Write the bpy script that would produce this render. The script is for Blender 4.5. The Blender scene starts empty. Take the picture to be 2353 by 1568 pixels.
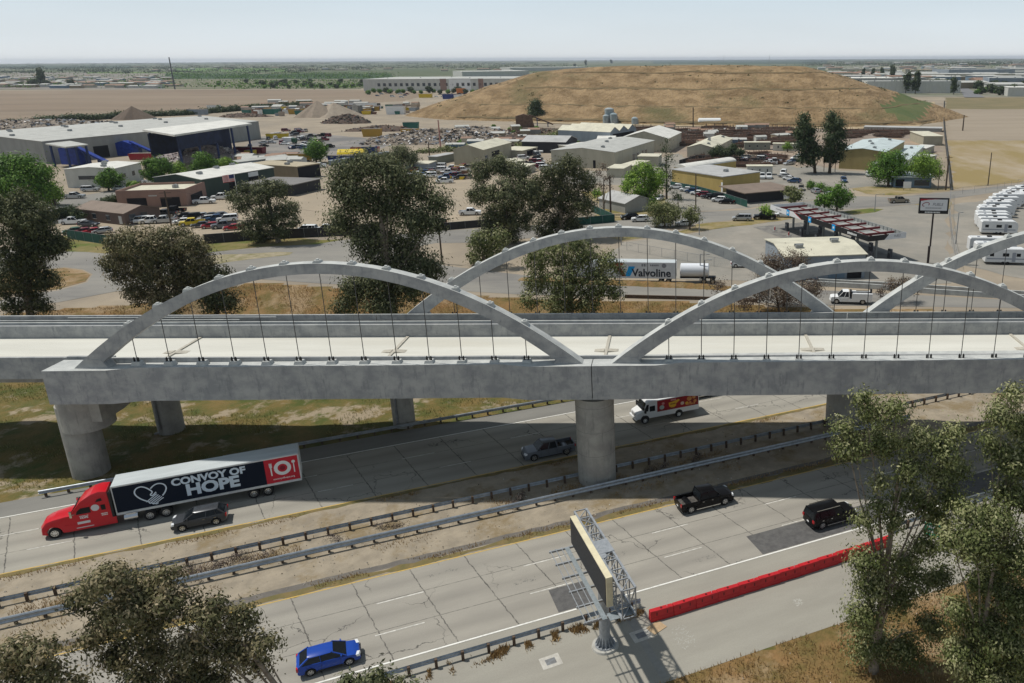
import bpy, bmesh, math, random
import numpy as np
from mathutils import Vector, Matrix
R=math.radians
SC=bpy.context.scene
# ---------------------------------------------------------------- camera, sky, sun, exposure
CF,CX,CY=1808.864,1550.323,712.476          # focal length and principal point in units of a 2352 px wide frame
PIT,ROLL,CH=0.30923629,-0.00419763,42.44806
cd=bpy.data.cameras.new('camera'); cam=bpy.data.objects.new('camera',cd); SC.collection.objects.link(cam); SC.camera=cam
cd.sensor_width=36; cd.lens=CF/2352*36; cd.shift_x=-(CX-1176)/2352; cd.shift_y=-(784-CY)/2352
cd.clip_start=0.5; cd.clip_end=60000
_fw=Vector((0,math.cos(PIT),-math.sin(PIT))); _r=Vector((1,0,0)); _u=Vector((0,math.sin(PIT),math.cos(PIT)))
_r2=math.cos(ROLL)*_r+math.sin(ROLL)*_u; _u2=-math.sin(ROLL)*_r+math.cos(ROLL)*_u
M=Matrix((_r2,_u2,-_fw)).transposed().to_4x4(); M.translation=Vector((0,0,CH)); cam.matrix_world=M
SUN_TO=Vector((-0.50,0.13,1.0)).normalized()
EL=math.asin(SUN_TO.z)
w=bpy.data.worlds.new("World"); SC.world=w; w.use_nodes=True
wn=w.node_tree; bg=wn.nodes['Background']; sk=wn.nodes.new('ShaderNodeTexSky'); sk.sky_type='NISHITA'; sk.sun_disc=False
sk.sun_elevation=EL; sk.sun_rotation=math.atan2(SUN_TO.x,SUN_TO.y); sk.air_density=1.0; sk.dust_density=3.0; sk.ozone_density=1.5; sk.altitude=100
tc=wn.nodes.new('ShaderNodeTexCoord'); sx=wn.nodes.new('ShaderNodeSeparateXYZ'); wn.links.new(tc.outputs['Generated'],sx.inputs[0])
cr=wn.nodes.new('ShaderNodeValToRGB'); e=cr.color_ramp.elements; wn.links.new(sx.outputs['Z'],cr.inputs[0])
e[0].position=0; e[0].color=(.73,.755,.765,1); e[1].position=.075; e[1].color=(.54,.635,.70,1)
k=e.new(.02); k.color=(.655,.71,.74,1); k=e.new(.28); k.color=(.21,.26,.315,1)
sc_=wn.nodes.new('ShaderNodeVectorMath'); sc_.operation='SCALE'; sc_.inputs['Scale'].default_value=13.0; wn.links.new(cr.outputs[0],sc_.inputs[0])
mx=wn.nodes.new('ShaderNodeMixRGB'); nz=wn.nodes.new('ShaderNodeTexNoise'); nz.inputs['Scale'].default_value=2.2; nz.inputs['Detail'].default_value=6
mp=wn.nodes.new('ShaderNodeMapping'); mp.inputs['Scale'].default_value=(1,1,7); wn.links.new(tc.outputs['Generated'],mp.inputs[0]); wn.links.new(mp.outputs[0],nz.inputs['Vector'])
mr=wn.nodes.new('ShaderNodeMapRange'); mr.inputs['From Min'].default_value=.35; mr.inputs['From Max'].default_value=.7; mr.inputs['To Min'].default_value=.90; mr.inputs['To Max'].default_value=.99
wn.links.new(nz.outputs['Fac'],mr.inputs['Value']); wn.links.new(mr.outputs[0],mx.inputs[0])
wn.links.new(sk.outputs[0],mx.inputs[1]); wn.links.new(sc_.outputs[0],mx.inputs[2]); wn.links.new(mx.outputs[0],bg.inputs['Color']); bg.inputs['Strength'].default_value=0.10
sl=bpy.data.lights.new('sun','SUN'); sl.energy=4.2; sl.angle=R(1.2); sl.color=(1,.955,.88)
so=bpy.data.objects.new('sun',sl); SC.collection.objects.link(so); so.rotation_euler=(-SUN_TO).to_track_quat('-Z','Y').to_euler()
SC.view_settings.view_transform='Standard'; SC.view_settings.look='None'; SC.view_settings.gamma=1; SC.view_settings.use_curve_mapping=False
SC.view_settings.exposure=-0.15
SC.cycles.volume_bounces=0; SC.cycles.max_bounces=5; SC.cycles.diffuse_bounces=2; SC.cycles.transparent_max_bounces=6
# ---------------------------------------------------------------- geometry helpers
def ray(x,y): return _fw*CF+_r2*(x-CX)-_u2*(y-CY)
def G(x,y,z=3.0):                       # the point of height z seen at photo position (x, y)
    v=ray(x,y); t=(z-CH)/v.z; return Vector((v.x*t,v.y*t,z))
def pxof(P):
    q=Vector(P)-Vector((0,0,CH)); dd=q.dot(_fw); return CX+CF*q.dot(_r2)/dd, CY-CF*q.dot(_u2)/dd
AZ=1.1521686; FD=Vector((math.sin(AZ),math.cos(AZ),0)); FN=Vector((-FD.y,FD.x,0))   # freeway direction and its left normal
def S(s,n,z=0.0): return FD*s+FN*n+Vector((0,0,z))
FROT=math.atan2(FD.y,FD.x)
col=SC.collection
def obj(name,me,parent=None,loc=None,rot=None):
    o=bpy.data.objects.new(name,me); col.objects.link(o)
    if parent is not None: o.parent=parent
    if loc is not None: o.location=loc
    if rot is not None: o.rotation_euler=(0,0,rot)
    return o
def tag(o,label,cat,group=None,kind=None):
    o['label']=label; o['category']=cat
    if group: o['group']=group
    if kind: o['kind']=kind
    return o
def thing(name,label,cat,loc=(0,0,0),rot=0,group=None):
    return tag(obj(name,None,None,loc,rot),label,cat,group)
def struct(o): o['kind']='structure'; return o
def clone(root,loc,rot,label,group=None,cat=None):
    def rec(o,par):
        c=o.copy(); col.objects.link(c)
        if par is not None: c.parent=par; c.matrix_parent_inverse=o.matrix_parent_inverse.copy()
        for ch in o.children: rec(ch,c)
        return c
    r=rec(root,None); r.location=loc; r.rotation_euler=(0,0,rot); r['label']=label
    if group: r['group']=group
    if cat: r['category']=cat
    return r
class MB:
    def __init__(s): s.v=[]; s.f=[]; s.m=[]
    def add(s,vs,fs,mi=0):
        b=len(s.v); s.v+= [tuple(x) for x in vs]; s.f+=[tuple(b+i for i in f) for f in fs]; s.m+=[mi]*len(fs); return s
    def box(s,x0,x1,y0,y1,z0,z1,mi=0):
        return s.add([(x0,y0,z0),(x1,y0,z0),(x1,y1,z0),(x0,y1,z0),(x0,y0,z1),(x1,y0,z1),(x1,y1,z1),(x0,y1,z1)],[(0,3,2,1),(4,5,6,7),(0,1,5,4),(1,2,6,5),(2,3,7,6),(3,0,4,7)],mi)
    def hexa(s,b,t,mi=0):               # bottom quad, top quad
        return s.add(list(b)+list(t),[(3,2,1,0),(4,5,6,7),(0,1,5,4),(1,2,6,5),(2,3,7,6),(3,0,4,7)],mi)
    def prism(s,poly,dirv,mi=0):
        n=len(poly); d=Vector(dirv); a=[Vector(p) for p in poly]
        return s.add(a+[p+d for p in a],[tuple(range(n))[::-1],tuple(range(n,2*n))]+[(i,(i+1)%n,n+(i+1)%n,n+i) for i in range(n)],mi)
    def tube(s,pts,rad,k=8,mi=0,cap=True):
        pts=[Vector(p) for p in pts]; n=len(pts)
        if not hasattr(rad,'__len__'): rad=[rad]*n
        vs=[];fs=[]
        for i,p in enumerate(pts):
            t=(pts[min(i+1,n-1)]-pts[max(i-1,0)]).normalized()
            a=t.orthogonal().normalized() if abs(t.z)<.9 else Vector((1,0,0)).cross(t).normalized()
            if abs(t.z)<.9: a=Vector((0,0,1)).cross(t).normalized()
            b=t.cross(a)
            for j in range(k):
                q=2*math.pi*(j+.5)/k; vs.append(p+(a*math.cos(q)+b*math.sin(q))*rad[i])
        for i in range(n-1):
            for j in range(k): fs.append((i*k+j,i*k+(j+1)%k,(i+1)*k+(j+1)%k,(i+1)*k+j))
        if cap: fs.append(tuple(range(k))[::-1]); fs.append(tuple((n-1)*k+j for j in range(k)))
        return s.add(vs,fs,mi)
    def bar(s,a,b,wd,h=None,mi=0):      # rectangular bar
        a=Vector(a);b=Vector(b);h=h or wd;t=(b-a).normalized()
        sd=Vector((0,0,1)).cross(t) if abs(t.z)<.95 else Vector((1,0,0)); sd.normalize(); up=t.cross(sd)
        q=[sd*(-wd/2)-up*(h/2),sd*(wd/2)-up*(h/2),sd*(wd/2)+up*(h/2),sd*(-wd/2)+up*(h/2)]
        return s.add([a+x for x in q]+[b+x for x in q],[(3,2,1,0),(4,5,6,7),(0,1,5,4),(1,2,6,5),(2,3,7,6),(3,0,4,7)],mi)
    def mesh(s,name,mats,smooth=None,fix=True,bevel=0):
        me=bpy.data.meshes.new(name); me.from_pydata(s.v,[],s.f)
        if not isinstance(mats,(list,tuple)): mats=[mats]
        for m in mats: me.materials.append(m)
        me.polygons.foreach_set('material_index',s.m)
        if fix or smooth or bevel:
            bm=bmesh.new(); bm.from_mesh(me)
            if bevel:
                bmesh.ops.bevel(bm,geom=[e for e in bm.edges if len(e.link_faces)==2 and e.calc_face_angle(0)>.5],offset=bevel,segments=2,affect='EDGES',profile=.6)
            if fix: bmesh.ops.recalc_face_normals(bm,faces=bm.faces)
            if smooth:
                for f in bm.faces: f.smooth=True
                for e in bm.edges:
                    if len(e.link_faces)==2 and e.calc_face_angle(0)>smooth: e.smooth=False
            bm.to_mesh(me); bm.free()
        me.update(); return me
    def build(s,name,mats,parent=None,loc=None,rot=None,**k): return obj(name,s.mesh(name,mats,**k),parent,loc,rot)
# ---------------------------------------------------------------- materials
_mc={}
def mat(name,c,rough=.8,c2=None,scale=1.0,det=5,bump=0,bscale=None,metal=0,spec=.3,stretch=(1,1,1),c3=None,scale3=.05,coat=0,lo=.38,hi=.62,lo3=.42,hi3=.6,bdist=.05,stretch3=None):
    if name in _mc: return _mc[name]
    m=bpy.data.materials.new(name); m.use_nodes=True; nt=m.node_tree; b=nt.nodes['Principled BSDF']
    b.inputs['Roughness'].default_value=rough; b.inputs['Metallic'].default_value=metal; b.inputs['Specular IOR Level'].default_value=spec
    if coat: b.inputs['Coat Weight'].default_value=coat; b.inputs['Coat Roughness'].default_value=.05
    b.inputs['Base Color'].default_value=(*c,1)
    if c2 or bump:
        tc=nt.nodes.new('ShaderNodeTexCoord'); mp=nt.nodes.new('ShaderNodeMapping'); mp.inputs['Scale'].default_value=stretch
        nt.links.new(tc.outputs['Object'],mp.inputs[0])
    if c2:
        n=nt.nodes.new('ShaderNodeTexNoise'); n.inputs['Scale'].default_value=scale; n.inputs['Detail'].default_value=det; n.inputs['Roughness'].default_value=.65
        nt.links.new(mp.outputs[0],n.inputs['Vector'])
        r=nt.nodes.new('ShaderNodeMapRange'); r.inputs['From Min'].default_value=lo; r.inputs['From Max'].default_value=hi
        x=nt.nodes.new('ShaderNodeMixRGB'); x.inputs[1].default_value=(*c,1); x.inputs[2].default_value=(*c2,1)
        nt.links.new(n.outputs['Fac'],r.inputs['Value']); nt.links.new(r.outputs[0],x.inputs[0]); out=x.outputs[0]
        if c3:
            n3=nt.nodes.new('ShaderNodeTexNoise'); n3.inputs['Scale'].default_value=scale3; n3.inputs['Detail'].default_value=7; n3.inputs['Roughness'].default_value=.7
            mp3=nt.nodes.new('ShaderNodeMapping'); mp3.inputs['Scale'].default_value=stretch3 or stretch; nt.links.new(tc.outputs['Object'],mp3.inputs[0]); nt.links.new(mp3.outputs[0],n3.inputs['Vector']); r3=nt.nodes.new('ShaderNodeMapRange'); r3.inputs['From Min'].default_value=lo3; r3.inputs['From Max'].default_value=hi3
            x3=nt.nodes.new('ShaderNodeMixRGB'); x3.inputs[2].default_value=(*c3,1)
            nt.links.new(n3.outputs['Fac'],r3.inputs['Value']); nt.links.new(r3.outputs[0],x3.inputs[0]); nt.links.new(out,x3.inputs[1]); out=x3.outputs[0]
        nt.links.new(out,b.inputs['Base Color'])
    if bump:
        n2=nt.nodes.new('ShaderNodeTexNoise'); n2.inputs['Scale'].default_value=bscale or scale*3; n2.inputs['Detail'].default_value=6
        nt.links.new(mp.outputs[0],n2.inputs['Vector']); bp=nt.nodes.new('ShaderNodeBump'); bp.inputs['Strength'].default_value=bump; bp.inputs['Distance'].default_value=bdist
        nt.links.new(n2.outputs['Fac'],bp.inputs['Height']); nt.links.new(bp.outputs[0],b.inputs['Normal'])
    _mc[name]=m; return m
def node_math(nt,op,a,b=None,c=None):
    n=nt.nodes.new('ShaderNodeMath'); n.operation=op
    for i,v in enumerate((a,b,c)):
        if v is None: continue
        if isinstance(v,(int,float)): n.inputs[i].default_value=v
        else: nt.links.new(v,n.inputs[i])
    return n.outputs[0]
def leafmat(name,c1,c2,c3,scale=.6):
    if name in _mc: return _mc[name]
    m=bpy.data.materials.new(name); m.use_nodes=True; nt=m.node_tree; b=nt.nodes['Principled BSDF']; b.inputs['Roughness'].default_value=.6; b.inputs['Specular IOR Level'].default_value=.25
    at=nt.nodes.new('ShaderNodeAttribute'); at.attribute_name='tint'
    cr=nt.nodes.new('ShaderNodeValToRGB'); e=cr.color_ramp.elements; e[0].position=0;e[0].color=(*c1,1);e[1].position=1;e[1].color=(*c3,1); k=e.new(.55);k.color=(*c2,1)
    nt.links.new(at.outputs['Fac'],cr.inputs[0]); nt.links.new(cr.outputs[0],b.inputs['Base Color'])
    tr=nt.nodes.new('ShaderNodeBsdfTranslucent'); nt.links.new(cr.outputs[0],tr.inputs[0]); mxs=nt.nodes.new('ShaderNodeMixShader'); mxs.inputs[0].default_value=.22
    nt.links.new(b.outputs[0],mxs.inputs[1]); nt.links.new(tr.outputs[0],mxs.inputs[2]); nt.links.new(mxs.outputs[0],nt.nodes['Material Output'].inputs[0])
    _mc[name]=m; return m
rng=np.random.default_rng(7)
random.seed(7)
def leafmesh(name,P,size,asp,mt,droop=.5,tint=None,up=None):
    """P: (n,3) leaf positions -> one mesh of small four-cornered leaves"""
    n=len(P); a=rng.normal(size=(n,3)); a[:,2]-=droop*2; a/=np.linalg.norm(a,axis=1)[:,None]+1e-9
    if P.shape[1]==6:                       # leaves face outwards from their spray
        N=P[:,3:]; P=P[:,:3]; a-=N*(a*N).sum(1)[:,None]; a/=np.linalg.norm(a,axis=1)[:,None]+1e-9; b=np.cross(N,a)
    else: b=np.cross(a,rng.normal(size=(n,3)));
    b=b+0; b/=np.linalg.norm(b,axis=1)[:,None]+1e-9
    L=(size*(.6+.8*rng.random(n)))[:,None]; a=a*L; b=b*L*asp
    V=np.empty((n,4,3)); V[:,0]=P-a*.5; V[:,1]=P+b*.5; V[:,2]=P+a*.5; V[:,3]=P-b*.5
    me=bpy.data.meshes.new(name); me.vertices.add(4*n); me.vertices.foreach_set('co',V.reshape(-1).astype(np.float32))
    me.loops.add(4*n); me.loops.foreach_set('vertex_index',np.arange(4*n,dtype=np.int32)); me.polygons.add(n)
    me.polygons.foreach_set('loop_start',np.arange(0,4*n,4,dtype=np.int32)); me.polygons.foreach_set('loop_total',np.full(n,4,dtype=np.int32))
    at=me.attributes.new('tint','FLOAT','FACE'); t=rng.random(n) if tint is None else tint; at.data.foreach_set('value',np.clip(t,0,1).astype(np.float32))
    me.materials.append(mt); me.update(); me.validate(); return me
def clump(blobs,dens,sub=.55,fill=.55):
    """leaf positions in sub-clusters near the surface of the given ellipsoids"""
    out=[];tn=[]
    for (cx,cy,cz,rx,ry,rz) in blobs:
        r=np.array([rx,ry,rz]); k=max(6,int(9*(rx*ry*rz)**(2/3)*dens**.25)); k=min(k,150)
        dr=rng.normal(size=(k,3)); dr/=np.linalg.norm(dr,axis=1)[:,None]
        rad=(fill+(1.06-fill)*rng.random(k))[:,None]; C=np.array([cx,cy,cz])+dr*rad*r
        per=int(dens*(rx*ry*rz)**(2/3)*26/k)+3; s=sub*(.6+.8*rng.random(k))
        base=rng.random(k)
        for i in range(k):
            q=rng.normal(size=(per,3))*s[i]*np.array([1,1,.75]); N=q/s[i]*.9+dr[i]*.8+np.array([0,0,.45])+rng.normal(size=(per,3))*.55; N/=np.linalg.norm(N,axis=1)[:,None]+1e-9; out.append(np.concatenate([C[i]+q,N],1)); tn.append(base[i]*.75+.25*rng.random(per)+.12*q[:,2]/s[i])  # tint grows lighter upwards, painting lit tops into each spray
    return np.concatenate(out),np.concatenate(tn)
# ---------------------------------------------------------------- ground and roads
F=3.0                                    # level of the land north of the viaduct
bank_px=[(-900,752),(-400,742),(0,724),(133,712),(265,702),(400,692),(500,664),(586,650),(726,659),(1047,677),(1195,686),(1435,692),(1595,695),(1837,708),(2352,717),(3200,722)]
_b=[G(x,y,F) for x,y in bank_px]
def bankY(X): return float(np.interp(X,[p.x for p in _b],[p.y for p in _b]))
m_dry=mat('dry_grass',(.235,.14,.058),.95,(.13,.10,.032),.35,8,.9,2.5,c3=(.30,.215,.125),scale3=.13,lo3=.5,hi3=.62,bdist=.25)
m_verge=mat('green_brown_grass',(.07,.085,.018),.95,(.17,.12,.04),.28,8,.8,3,c3=(.30,.245,.17),scale3=.16,lo3=.53,hi3=.6,bdist=.2)
m_tan=mat('tan_dirt',(.33,.275,.205),.95,(.25,.21,.16),.06,7,.3,1.5,c3=(.24,.205,.16),scale3=.02,lo3=.48,hi3=.66)
m_far=mat('farm_land',(.055,.085,.035),.95,(.10,.11,.055),.004,8,c3=(.2,.185,.13),scale3=.0016,lo3=.52,hi3=.6)
xs=sorted(set([-12000,-8000,-5000,-3000,-2000,-1200,-800,-500,-350,-260,-200]+list(np.arange(-160,160,2.5))+[200,260,350,500,800,1200,2000,3000,5000,8000,12000]))
ys=sorted(set([-60,-30,0]+list(np.arange(10,160,1.25))+[180,240,350,500,800,1200,1500,2200,3000,4500,7000,10000,16000,30000]))
g=MB(); nx=len(xs)
def gz(x,y):
    e=bankY(x); t=min(1,max(0,(y-(e-10))/9.5)); return F*t*t*(3-2*t)
rr=random.Random(3)
for y in ys:
    for x in xs:
        z=gz(x,y)
        n=x*FN.x+y*FN.y
        if 93<n and y<bankY(x)-1 and abs(x)<170: z+=.35*math.sin(x*.21+y*.13)*math.sin(y*.17-x*.07)*min(1,(n-93)/8)+rr.uniform(-.06,.06)
        if n<41 and y>5: z+=rr.uniform(-.08,.08)
        g.v.append((x,y,z))
for j in range(len(ys)-1):
    for i in range(nx-1):
        a=j*nx+i; cx=(xs[i]+xs[i+1])/2; cy=(ys[j]+ys[j+1])/2; n=cx*FN.x+cy*FN.y; e=bankY(cx)
        mi=3 if cy>1150 else (2 if cy>e+.5 else (0 if (cy>e-17 or n<42.5) else 1))
        g.f.append((a,a+1,a+nx+1,a+nx)); g.m.append(mi)
gm=g.mesh('ground',[m_dry,m_verge,m_tan,m_far],fix=False)
for f in gm.polygons: f.use_smooth=True
struct(obj('ground',gm))
def sheet(name,pts,m,z=None):
    bm=bmesh.new(); vs=[bm.verts.new(p if z is None else (p[0],p[1],z)) for p in pts]; f=bm.faces.new(vs); f.normal_update()
    if f.normal.z<0: f.normal_flip()
    bmesh.ops.triangulate(bm,faces=[f],ngon_method='EAR_CLIP'); me=bpy.data.meshes.new(name); bm.to_mesh(me); bm.free(); me.materials.append(m); return struct(obj(name,me))
def patch(name,px,m,dz):
    P=[G(x,y,F+dz) for x,y in px]
    if name not in ('road','track'):
        r_=random.Random(len(px)+int(px[0][0])); Q=[]
        for a,b in zip(P,P[1:]+P[:1]):
            L=(b-a).length; k=min(40,max(1,int(L/4))); nn=Vector((-(b-a).y,(b-a).x,0))/max(L,.01)
            for i in range(k):
                w_=0 if i==0 else r_.uniform(-1,1)*min(1.1,L/k*.3)+.8*math.sin(i*1.7)*min(1,L/60); Q.append(a.lerp(b,i/k)+nn*w_)
        P=Q
    return sheet(name,P,m)
# freeway paving material: slabs, skewed joints, cracks, tyre-polished lanes; local x runs along the road
def paving(name,c,c2,n0,lane,joint=4.45,skew=.22,crack=True,track=True):
    m=bpy.data.materials.new(name); m.use_nodes=True; nt=m.node_tree; b=nt.nodes['Principled BSDF']; b.inputs['Roughness'].default_value=.88; b.inputs['Specular IOR Level'].default_value=.2
    tc=nt.nodes.new('ShaderNodeTexCoord'); sp=nt.nodes.new('ShaderNodeSeparateXYZ'); nt.links.new(tc.outputs['Object'],sp.inputs[0]); L=nt.links
    def noise(sc,det=5,st=(1,1,1),rough=.6):
        mp=nt.nodes.new('ShaderNodeMapping'); mp.inputs['Scale'].default_value=st; L.new(tc.outputs['Object'],mp.inputs[0])
        n=nt.nodes.new('ShaderNodeTexNoise'); n.inputs['Scale'].default_value=sc; n.inputs['Detail'].default_value=det; n.inputs['Roughness'].default_value=rough; L.new(mp.outputs[0],n.inputs['Vector']); return n.outputs['Fac']
    def mixc(f,a,bb):
        x=nt.nodes.new('ShaderNodeMixRGB')
        L.new(f,x.inputs[0]) if not isinstance(f,float) else None
        for i,v in ((1,a),(2,bb)):
            if isinstance(v,tuple): x.inputs[i].default_value=(*v,1)
            else: L.new(v,x.inputs[i])
        return x.outputs[0]
    def rng_(v,a,bb,lo=0.,hi=1.):
        r=nt.nodes.new('ShaderNodeMapRange'); r.inputs['From Min'].default_value=a; r.inputs['From Max'].default_value=bb; r.inputs['To Min'].default_value=lo; r.inputs['To Max'].default_value=hi; L.new(v,r.inputs['Value']); return r.outputs[0]
    base=mixc(rng_(noise(.5,7,(.25,1,1)),.35,.65),c,c2)
    base=mixc(rng_(noise(9,3),.3,.7,0.,.45),base,(c[0]*.72,c[1]*.72,c[2]*.72))
    if joint:
        wob=node_math(nt,'MULTIPLY',node_math(nt,'SUBTRACT',noise(1.3,4),.5),.35)
        xx=node_math(nt,'ADD',node_math(nt,'ADD',sp.outputs[0],node_math(nt,'MULTIPLY',sp.outputs[1],skew)),wob)
        fr=node_math(nt,'ABSOLUTE',node_math(nt,'SUBTRACT',node_math(nt,'FRACT',node_math(nt,'DIVIDE',xx,joint)),.5))
        j1=rng_(fr,.0,.015,1.,0.)
        yy=node_math(nt,'ADD',node_math(nt,'SUBTRACT',sp.outputs[1],n0),node_math(nt,'MULTIPLY',wob,.15))
        fl=node_math(nt,'ABSOLUTE',node_math(nt,'SUBTRACT',node_math(nt,'FRACT',node_math(nt,'ADD',node_math(nt,'DIVIDE',yy,lane),.5)),.5))
        j2=rng_(fl,.0,.013,1.,0.)
        jj=node_math(nt,'MAXIMUM',j1,j2); jn=rng_(noise(2.2,3),.38,.55,.45,1.); jj=node_math(nt,'MULTIPLY',jj,jn)
        # each slab gets its own slight tone
        cell=nt.nodes.new('ShaderNodeTexWhiteNoise'); cell.noise_dimensions='2D'; cb=nt.nodes.new('ShaderNodeCombineXYZ')
        L.new(node_math(nt,'FLOOR',node_math(nt,'ADD',node_math(nt,'DIVIDE',xx,joint),.5)),cb.inputs[0]); L.new(node_math(nt,'FLOOR',node_math(nt,'DIVIDE',yy,lane)),cb.inputs[1]); L.new(cb.outputs[0],cell.inputs['Vector'])
        base=mixc(rng_(cell.outputs['Value'],0,1,0.,.22),base,(c[0]*.7,c[1]*.7,c[2]*.71))
    if track and lane:
        cc=node_math(nt,'ABSOLUTE',node_math(nt,'SUBTRACT',node_math(nt,'FRACT',node_math(nt,'DIVIDE',node_math(nt,'SUBTRACT',sp.outputs[1],n0),lane)),.5))
        oil=rng_(cc,.0,.28,.46,0.); base=mixc(oil,base,(c[0]*.55,c[1]*.55,c[2]*.56))
    if crack:
        vo=nt.nodes.new('ShaderNodeTexVoronoi'); vo.feature='DISTANCE_TO_EDGE'; vo.inputs['Scale'].default_value=.16
        mpc=nt.nodes.new('ShaderNodeMixRGB'); mpc.blend_type='ADD'; mpc.inputs[0].default_value=1; nn=nt.nodes.new('ShaderNodeTexNoise'); nn.inputs['Scale'].default_value=1.1; nn.inputs['Detail'].default_value=5; L.new(tc.outputs['Object'],nn.inputs['Vector'])
        sc=nt.nodes.new('ShaderNodeVectorMath'); sc.operation='SCALE'; sc.inputs['Scale'].default_value=1.6; L.new(nn.outputs['Color'],sc.inputs[0])
        L.new(tc.outputs['Object'],mpc.inputs[1]); L.new(sc.outputs[0],mpc.inputs[2]); L.new(mpc.outputs[0],vo.inputs['Vector'])
        ck=node_math(nt,'MULTIPLY',rng_(vo.outputs['Distance'],.002,.008,1.,0.),rng_(noise(.12,2),.5,.56,0.,.8))
        base=mixc(ck,base,(.045,.043,.04))
    if joint: base=mixc(jj,base,(.04,.038,.036))
    L.new(base,b.inputs['Base Color']); bp=nt.nodes.new('ShaderNodeBump'); bp.inputs['Strength'].default_value=.25; bp.inputs['Distance'].default_value=.02; L.new(noise(25,3),bp.inputs['Height']); L.new(bp.outputs[0],b.inputs['Normal']); return m
S0,S1=-75,110
def strip(name,a,b,m,z,s0=S0,s1=S1,seg=1,jag=0):
    bm=MB(); N=max(2,int((s1-s0)/(1.2 if jag else 20))+1); q=np.linspace(s0,s1,N); r_=random.Random(hash(name)%1000)
    for i in range(N):
        j=r_.uniform(-jag,jag) if jag else 0; k=r_.uniform(-jag,jag) if jag else 0
        bm.v+= [(q[i],a+j,z),(q[i],b+k,z)]
    for i in range(N-1): bm.f.append((2*i,2*i+2,2*i+3,2*i+1)); bm.m.append(0)
    return struct(bm.build(name,m,rot=FROT,fix=False))
conc=(.365,.342,.295)
strip('freeway_near',52.0,63.35,paving('near_slabs',conc,(.29,.272,.238),52.2,3.72,joint=4.7),.012)
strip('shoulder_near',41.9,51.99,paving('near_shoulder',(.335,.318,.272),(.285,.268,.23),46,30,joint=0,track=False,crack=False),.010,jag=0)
strip('freeway_far',76.95,88.05,paving('far_slabs',(.37,.35,.30),(.30,.282,.245),77.05,3.66,joint=5.1),.012)
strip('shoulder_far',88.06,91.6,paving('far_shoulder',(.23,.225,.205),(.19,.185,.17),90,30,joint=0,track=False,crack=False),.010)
m_med=mat('median_dirt',(.335,.285,.215),.95,(.245,.21,.16),.5,8,.6,5,c3=(.22,.17,.10),scale3=.22,lo3=.5,hi3=.62,bdist=.06)
strip('median',63.36,76.94,m_med,.006)
m_weedstrip=mat('weed_strip',(.19,.14,.06),.95,(.13,.115,.045),.8,7,.7,4,bdist=.08)
strip('road_edge',63.3,64.1,m_weedstrip,.016,jag=.28); strip('road_edge',76.5,77.02,m_weedstrip,.016,jag=.2)
m_old=mat('old_asphalt',(.12,.11,.10),.9,(.16,.145,.125),1.2,5,.3,12)
strip('road_edge',64.0,64.9,m_old,.009,jag=.1)
m_white=mat('road_paint_white',(.74,.73,.68),.6,(.5,.49,.45),3,5,lo=.5,hi=.75); m_yel=mat('road_paint_yellow',(.55,.36,.08),.7,(.38,.29,.13),2.2,5,lo=.42,hi=.68)
m_worn=mat('worn_paint',(.66,.64,.59),.7,(.36,.345,.305),2.5,6,lo=.40,hi=.66)
def line(n,wd,m,s0=S0,s1=S1,z=.022): return strip('lane_marking',n-wd/2,n+wd/2,m,z,s0,s1)
line(52.1,.17,m_white); line(63.2,.14,m_yel); line(77.12,.16,m_yel); line(88.15,.16,m_white)
for k in range(-5,8):
    s=12.19*k+5.6
    line(59.46,.12,m_worn,s-6,s-2.3); line(55.52,.12,m_worn,s-6.4,s-2.7)
    line(80.62,.11,m_worn,s+2,s+5.4); line(84.35,.11,m_worn,s-1.5,s+2)
m_patch=mat('dark_asphalt_patch',(.085,.083,.082),.85,(.12,.117,.113),1.5,6,.3,15)
for (s0,s1) in ((12.9,16.2),(31.8,75)): strip('asphalt_patch',52.28,55.35,m_patch,.017,s0,s1)
strip('asphalt_patch',86.5,88,m_patch,.017,60,90)
m_gravel=mat('pale_concrete_pad',(.5,.48,.43),.9,(.4,.38,.34),2,5)
def padsheet(pts,name='concrete_pad',m=None,z=.018): sheet(name,[G(x,y,0) for x,y in pts],m or m_gravel,z)
# framed drain covers on the shoulder
for (cs,cn) in ((10.86,47.28),(17.96,47.11)):
    b=MB(); b.add([(-.75,-.62,.02),(.75,-.62,.02),(.75,.62,.02),(-.75,.62,.02)],[(0,1,2,3)],0).add([(-.38,-.3,.026),(.38,-.3,.026),(.38,.3,.026),(-.38,.3,.026)],[(0,1,2,3)],1)
    tag(b.build('drain_cover',[m_gravel,mat('grey_metal_cover',(.2,.21,.22),.6,(.15,.15,.15),4)],loc=S(cs,cn),rot=FROT+.05,fix=False),'square drain cover in pale concrete frame '+('left of the sign post' if cs<12 else 'right of the sign post'),'drain cover','drain covers on the shoulder')
strip('asphalt_patch',42.3,50.2,mat('paler_trench',(.30,.29,.26),.9,(.26,.25,.225),2),.0145,17.6,18.2)
def scuff(s,n,rx,ry,k,m,name='scuff_marks'):
    r_=random.Random(int(s*10)); b=MB()
    for i in range(k):
        a=r_.uniform(0,6.28); q=math.sqrt(r_.random()); x=s+q*rx*math.cos(a); y=n+q*ry*math.sin(a); t=r_.uniform(.04,.14); w_=r_.uniform(.02,.05); an=r_.uniform(-.6,2.0)
        P=[(x+t*math.cos(an+u)*v-w_*math.sin(an)*0,y+t*math.sin(an+u)*v,.0165+.00002*i) for u,v in ((0,1),(1.3,w_/t),(3.14,1),(4.5,w_/t))]; b.add(P,[(0,1,2,3)])
    struct(b.build(name,m,rot=FROT,fix=True))
m_chalk=mat('chalk_mark',(.42,.405,.365),.9,(.35,.34,.30),3)
scuff(20.9,45.6,.8,1.5,90,m_chalk); scuff(31.1,45.4,.45,.45,50,m_chalk)
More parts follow.
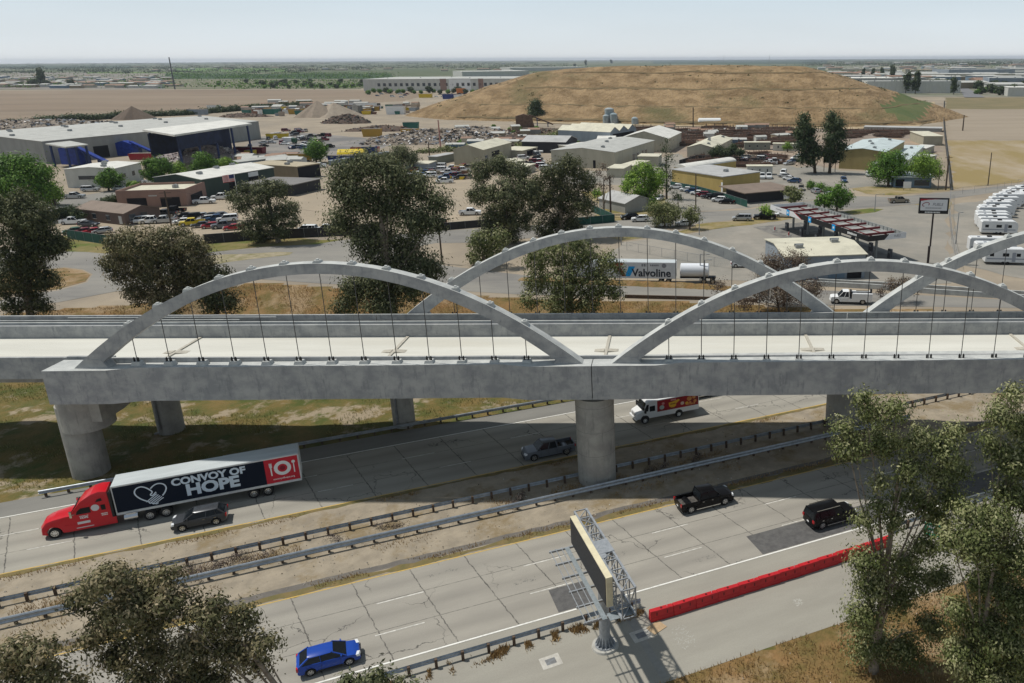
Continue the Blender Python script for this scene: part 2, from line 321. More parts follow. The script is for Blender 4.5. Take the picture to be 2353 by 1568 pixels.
m_stain=mat('oil_stain',(.13,.125,.115),.8,(.2,.19,.17),3)
scuff(-3,57.5,.5,.3,14,m_stain); scuff(11.5,57.4,1.2,.3,30,m_stain); scuff(19,57.6,2,.4,30,m_stain); scuff(27,53.9,1.5,.3,26,m_stain); scuff(5,61.5,1.5,.3,22,m_stain); scuff(-10,54,2,.3,22,m_stain)
# roads and lots on the land north of the viaduct
m_road=mat('grey_road',(.205,.195,.178),.9,(.17,.163,.152),.35,7,.2,20,stretch=(.3,1,1),c3=(.245,.232,.205),scale3=.08)
m_lot=mat('pale_lot',(.30,.275,.235),.92,(.255,.235,.20),.15,7,.2,8,c3=(.215,.205,.18),scale3=.05)
m_asph=mat('yard_asphalt',(.20,.19,.185),.92,(.26,.235,.205),.08,7,c3=(.15,.145,.14),scale3=.05)
m_gr=mat('lawn_green',(.085,.12,.02),.95,(.15,.13,.035),.25,7,.6,4,c3=(.22,.17,.075),scale3=.1,bdist=.1)
m_gold=mat('golden_grass',(.24,.18,.065),.95,(.13,.125,.035),.22,7,.7,3,c3=(.30,.24,.14),scale3=.12,bdist=.12)
m_field=mat('ploughed_field',(.215,.16,.112),.95,(.17,.13,.092),.02,8,c3=(.24,.188,.135),scale3=.006,stretch=(.35,1,1))
m_ctan=mat('bare_tan_lot',(.38,.31,.225),.95,(.31,.26,.195),.12,7,c3=(.30,.25,.185),scale3=.04)
patch('field',[(-900,292),(-900,216),(0,208),(420,206),(830,206.5),(1000,213),(925,232),(720,242),(560,252),(430,264),(180,276),(0,290)],m_field,.03)
patch('yard_ground',[(-200,345),(-200,300),(100,292),(300,270),(470,255),(640,243),(880,240),(930,262),(1100,272),(1240,288),(1180,310),(980,335),(760,372),(700,378),(560,378),(330,420),(100,420),(-200,400)],m_tan,.02)
patch('asphalt_yard',[(590,315),(700,305),(830,315),(910,330),(860,345),(760,362),(640,375),(560,372),(500,362),(560,340)],m_asph,.03)
patch('parking_lot',[(60,500),(110,470),(300,440),(340,425),(420,440),(600,455),(735,440),(900,380),(1080,390),(1250,400),(1250,520),(1000,526),(770,545),(600,540),(480,548),(360,560),(240,556),(150,540)],m_ctan,.025)
patch('lawn',[(60,565),(150,541),(240,556),(330,566),(480,550),(640,548),(790,549),(726,561),(600,566),(472,580),(300,580),(148,577),(60,580)],m_gr,.035)
patch('road',[(-400,570),(60,574),(148,577),(240,578),(472,580),(600,568),(726,560),(790,551),(975,533),(1069,526),(1367,509),(1500,497),(1608,486),(1709,482),(1800,468),(1953,450),(2060,452),(2181,440),(2352,421),(2900,352),(2900,372),(2352,431),(2294,440),(2097,469),(1945,480),(1860,482),(1775,496),(1600,513),(1500,530),(1363,534),(1200,548),(1071,557),(1001,558),(900,575),(1025,610),(1207,632),(1420,655),(1595,661),(1852,664),(2352,690),(3200,730),(3200,750),(2352,707),(1837,700),(1595,685),(1435,681),(1195,676),(1047,667),(726,650),(586,640),(400,655),(265,669),(133,694),(0,705),(-400,735),(-400,700),(0,690),(60,675),(133,667),(200,648),(213,629),(190,618),(148,613),(60,622),(-400,640)],m_road,.03)
patch('road',[(40,505),(60,478),(150,456),(250,438),(340,424),(420,416),(420,425),(345,440),(280,455),(180,478),(110,498),(60,515)],m_road,.032)
patch('island',[(463,589),(560,583),(640,578),(673,579),(665,585),(600,592),(520,602),(470,612),(430,612)],mat('dirt_island',(.34,.29,.21),.95,(.20,.18,.09),.5,7),.05)
patch('island',[(-300,640),(60,624),(148,615),(188,620),(208,630),(196,646),(130,664),(55,672),(-300,705)],m_dry,.04)
patch('lawn',[(1363,505),(1380,470),(1330,440),(1440,440),(1530,455),(1530,495),(1500,497),(1390,508)],m_gold,.034)
patch('yard_ground',[(1090,338),(1180,312),(1250,296),(1420,296),(1470,300),(1400,330),(1310,345),(1200,352),(1130,352)],mat('dark_scrap_ground',(.20,.155,.115),.95,(.13,.10,.08),.12,8,c3=(.11,.12,.06),scale3=.05),.035)
patch('forecourt',[(1430,556),(1560,540),(1680,521),(1760,512),(1800,486),(1945,481),(2097,470),(2180,460),(2178,520),(2170,600),(2185,650),(2000,655),(1800,650),(1560,640),(1420,630),(1380,590)],m_lot,.028)
patch('lawn',[(1560,531),(1600,515),(1775,497),(1900,487),(1880,494),(1760,510),(1680,520),(1580,535),(1430,553),(1400,545)],m_gold,.045)
patch('lawn',[(1935,486),(2000,478),(2030,480),(2010,487),(1960,493)],m_gr,.046); patch('lawn',[(2100,469),(2180,458),(2182,480),(2150,476)],m_gold,.046)
patch('lawn',[(1990,428),(2045,428),(2130,432),(2185,432),(2180,438),(2060,448),(1990,445),(1955,433)],m_gold,.04)
patch('parking_lot',[(1280,392),(1413,392),(1500,365),(1560,352),(1600,375),(1670,372),(1780,372),(1830,385),(1880,380),(1930,392),(2040,395),(2050,428),(1950,432),(1953,449),(1800,466),(1720,478),(1608,484),(1560,490),(1530,470),(1530,430),(1440,425),(1290,420)],m_lot,.02)
patch('yard_ground',[(1400,352),(1500,330),(1480,310),(1520,292),(1700,290),(1950,295),(2160,300),(2165,330),(2150,380),(2050,385),(1930,386),(1830,380),(1780,370),(1600,373),(1560,350)],mat('steel_yard_dirt',(.36,.27,.19),.95,(.27,.22,.17),.05,7,c3=(.22,.18,.15),scale3=.03),.015)
patch('parking_lot',[(2190,470),(2300,450),(2352,440),(2800,400),(2800,700),(2352,640),(2185,600)],m_lot,.03)
patch('field',[(2172,224),(2900,222),(2900,252),(2172,250)],mat('yellow_field',(.20,.16,.085),.95,(.15,.13,.065),.03,7),.05)
patch('field',[(2172,251),(2900,253),(2900,322),(2176,320)],mat('tan_field',(.30,.25,.19),.95,(.26,.215,.16),.05,7,stretch=(.2,1,1)),.05)
patch('field',[(2178,322),(2900,325),(2900,350),(2352,415),(2190,434)],mat('mown_field',(.29,.225,.13),.95,(.34,.28,.20),.09,7,stretch=(1,.4,1),c3=(.25,.19,.08),scale3=.05),.05)
# orchards and pale plots on the plain (large flat pieces of farm land)
def band(name,x0,x1,y0,y1,c,c2,dz,sc=.02): patch(name,[(x0,y1),(x1,y1),(x1,y0),(x0,y0)],mat(name+str(dz)+str(x0),c,.95,c2,sc,6),dz)
band('orchard',380,900,169,181,(.02,.05,.018),(.035,.065,.025),.2); band('orchard',-200,300,150,157,(.03,.055,.03),(.04,.07,.03),.25)
band('meadow',400,660,156,164,(.12,.21,.035),(.07,.13,.03),.3); band('meadow',200,420,165,168,(.14,.22,.05),(.09,.13,.04),.35)
band('dry_lot',-300,380,166,205,(.16,.15,.14),(.24,.21,.17),.15,.03); band('dry_lot',380,830,181,204,(.19,.165,.12),(.10,.12,.06),.22,.03)
band('orchard',1500,1900,137.5,146,(.03,.055,.035),(.045,.07,.04),.3)
band('dry_lot',1900,2900,150,222,(.23,.21,.17),(.14,.15,.10),.15,.02)
patch('road',[(2215,223),(2205,205),(2203,190),(2212,190),(2228,205),(2262,223)],mat('town_road',(.16,.16,.17),.9,(.18,.18,.18),.2),.4)
# ---------------------------------------------------------------- landfill hill
hp=[G(x,y,F) for x,y in ((925,266),(1020,275),(1300,282),(1600,289),(1900,293),(2112,288))]
foot=[(p.x,p.y) for p in hp]+[(205,560),(215,680),(150,790),(0,840),(-150,830),(-215,740)]
def dist_in(x,y,P):
    ins=False;dm=1e9;n=len(P)
    for i in range(n):
        x1,y1=P[i];x2,y2=P[(i+1)%n]
        if (y1>y)!=(y2>y) and x<(x2-x1)*(y-y1)/(y2-y1)+x1: ins=not ins
        dx,dy=x2-x1,y2-y1;t=max(0,min(1,((x-x1)*dx+(y-y1)*dy)/(dx*dx+dy*dy)));dm=min(dm,math.hypot(x-x1-t*dx,y-y1-t*dy))
    return dm if ins else -dm
h=MB(); gx=np.arange(-262,252,5.); gy=np.arange(482,860,5.)
from mathutils import noise as mn
def hillz(x,y):
    d=dist_in(x,y,foot)
    if d<=0: return -1.5
    # three benches on the way up
    z=0; st=[(0,24,9),(28,54,9.5),(58,82,9),(86,112,6.5)]
    for a,b,hh in st:
        if d>a: z+=hh*min(1,(d-a)/(b-a))
    cap=float(np.interp(x*600/max(y,1),[-215,-180,-151,-118,-100,-60,95,126,150,186,205,225],[0,6,14,23,29.5,32.2,32.6,25,19,12.5,8,0]))
    z=min(z,cap+1.6*math.exp(-((x-10)/70)**2))
    z+=1.0*mn.noise(Vector((x*.03,y*.03,0)))*min(1,d/30)+.5*mn.noise(Vector((x*.12,y*.12,3)))*min(1,d/10)
    return z
for y in gy:
    for x in gx: h.v.append((x,y,F+hillz(x,y)))
nx=len(gx)
gp=[(2028,244),(2070,214),(2100,220),(2140,235),(2120,268),(2098,280),(2058,272)]
def inpoly(x,y,P):
    ins=False
    for i in range(len(P)):
        x1,y1=P[i];x2,y2=P[(i+1)%len(P)]
        if (y1>y)!=(y2>y) and x<(x2-x1)*(y-y1)/(y2-y1)+x1: ins=not ins
    return ins
for j in range(len(gy)-1):
    for i in range(nx-1):
        a=j*nx+i; c=[h.v[k] for k in (a,a+1,a+nx+1,a+nx)]
        if max(q[2] for q in c)<F-.5: continue
        P=[sum(q[k] for q in c)/4 for k in range(3)]; u,v=pxof(P)
        h.f.append((a,a+1,a+nx+1,a+nx)); h.m.append(1 if inpoly(u,v,gp) and P[1]<600 else 0)
m_hill=mat('hill_dry_grass',(.31,.215,.115),.95,(.16,.105,.05),.09,10,1,.5,c3=(.12,.105,.045),scale3=.016,lo3=.53,hi3=.7,stretch=(1,.6,2.5),bdist=1.6)
m_hillg=mat('hill_green_grass',(.075,.105,.035),.95,(.12,.125,.05),.04,8,.6,.5,bdist=.6)
hm=h.mesh('hill',[m_hill,m_hillg],fix=False)
for f in hm.polygons: f.use_smooth=True
struct(obj('hill',hm))
# bench ditches and tracks on the hill
def hline(px_d,wd,m,name,x0,x1):
    b=MB(); pts=[]
    for x in np.arange(x0,x1,6):
        # find y where dist equals the bench distance, coming from the front
        y=470
        while y<700 and dist_in(x,y,foot)<px_d: y+=1
        pts.append((x,y))
    for (x,y) in pts: b.v+=[(x,y,F+hillz(x,y)+.25),(x,y+wd,F+hillz(x,y+wd)+.35)]
    for i in range(len(pts)-1): b.f.append((2*i,2*i+2,2*i+3,2*i+1)); b.m.append(0)
    struct(b.build(name,m,fix=False))
m_ditch=mat('ditch_weeds',(.12,.095,.05),.95,(.17,.12,.06),.1)
hline(27,2.2,m_ditch,'bench_ditch',-150,175); hline(59,2.2,m_ditch,'bench_ditch',-110,140); hline(93,2.,m_ditch,'bench_ditch',-85,120); hline(3,2.5,m_ditch,'bench_ditch',-150,170)
patch('track',[(1180,281),(1400,286),(1700,292),(1950,296),(2110,291),(2135,275),(2145,262),(2148,233),(2140,233),(2136,262),(2122,276),(2090,286),(1950,291.5),(1700,287),(1400,281.5),(1180,277)],mat('track_dirt',(.40,.32,.21),.95,(.3,.23,.14),.2),.3)
# ---------------------------------------------------------------- concrete viaduct
m_con=mat('grey_concrete',(.41,.412,.40),.85,(.275,.283,.288),.75,9,.25,3,stretch=(.8,1,1),c3=(.20,.21,.22),scale3=1.6,lo3=.54,hi3=.74,bdist=.03,stretch3=(1.6,1.6,.35))
m_conp=mat('pier_concrete',(.36,.35,.315),.85,(.27,.262,.24),.6,8,.25,3,c3=(.19,.185,.175),scale3=1.3,lo3=.54,hi3=.74,bdist=.03,stretch3=(1.8,1.8,.3))
m_deck=mat('deck_concrete',(.62,.61,.55),.85,(.53,.52,.465),.25,6,.1,4,stretch=(.12,1,1),c3=(.52,.5,.43),scale3=.3,lo3=.5,hi3=.8)
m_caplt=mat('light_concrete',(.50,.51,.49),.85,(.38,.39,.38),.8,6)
m_steel=mat('dark_cable',(.085,.085,.085),.5,metal=.5); m_pipe=mat('galvanised',(.33,.34,.35),.5,(.25,.26,.27),3,metal=.6)
br=thing('rail_viaduct','long grey concrete railway viaduct with tied arches crossing the freeway','viaduct',(0,0,0))
def girder(x0,x1,yf,yb,zt,zb,flip=1):
    """box girder whose faces swell towards both ends"""
    st=[(x0,.55),(x0+6.2,.55),(x0+9,0),(x1-9,0),(x1-6.2,.55),(x1,.55)]; b=MB()
    for x,o in st:
        of=o if flip>0 else 0; ob=0 if flip>0 else o
        g0=.0055*(x+8.3) if flip>0 else 0
        b.v+=[(x,yf-of,zb-o*.12+g0),(x,yb+ob,zb-o*.12+g0),(x,yb+ob,zt-o*.12+g0),(x,yf-of,zt-o*.12+g0)]
    n=len(st)
    for i in range(n-1):
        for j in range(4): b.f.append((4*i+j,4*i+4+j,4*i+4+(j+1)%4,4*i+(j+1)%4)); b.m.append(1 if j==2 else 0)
    b.f+=[(0,1,2,3),tuple(4*(n-1)+k for k in (3,2,1,0))]; b.m+=[0,0]
    return b
Yn0,Yn1,Yf0,Yf1=72.5,75.0,86.6,89.0
AYN,AYF=73.2,87.55
sp=[(-62.3,-8.28,'n'),(-8.2,45.8,'n'),(45.9,100,'n'),(-34.5,19.9,'f'),(20.0,74.3,'f'),(-88.8,-34.6,'f')]
for x0,x1,s in sp:
    if s=='n': girder(x0,x1,Yn0,Yn1,13.82,10.24).build('girder',[m_con,m_caplt],br)
    else: (girder(x0,x1,Yf0,Yf1,13.6,10.2,-1).build('girder',[m_con,m_caplt],br), MB().box(x0,x1,Yf0-.03,Yf0+.25,12.9,14.42,0).build('parapet',m_con,br))
def arch(xc,yc,zt=24.05,half=25.8,drop=10.95,zsock=13.6):
    b=MB(); N=40; top=[];bot=[]
    for i in range(N+1):
        t=-1.03+2.06*i/N; x=t*half; z=zt-drop*t*t; sl=-2*drop*t/half; L=math.hypot(1,sl); dep=1.02+.42*abs(t)**2
        top.append((x,z)); bot.append((x+sl/L*dep,z-dep/L))
    w_=.52
    for (x,z),(x2,z2) in zip(top,bot):
        ww=w_+.08*abs(x/half)
        b.v+=[(xc+x,yc-ww,z),(xc+x,yc+ww,z),(xc+x2,yc+ww,z2),(xc+x2,yc-ww,z2)]
    for i in range(N):
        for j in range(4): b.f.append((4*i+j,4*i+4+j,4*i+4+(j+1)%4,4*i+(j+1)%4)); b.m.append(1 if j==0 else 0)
    b.f+=[(0,1,2,3),tuple(4*N+k for k in (3,2,1,0))]; b.m+=[0,0]
    # knuckles where the rib grows out of the girder
    for sg in (-1,1):
        q=[(xc+sg*(half-.6),0,zsock-.35),(xc+sg*(half-4.0),0,zsock-.3),(xc+sg*(half-3.3),0,zsock+.75),(xc+sg*(half-1.9),0,zsock+.9)]
        b.prism([(x,yc-w_-.1,z) for x,_,z in q],(0,2*w_+.2,0),0)
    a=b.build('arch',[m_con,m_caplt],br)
    for k in range(15):
        x=(k-7)*3.23; t=x/half; z=zt-drop*t*t; sl=-2*drop*t/half; an=math.atan(sl)
        if abs(k-7)==7: continue
        c=MB(); lo=min(z,z-sl*.42,z+sl*.42)-.1
        c.hexa([(-.52,-.42,lo-z),(.52,-.42,lo-z),(.52,.42,lo-z),(-.52,.42,lo-z)],[(-.36,-.4,.2),(.36,-.4,.2),(.36,.4,.2),(-.36,.4,.2)])
        c.box(-.3,.3,-.32,.32,.2,.26); c.box(-.14,.14,-.16,.16,.26,.38)
        c.build('anchor_block',m_caplt,a,(xc+x,yc,z)).scale=(.8,.9,.9)
        if not (-70<xc+x<66): continue
        hb=MB(); hb.tube([(0,0,zsock+.35),(0,0,z-1.05)],.042,6); hg=hb.build('hanger',m_steel,br,(xc+x,yc,0))
        c=MB(); c.hexa([(-.5,-.42,zsock-.02),(.5,-.42,zsock-.02),(.5,.42,zsock-.02),(-.5,.42,zsock-.02)],[(-.36,-.34,zsock+.42),(.36,-.34,zsock+.42),(.36,.34,zsock+.42),(-.36,.34,zsock+.42)])
        c.build('socket',m_caplt,hg)
        c=MB()
        for dx in (-.2,.2): c.tube([(dx,-.1,zsock+.42),(dx,-.1,zsock+.72),(dx,-.1,zsock+.86)],[.1,.1,.03],8)
        c.build('strand_cap',mat('black_rubber',(.02,.02,.02),.6),hg)
arch(-34.15,AYN); arch(18.75,AYN); arch(-6.35,AYF,24.4,25.8,10.9,13.6); arch(47.5,AYF,24.6,25.8,10.9,13.6)
XL,XR=-170,110
b=MB(); b.box(-62.2,XR,74.2,86.3,12.0,12.5); b.box(XL,-62.21,76.95,86.3,12.0,12.5); b.box(XL,XR,77.5,85,11.2,12.0); b.build('deck',m_deck,br)
MB().box(-57.3,XR,73.9,74.18,12.3,14.06).build('parapet',m_con,br); MB().box(-62.2,-57.35,75.3,75.6,12.3,13.7).build('parapet',m_con,br)
MB().box(XL,-62.3,76.6,76.94,10.7,13.1).build('parapet',m_con,br); MB().box(XL,-62.3,77.6,85.6,9.9,11.99).build('approach_girder',m_conp,br)
b=MB(); b.box(XL,XR,84.3,84.6,12.3,13.95); b.box(XL,-88.9,86.6,87.0,11.5,14.3); b.build('parapet',m_con,br)
b=MB(); b.box(XL,XR,85.3,85.5,13.0,14.02); b.box(XL,XR,84.62,85.28,13.2,13.5,1); b.build('cable_trough',[m_caplt,m_con],br)
for x0,x1,y,z in ((-70,-46,86.35,14.25),(-62,-50,85.9,14.1),(-38,-12,86.4,14.5),(18,50,86.4,14.5),(-90,-60,85.8,14.1)): MB().tube([(x0,y,z),(x1,y,z)],.07,6).build('conduit',m_caplt,br)
# expansion joints with cross covers on the deck
for xj in (-53.8,-30.3,-7.4,14.8,38):
    b=MB(); sk=(xj+8)*-.0; dx=.0
    b.box(xj-.16,xj+.16,75,84.2,12.5,12.62)
    for sg in (-1,1): b.hexa([(xj+sg*.2,79.0,12.5),(xj+sg*1.3,79.2,12.5),(xj+sg*1.3,80.1,12.5),(xj+sg*.2,79.9,12.5)],[(xj+sg*.2,79.05,12.66),(xj+sg*1.2,79.25,12.54),(xj+sg*1.2,80.0,12.54),(xj+sg*.2,79.85,12.66)])
    b.build('expansion_joint',mat('joint_cover',(.47,.44,.37),.8,(.38,.355,.30),3),br)
def cyl(x,y,r,z0,z1,k=32,st=1.0,m=m_conp,name='pier',par=br):
    b=MB(); n=6
    for i in range(n+1):
        z=z0+(z1-z0)*i/n
        for j in range(k):
            a=2*math.pi*j/k; b.v.append((x+st*r*math.cos(a),y+r*math.sin(a),z))
    for i in range(n):
        for j in range(k): b.f.append((i*k+j,i*k+(j+1)%k,(i+1)*k+(j+1)%k,(i+1)*k+j)); b.m.append(0)
    b.f.append(tuple(n*k+j for j in range(k))); b.m.append(0)
    o=b.build(name,m,par,smooth=.7); return o
pr=cyl(-8.32,74.3,1.99,-.3,9.75)
b=MB(); b.box(-9.9,-6.8,72.8,75.6,9.75,10.0); b.box(-9.4,-7.3,73.0,75.4,10.0,10.3); b.build('bearing',m_con,pr)
for z in (3.55,6.2,8.9):   # pour lines
    b=MB(); b.tube([(-8.32+2.0*math.cos(a),74.3+2.0*math.sin(a),z) for a in np.linspace(0,2*math.pi,33)],.012,4,cap=False); b.build('pour_line',mat('pour_line',(.17,.165,.155),.9),pr)
pl=cyl(-63.3,76.1,1.75,-.3,8.2); cyl(-62.4,76.3,2.42,5.6,9.35,name='pier_head',par=pl)
b=MB(); b.prism([(-62.6,74.6,6.7),(-62.6,74.6,9.3),(-62.6,87.5,9.3),(-62.6,87.5,8.0),(-62.6,78,6.7)],(3.0,0,0)); b.prism([(-60.5,76,7.0),(-57.5,84,8.6),(-57.5,84,9.6),(-60.5,76,9.6)],(-1.6,1,0)); b.build('bent_cap',m_conp,br)
b=MB(); b.box(-63,-60.6,73.4,75.4,9.3,9.95); b.build('bearing',m_con,br)
for x,y,r in ((-60.7,86.1,1.42),(-33.1,87.5,1.3),(20.5,87.3,2.2),(46.5,74.4,2.0),(-88,80.5,1.8),(-115,80.5,1.8)):
    pc=cyl(x,y,r,-.3,10.1)
    if r in(1.42,1.3):
        b=MB(); b.tube([(x-.3,y-r-.12,10),(x-.3,y-r-.12,.9),(x-.45,y-r-.2,.5),(x-.9,y-r-.3,.4)],.13,8); b.build('drain_pipe',m_pipe,pc)
# ---------------------------------------------------------------- guardrails
m_rail=mat('galvanised_rail',(.42,.45,.48),.42,(.30,.33,.36),2,metal=.55); m_post=mat('wood_post',(.075,.05,.035),.9,(.12,.085,.06),4)
def guardrail(nn,s0,s1,side,label,step=1.91,z=.62,tall=1,zb=0):
    t=thing('guardrail',label,'guardrail',S(0,0,zb),FROT,'guardrails along the freeway')
    prof=[(0,-.21),(.05,-.18),(.10,-.12),(.05,-.06),(0,-.03),(0,.03),(.05,.06),(.10,.12),(.05,.18),(0,.21)]
    b=MB(); N=int((s1-s0)/4)+1
    for i in range(N+1):
        s=s0+(s1-s0)*i/N
        for (u,v) in prof: b.v.append((s,nn+side*(.12+u),z+v*tall))
        for (u,v) in prof: b.v.append((s,nn+side*(.112+u),z+v*tall))
    K=2*len(prof); P=len(prof)
    for i in range(N):
        for j in range(P-1): b.f.append((i*K+j,i*K+j+1,(i+1)*K+j+1,(i+1)*K+j)); b.m.append(0); b.f.append((i*K+P+j,(i+1)*K+P+j,(i+1)*K+P+j+1,i*K+P+j+1)); b.m.append(0)
    b.build('rail_beam',m_rail,t,fix=False)
    pm=MB().box(-.1,.1,-.1,.1,-.1,z+.19 if tall==1 else z+.1).box(-.08,.08,.1*side,.13*side if side>0 else .13*side,z-.15,z+.15).mesh('post',m_post)
    s=s0+.5
    while s<s1: obj('post',pm,t,(s,nn-side*.02,0)); s+=step
    return t
guardrail(68.75,-52,62,-1,'pale metal guardrail on wooden posts, lower of the two rails in the median',1.91,.60,1.5)
guardrail(71.75,-52,85,1,'dark metal guardrail on wooden posts, upper of the two rails in the median',1.91,.62)
guardrail(91.9,-14,80,-1,'dark guardrail at the far side of the freeway right of the truck trailer',1.91)
guardrail(91.2,-30.5,-19,-1,'short guardrail end behind the cab of the red truck',1.91)
guardrail(50.1,-28,19.2,1,'low guardrail on the near shoulder running under the electronic sign',1.91)
guardrail(50.3,44,75,1,'guardrail beyond the red barriers at the right, behind the trees',1.91)
# ---------------------------------------------------------------- vehicles
def paint(name,c,rough=.28,metal=.0): return mat('paint_'+name,c,rough,spec=.3,coat=.18,metal=metal)
PC=dict(white=paint('white',(.74,.75,.75)),silver=paint('silver',(.42,.43,.44),.3,.4),grey=paint('grey',(.055,.06,.068),.3,.2),black=mat('paint_black',(.006,.006,.007),.3,spec=.15,coat=.06),blue=paint('blue',(.01,.055,.33)),dblue=paint('dark_blue',(.03,.07,.15)),red=paint('red',(.30,.015,.025)),maroon=paint('maroon',(.16,.012,.025)),yellow=paint('yellow',(.62,.46,.02)),tan=paint('tan',(.26,.23,.18),.35,.3),green=paint('green',(.03,.11,.07)),cherry=paint('cherry',(.52,.008,.018)),slate=paint('slate',(.15,.165,.19),.3,.3),orange=paint('orange',(.55,.16,.03)))
m_glass=mat('dark_glass',(.012,.015,.018),.12,spec=.2); m_tyre=mat('tyre',(.018,.018,.018),.9); m_rim=mat('rim',(.45,.46,.47),.3,metal=.8); m_trim=mat('black_trim',(.02,.02,.021),.6); m_chrome=mat('chrome',(.6,.61,.62),.18,metal=1)
m_head=mat('headlamp',(.7,.72,.74),.15,spec=.8); m_tail=mat('tail_lamp',(.42,.01,.015),.25,spec=.6); m_bed=mat('bed_liner',(.045,.043,.04),.9,(.12,.11,.10),2)
m_wht=mat('plain_white',(.76,.77,.76),.5,(.70,.70,.69),.8); m_blk=mat('plain_black',(.02,.021,.023),.55)
def carbody(top,L,W,wx,r,sill=.30,nose=.10,tail=.05,belt=.9,stations=11):
    """lower body: side outline with wheel arches, narrowed towards nose and tail and rounded over the shoulder"""
    h=L/2; pts=[(-h,sill+.12)]+top+[(h,sill+.12),(h-.08,sill)]
    ar=r+.075
    for c in sorted(wx,reverse=True):
        a0=math.asin(min(1,max(-1,(sill-r)/ar)))
        n=9
        for i in range(n+1):
            a=a0+(math.pi-2*a0)*i/n; pts.append((c+ar*math.cos(a),r+ar*math.sin(a)))
    pts.append((-h+.08,sill))
    bm=bmesh.new(); v=[bm.verts.new((x,-W/2,z)) for x,z in pts]; f=bm.faces.new(v)
    ex=bmesh.ops.extrude_face_region(bm,geom=[f]); bmesh.ops.translate(bm,verts=[q for q in ex['geom'] if isinstance(q,bmesh.types.BMVert)],vec=(0,W,0))
    for i in range(1,stations):
        x=-h+L*i/stations; g_=bm.verts[:]+bm.edges[:]+bm.faces[:]; bmesh.ops.bisect_plane(bm,geom=g_,plane_co=(x,0,0),plane_no=(1,0,0))
    for z in (sill+.25,belt-.12): g_=bm.verts[:]+bm.edges[:]+bm.faces[:]; bmesh.ops.bisect_plane(bm,geom=g_,plane_co=(0,0,z),plane_no=(0,0,1))
    for y in (-.3*W,.3*W): g_=bm.verts[:]+bm.edges[:]+bm.faces[:]; bmesh.ops.bisect_plane(bm,geom=g_,plane_co=(0,y,0),plane_no=(0,1,0))
    for q in bm.verts:
        u=q.co.x/h; k=1-(nose if u>0 else tail)*abs(u)**4
        if q.co.z>belt-.13: k*=.965-.03*(abs(q.co.y)>.4*W and q.co.z>belt-.02)
        elif q.co.z<sill+.1: k*=.975
        edge=abs(q.co.y)/(W/2)
        if edge>.9 and abs(u)>.93: q.co.x*=.975
        if edge<.75 and q.co.z>belt-.2 and abs(u)<1: q.co.z+=.025
        q.co.y*=k
    bmesh.ops.recalc_face_normals(bm,faces=bm.faces)
    for f in bm.faces: f.smooth=True
    for e in bm.edges:
        if len(e.link_faces)==2 and e.calc_face_angle(0)>.62: e.smooth=False
    me=bpy.data.meshes.new('body'); bm.to_mesh(me); bm.free(); return me
def cabin(x0,x1,r0,r1,zb,zr,wb,wr):
    """glasshouse base x0..x1, roof r0..r1"""
    g_=MB().hexa([(x0,-wb,zb),(x1,-wb,zb),(x1,wb,zb),(x0,wb,zb)],[(r0,-wr,zr-.05),(r1,-wr,zr-.05),(r1,wr,zr-.05),(r0,wr,zr-.05)])
    rf=MB(); e=.02
    m=(r0+r1)/2
    ring=[(r0-.04,.86),(r0+.12,1.0),(m,1.02),(r1-.14,1.0),(r1+.05,.84)]
    lo=[(x,-(wr+e)*k,zr-.06) for x,k in ring]+[(x,(wr+e)*k,zr-.06) for x,k in ring[::-1]]
    hi=[(x*.985+m*.015,-(wr-.1)*k,zr+.01) for x,k in ring]+[(x*.985+m*.015,(wr-.1)*k,zr+.01) for x,k in ring[::-1]]
    n=len(lo); rf.add(lo+hi,[tuple(range(n,2*n)),tuple(range(n))[::-1]]+[(i,(i+1)%n,n+(i+1)%n,n+i) for i in range(n)])
    pl=MB()
    for sg in (-1,1):
        for a,b,wd in (((x0+.03,sg*(wb+.005),zb),(r0+.03,sg*(wr+.005),zr-.05),.12),((x1-.02,sg*(wb+.005),zb),(r1-.02,sg*(wr+.005),zr-.05),.08)): pl.bar(a,b,wd,wd*.7)
        xm=(x0+x1)/2-.1; xr=(r0+r1)/2-.05; pl.bar((xm,sg*(wb+.002),zb),(xr,sg*(wr+.002),zr-.05),.035,.09)
        if r1-r0>1.7: xm=x0+(x1-x0)*.22; xr=r0+(r1-r0)*.17; pl.bar((xm,sg*(wb+.002),zb),(xr,sg*(wr+.002),zr-.05),.035,.14)
    rf.add(pl.v,pl.f)
    return g_,rf,MB()
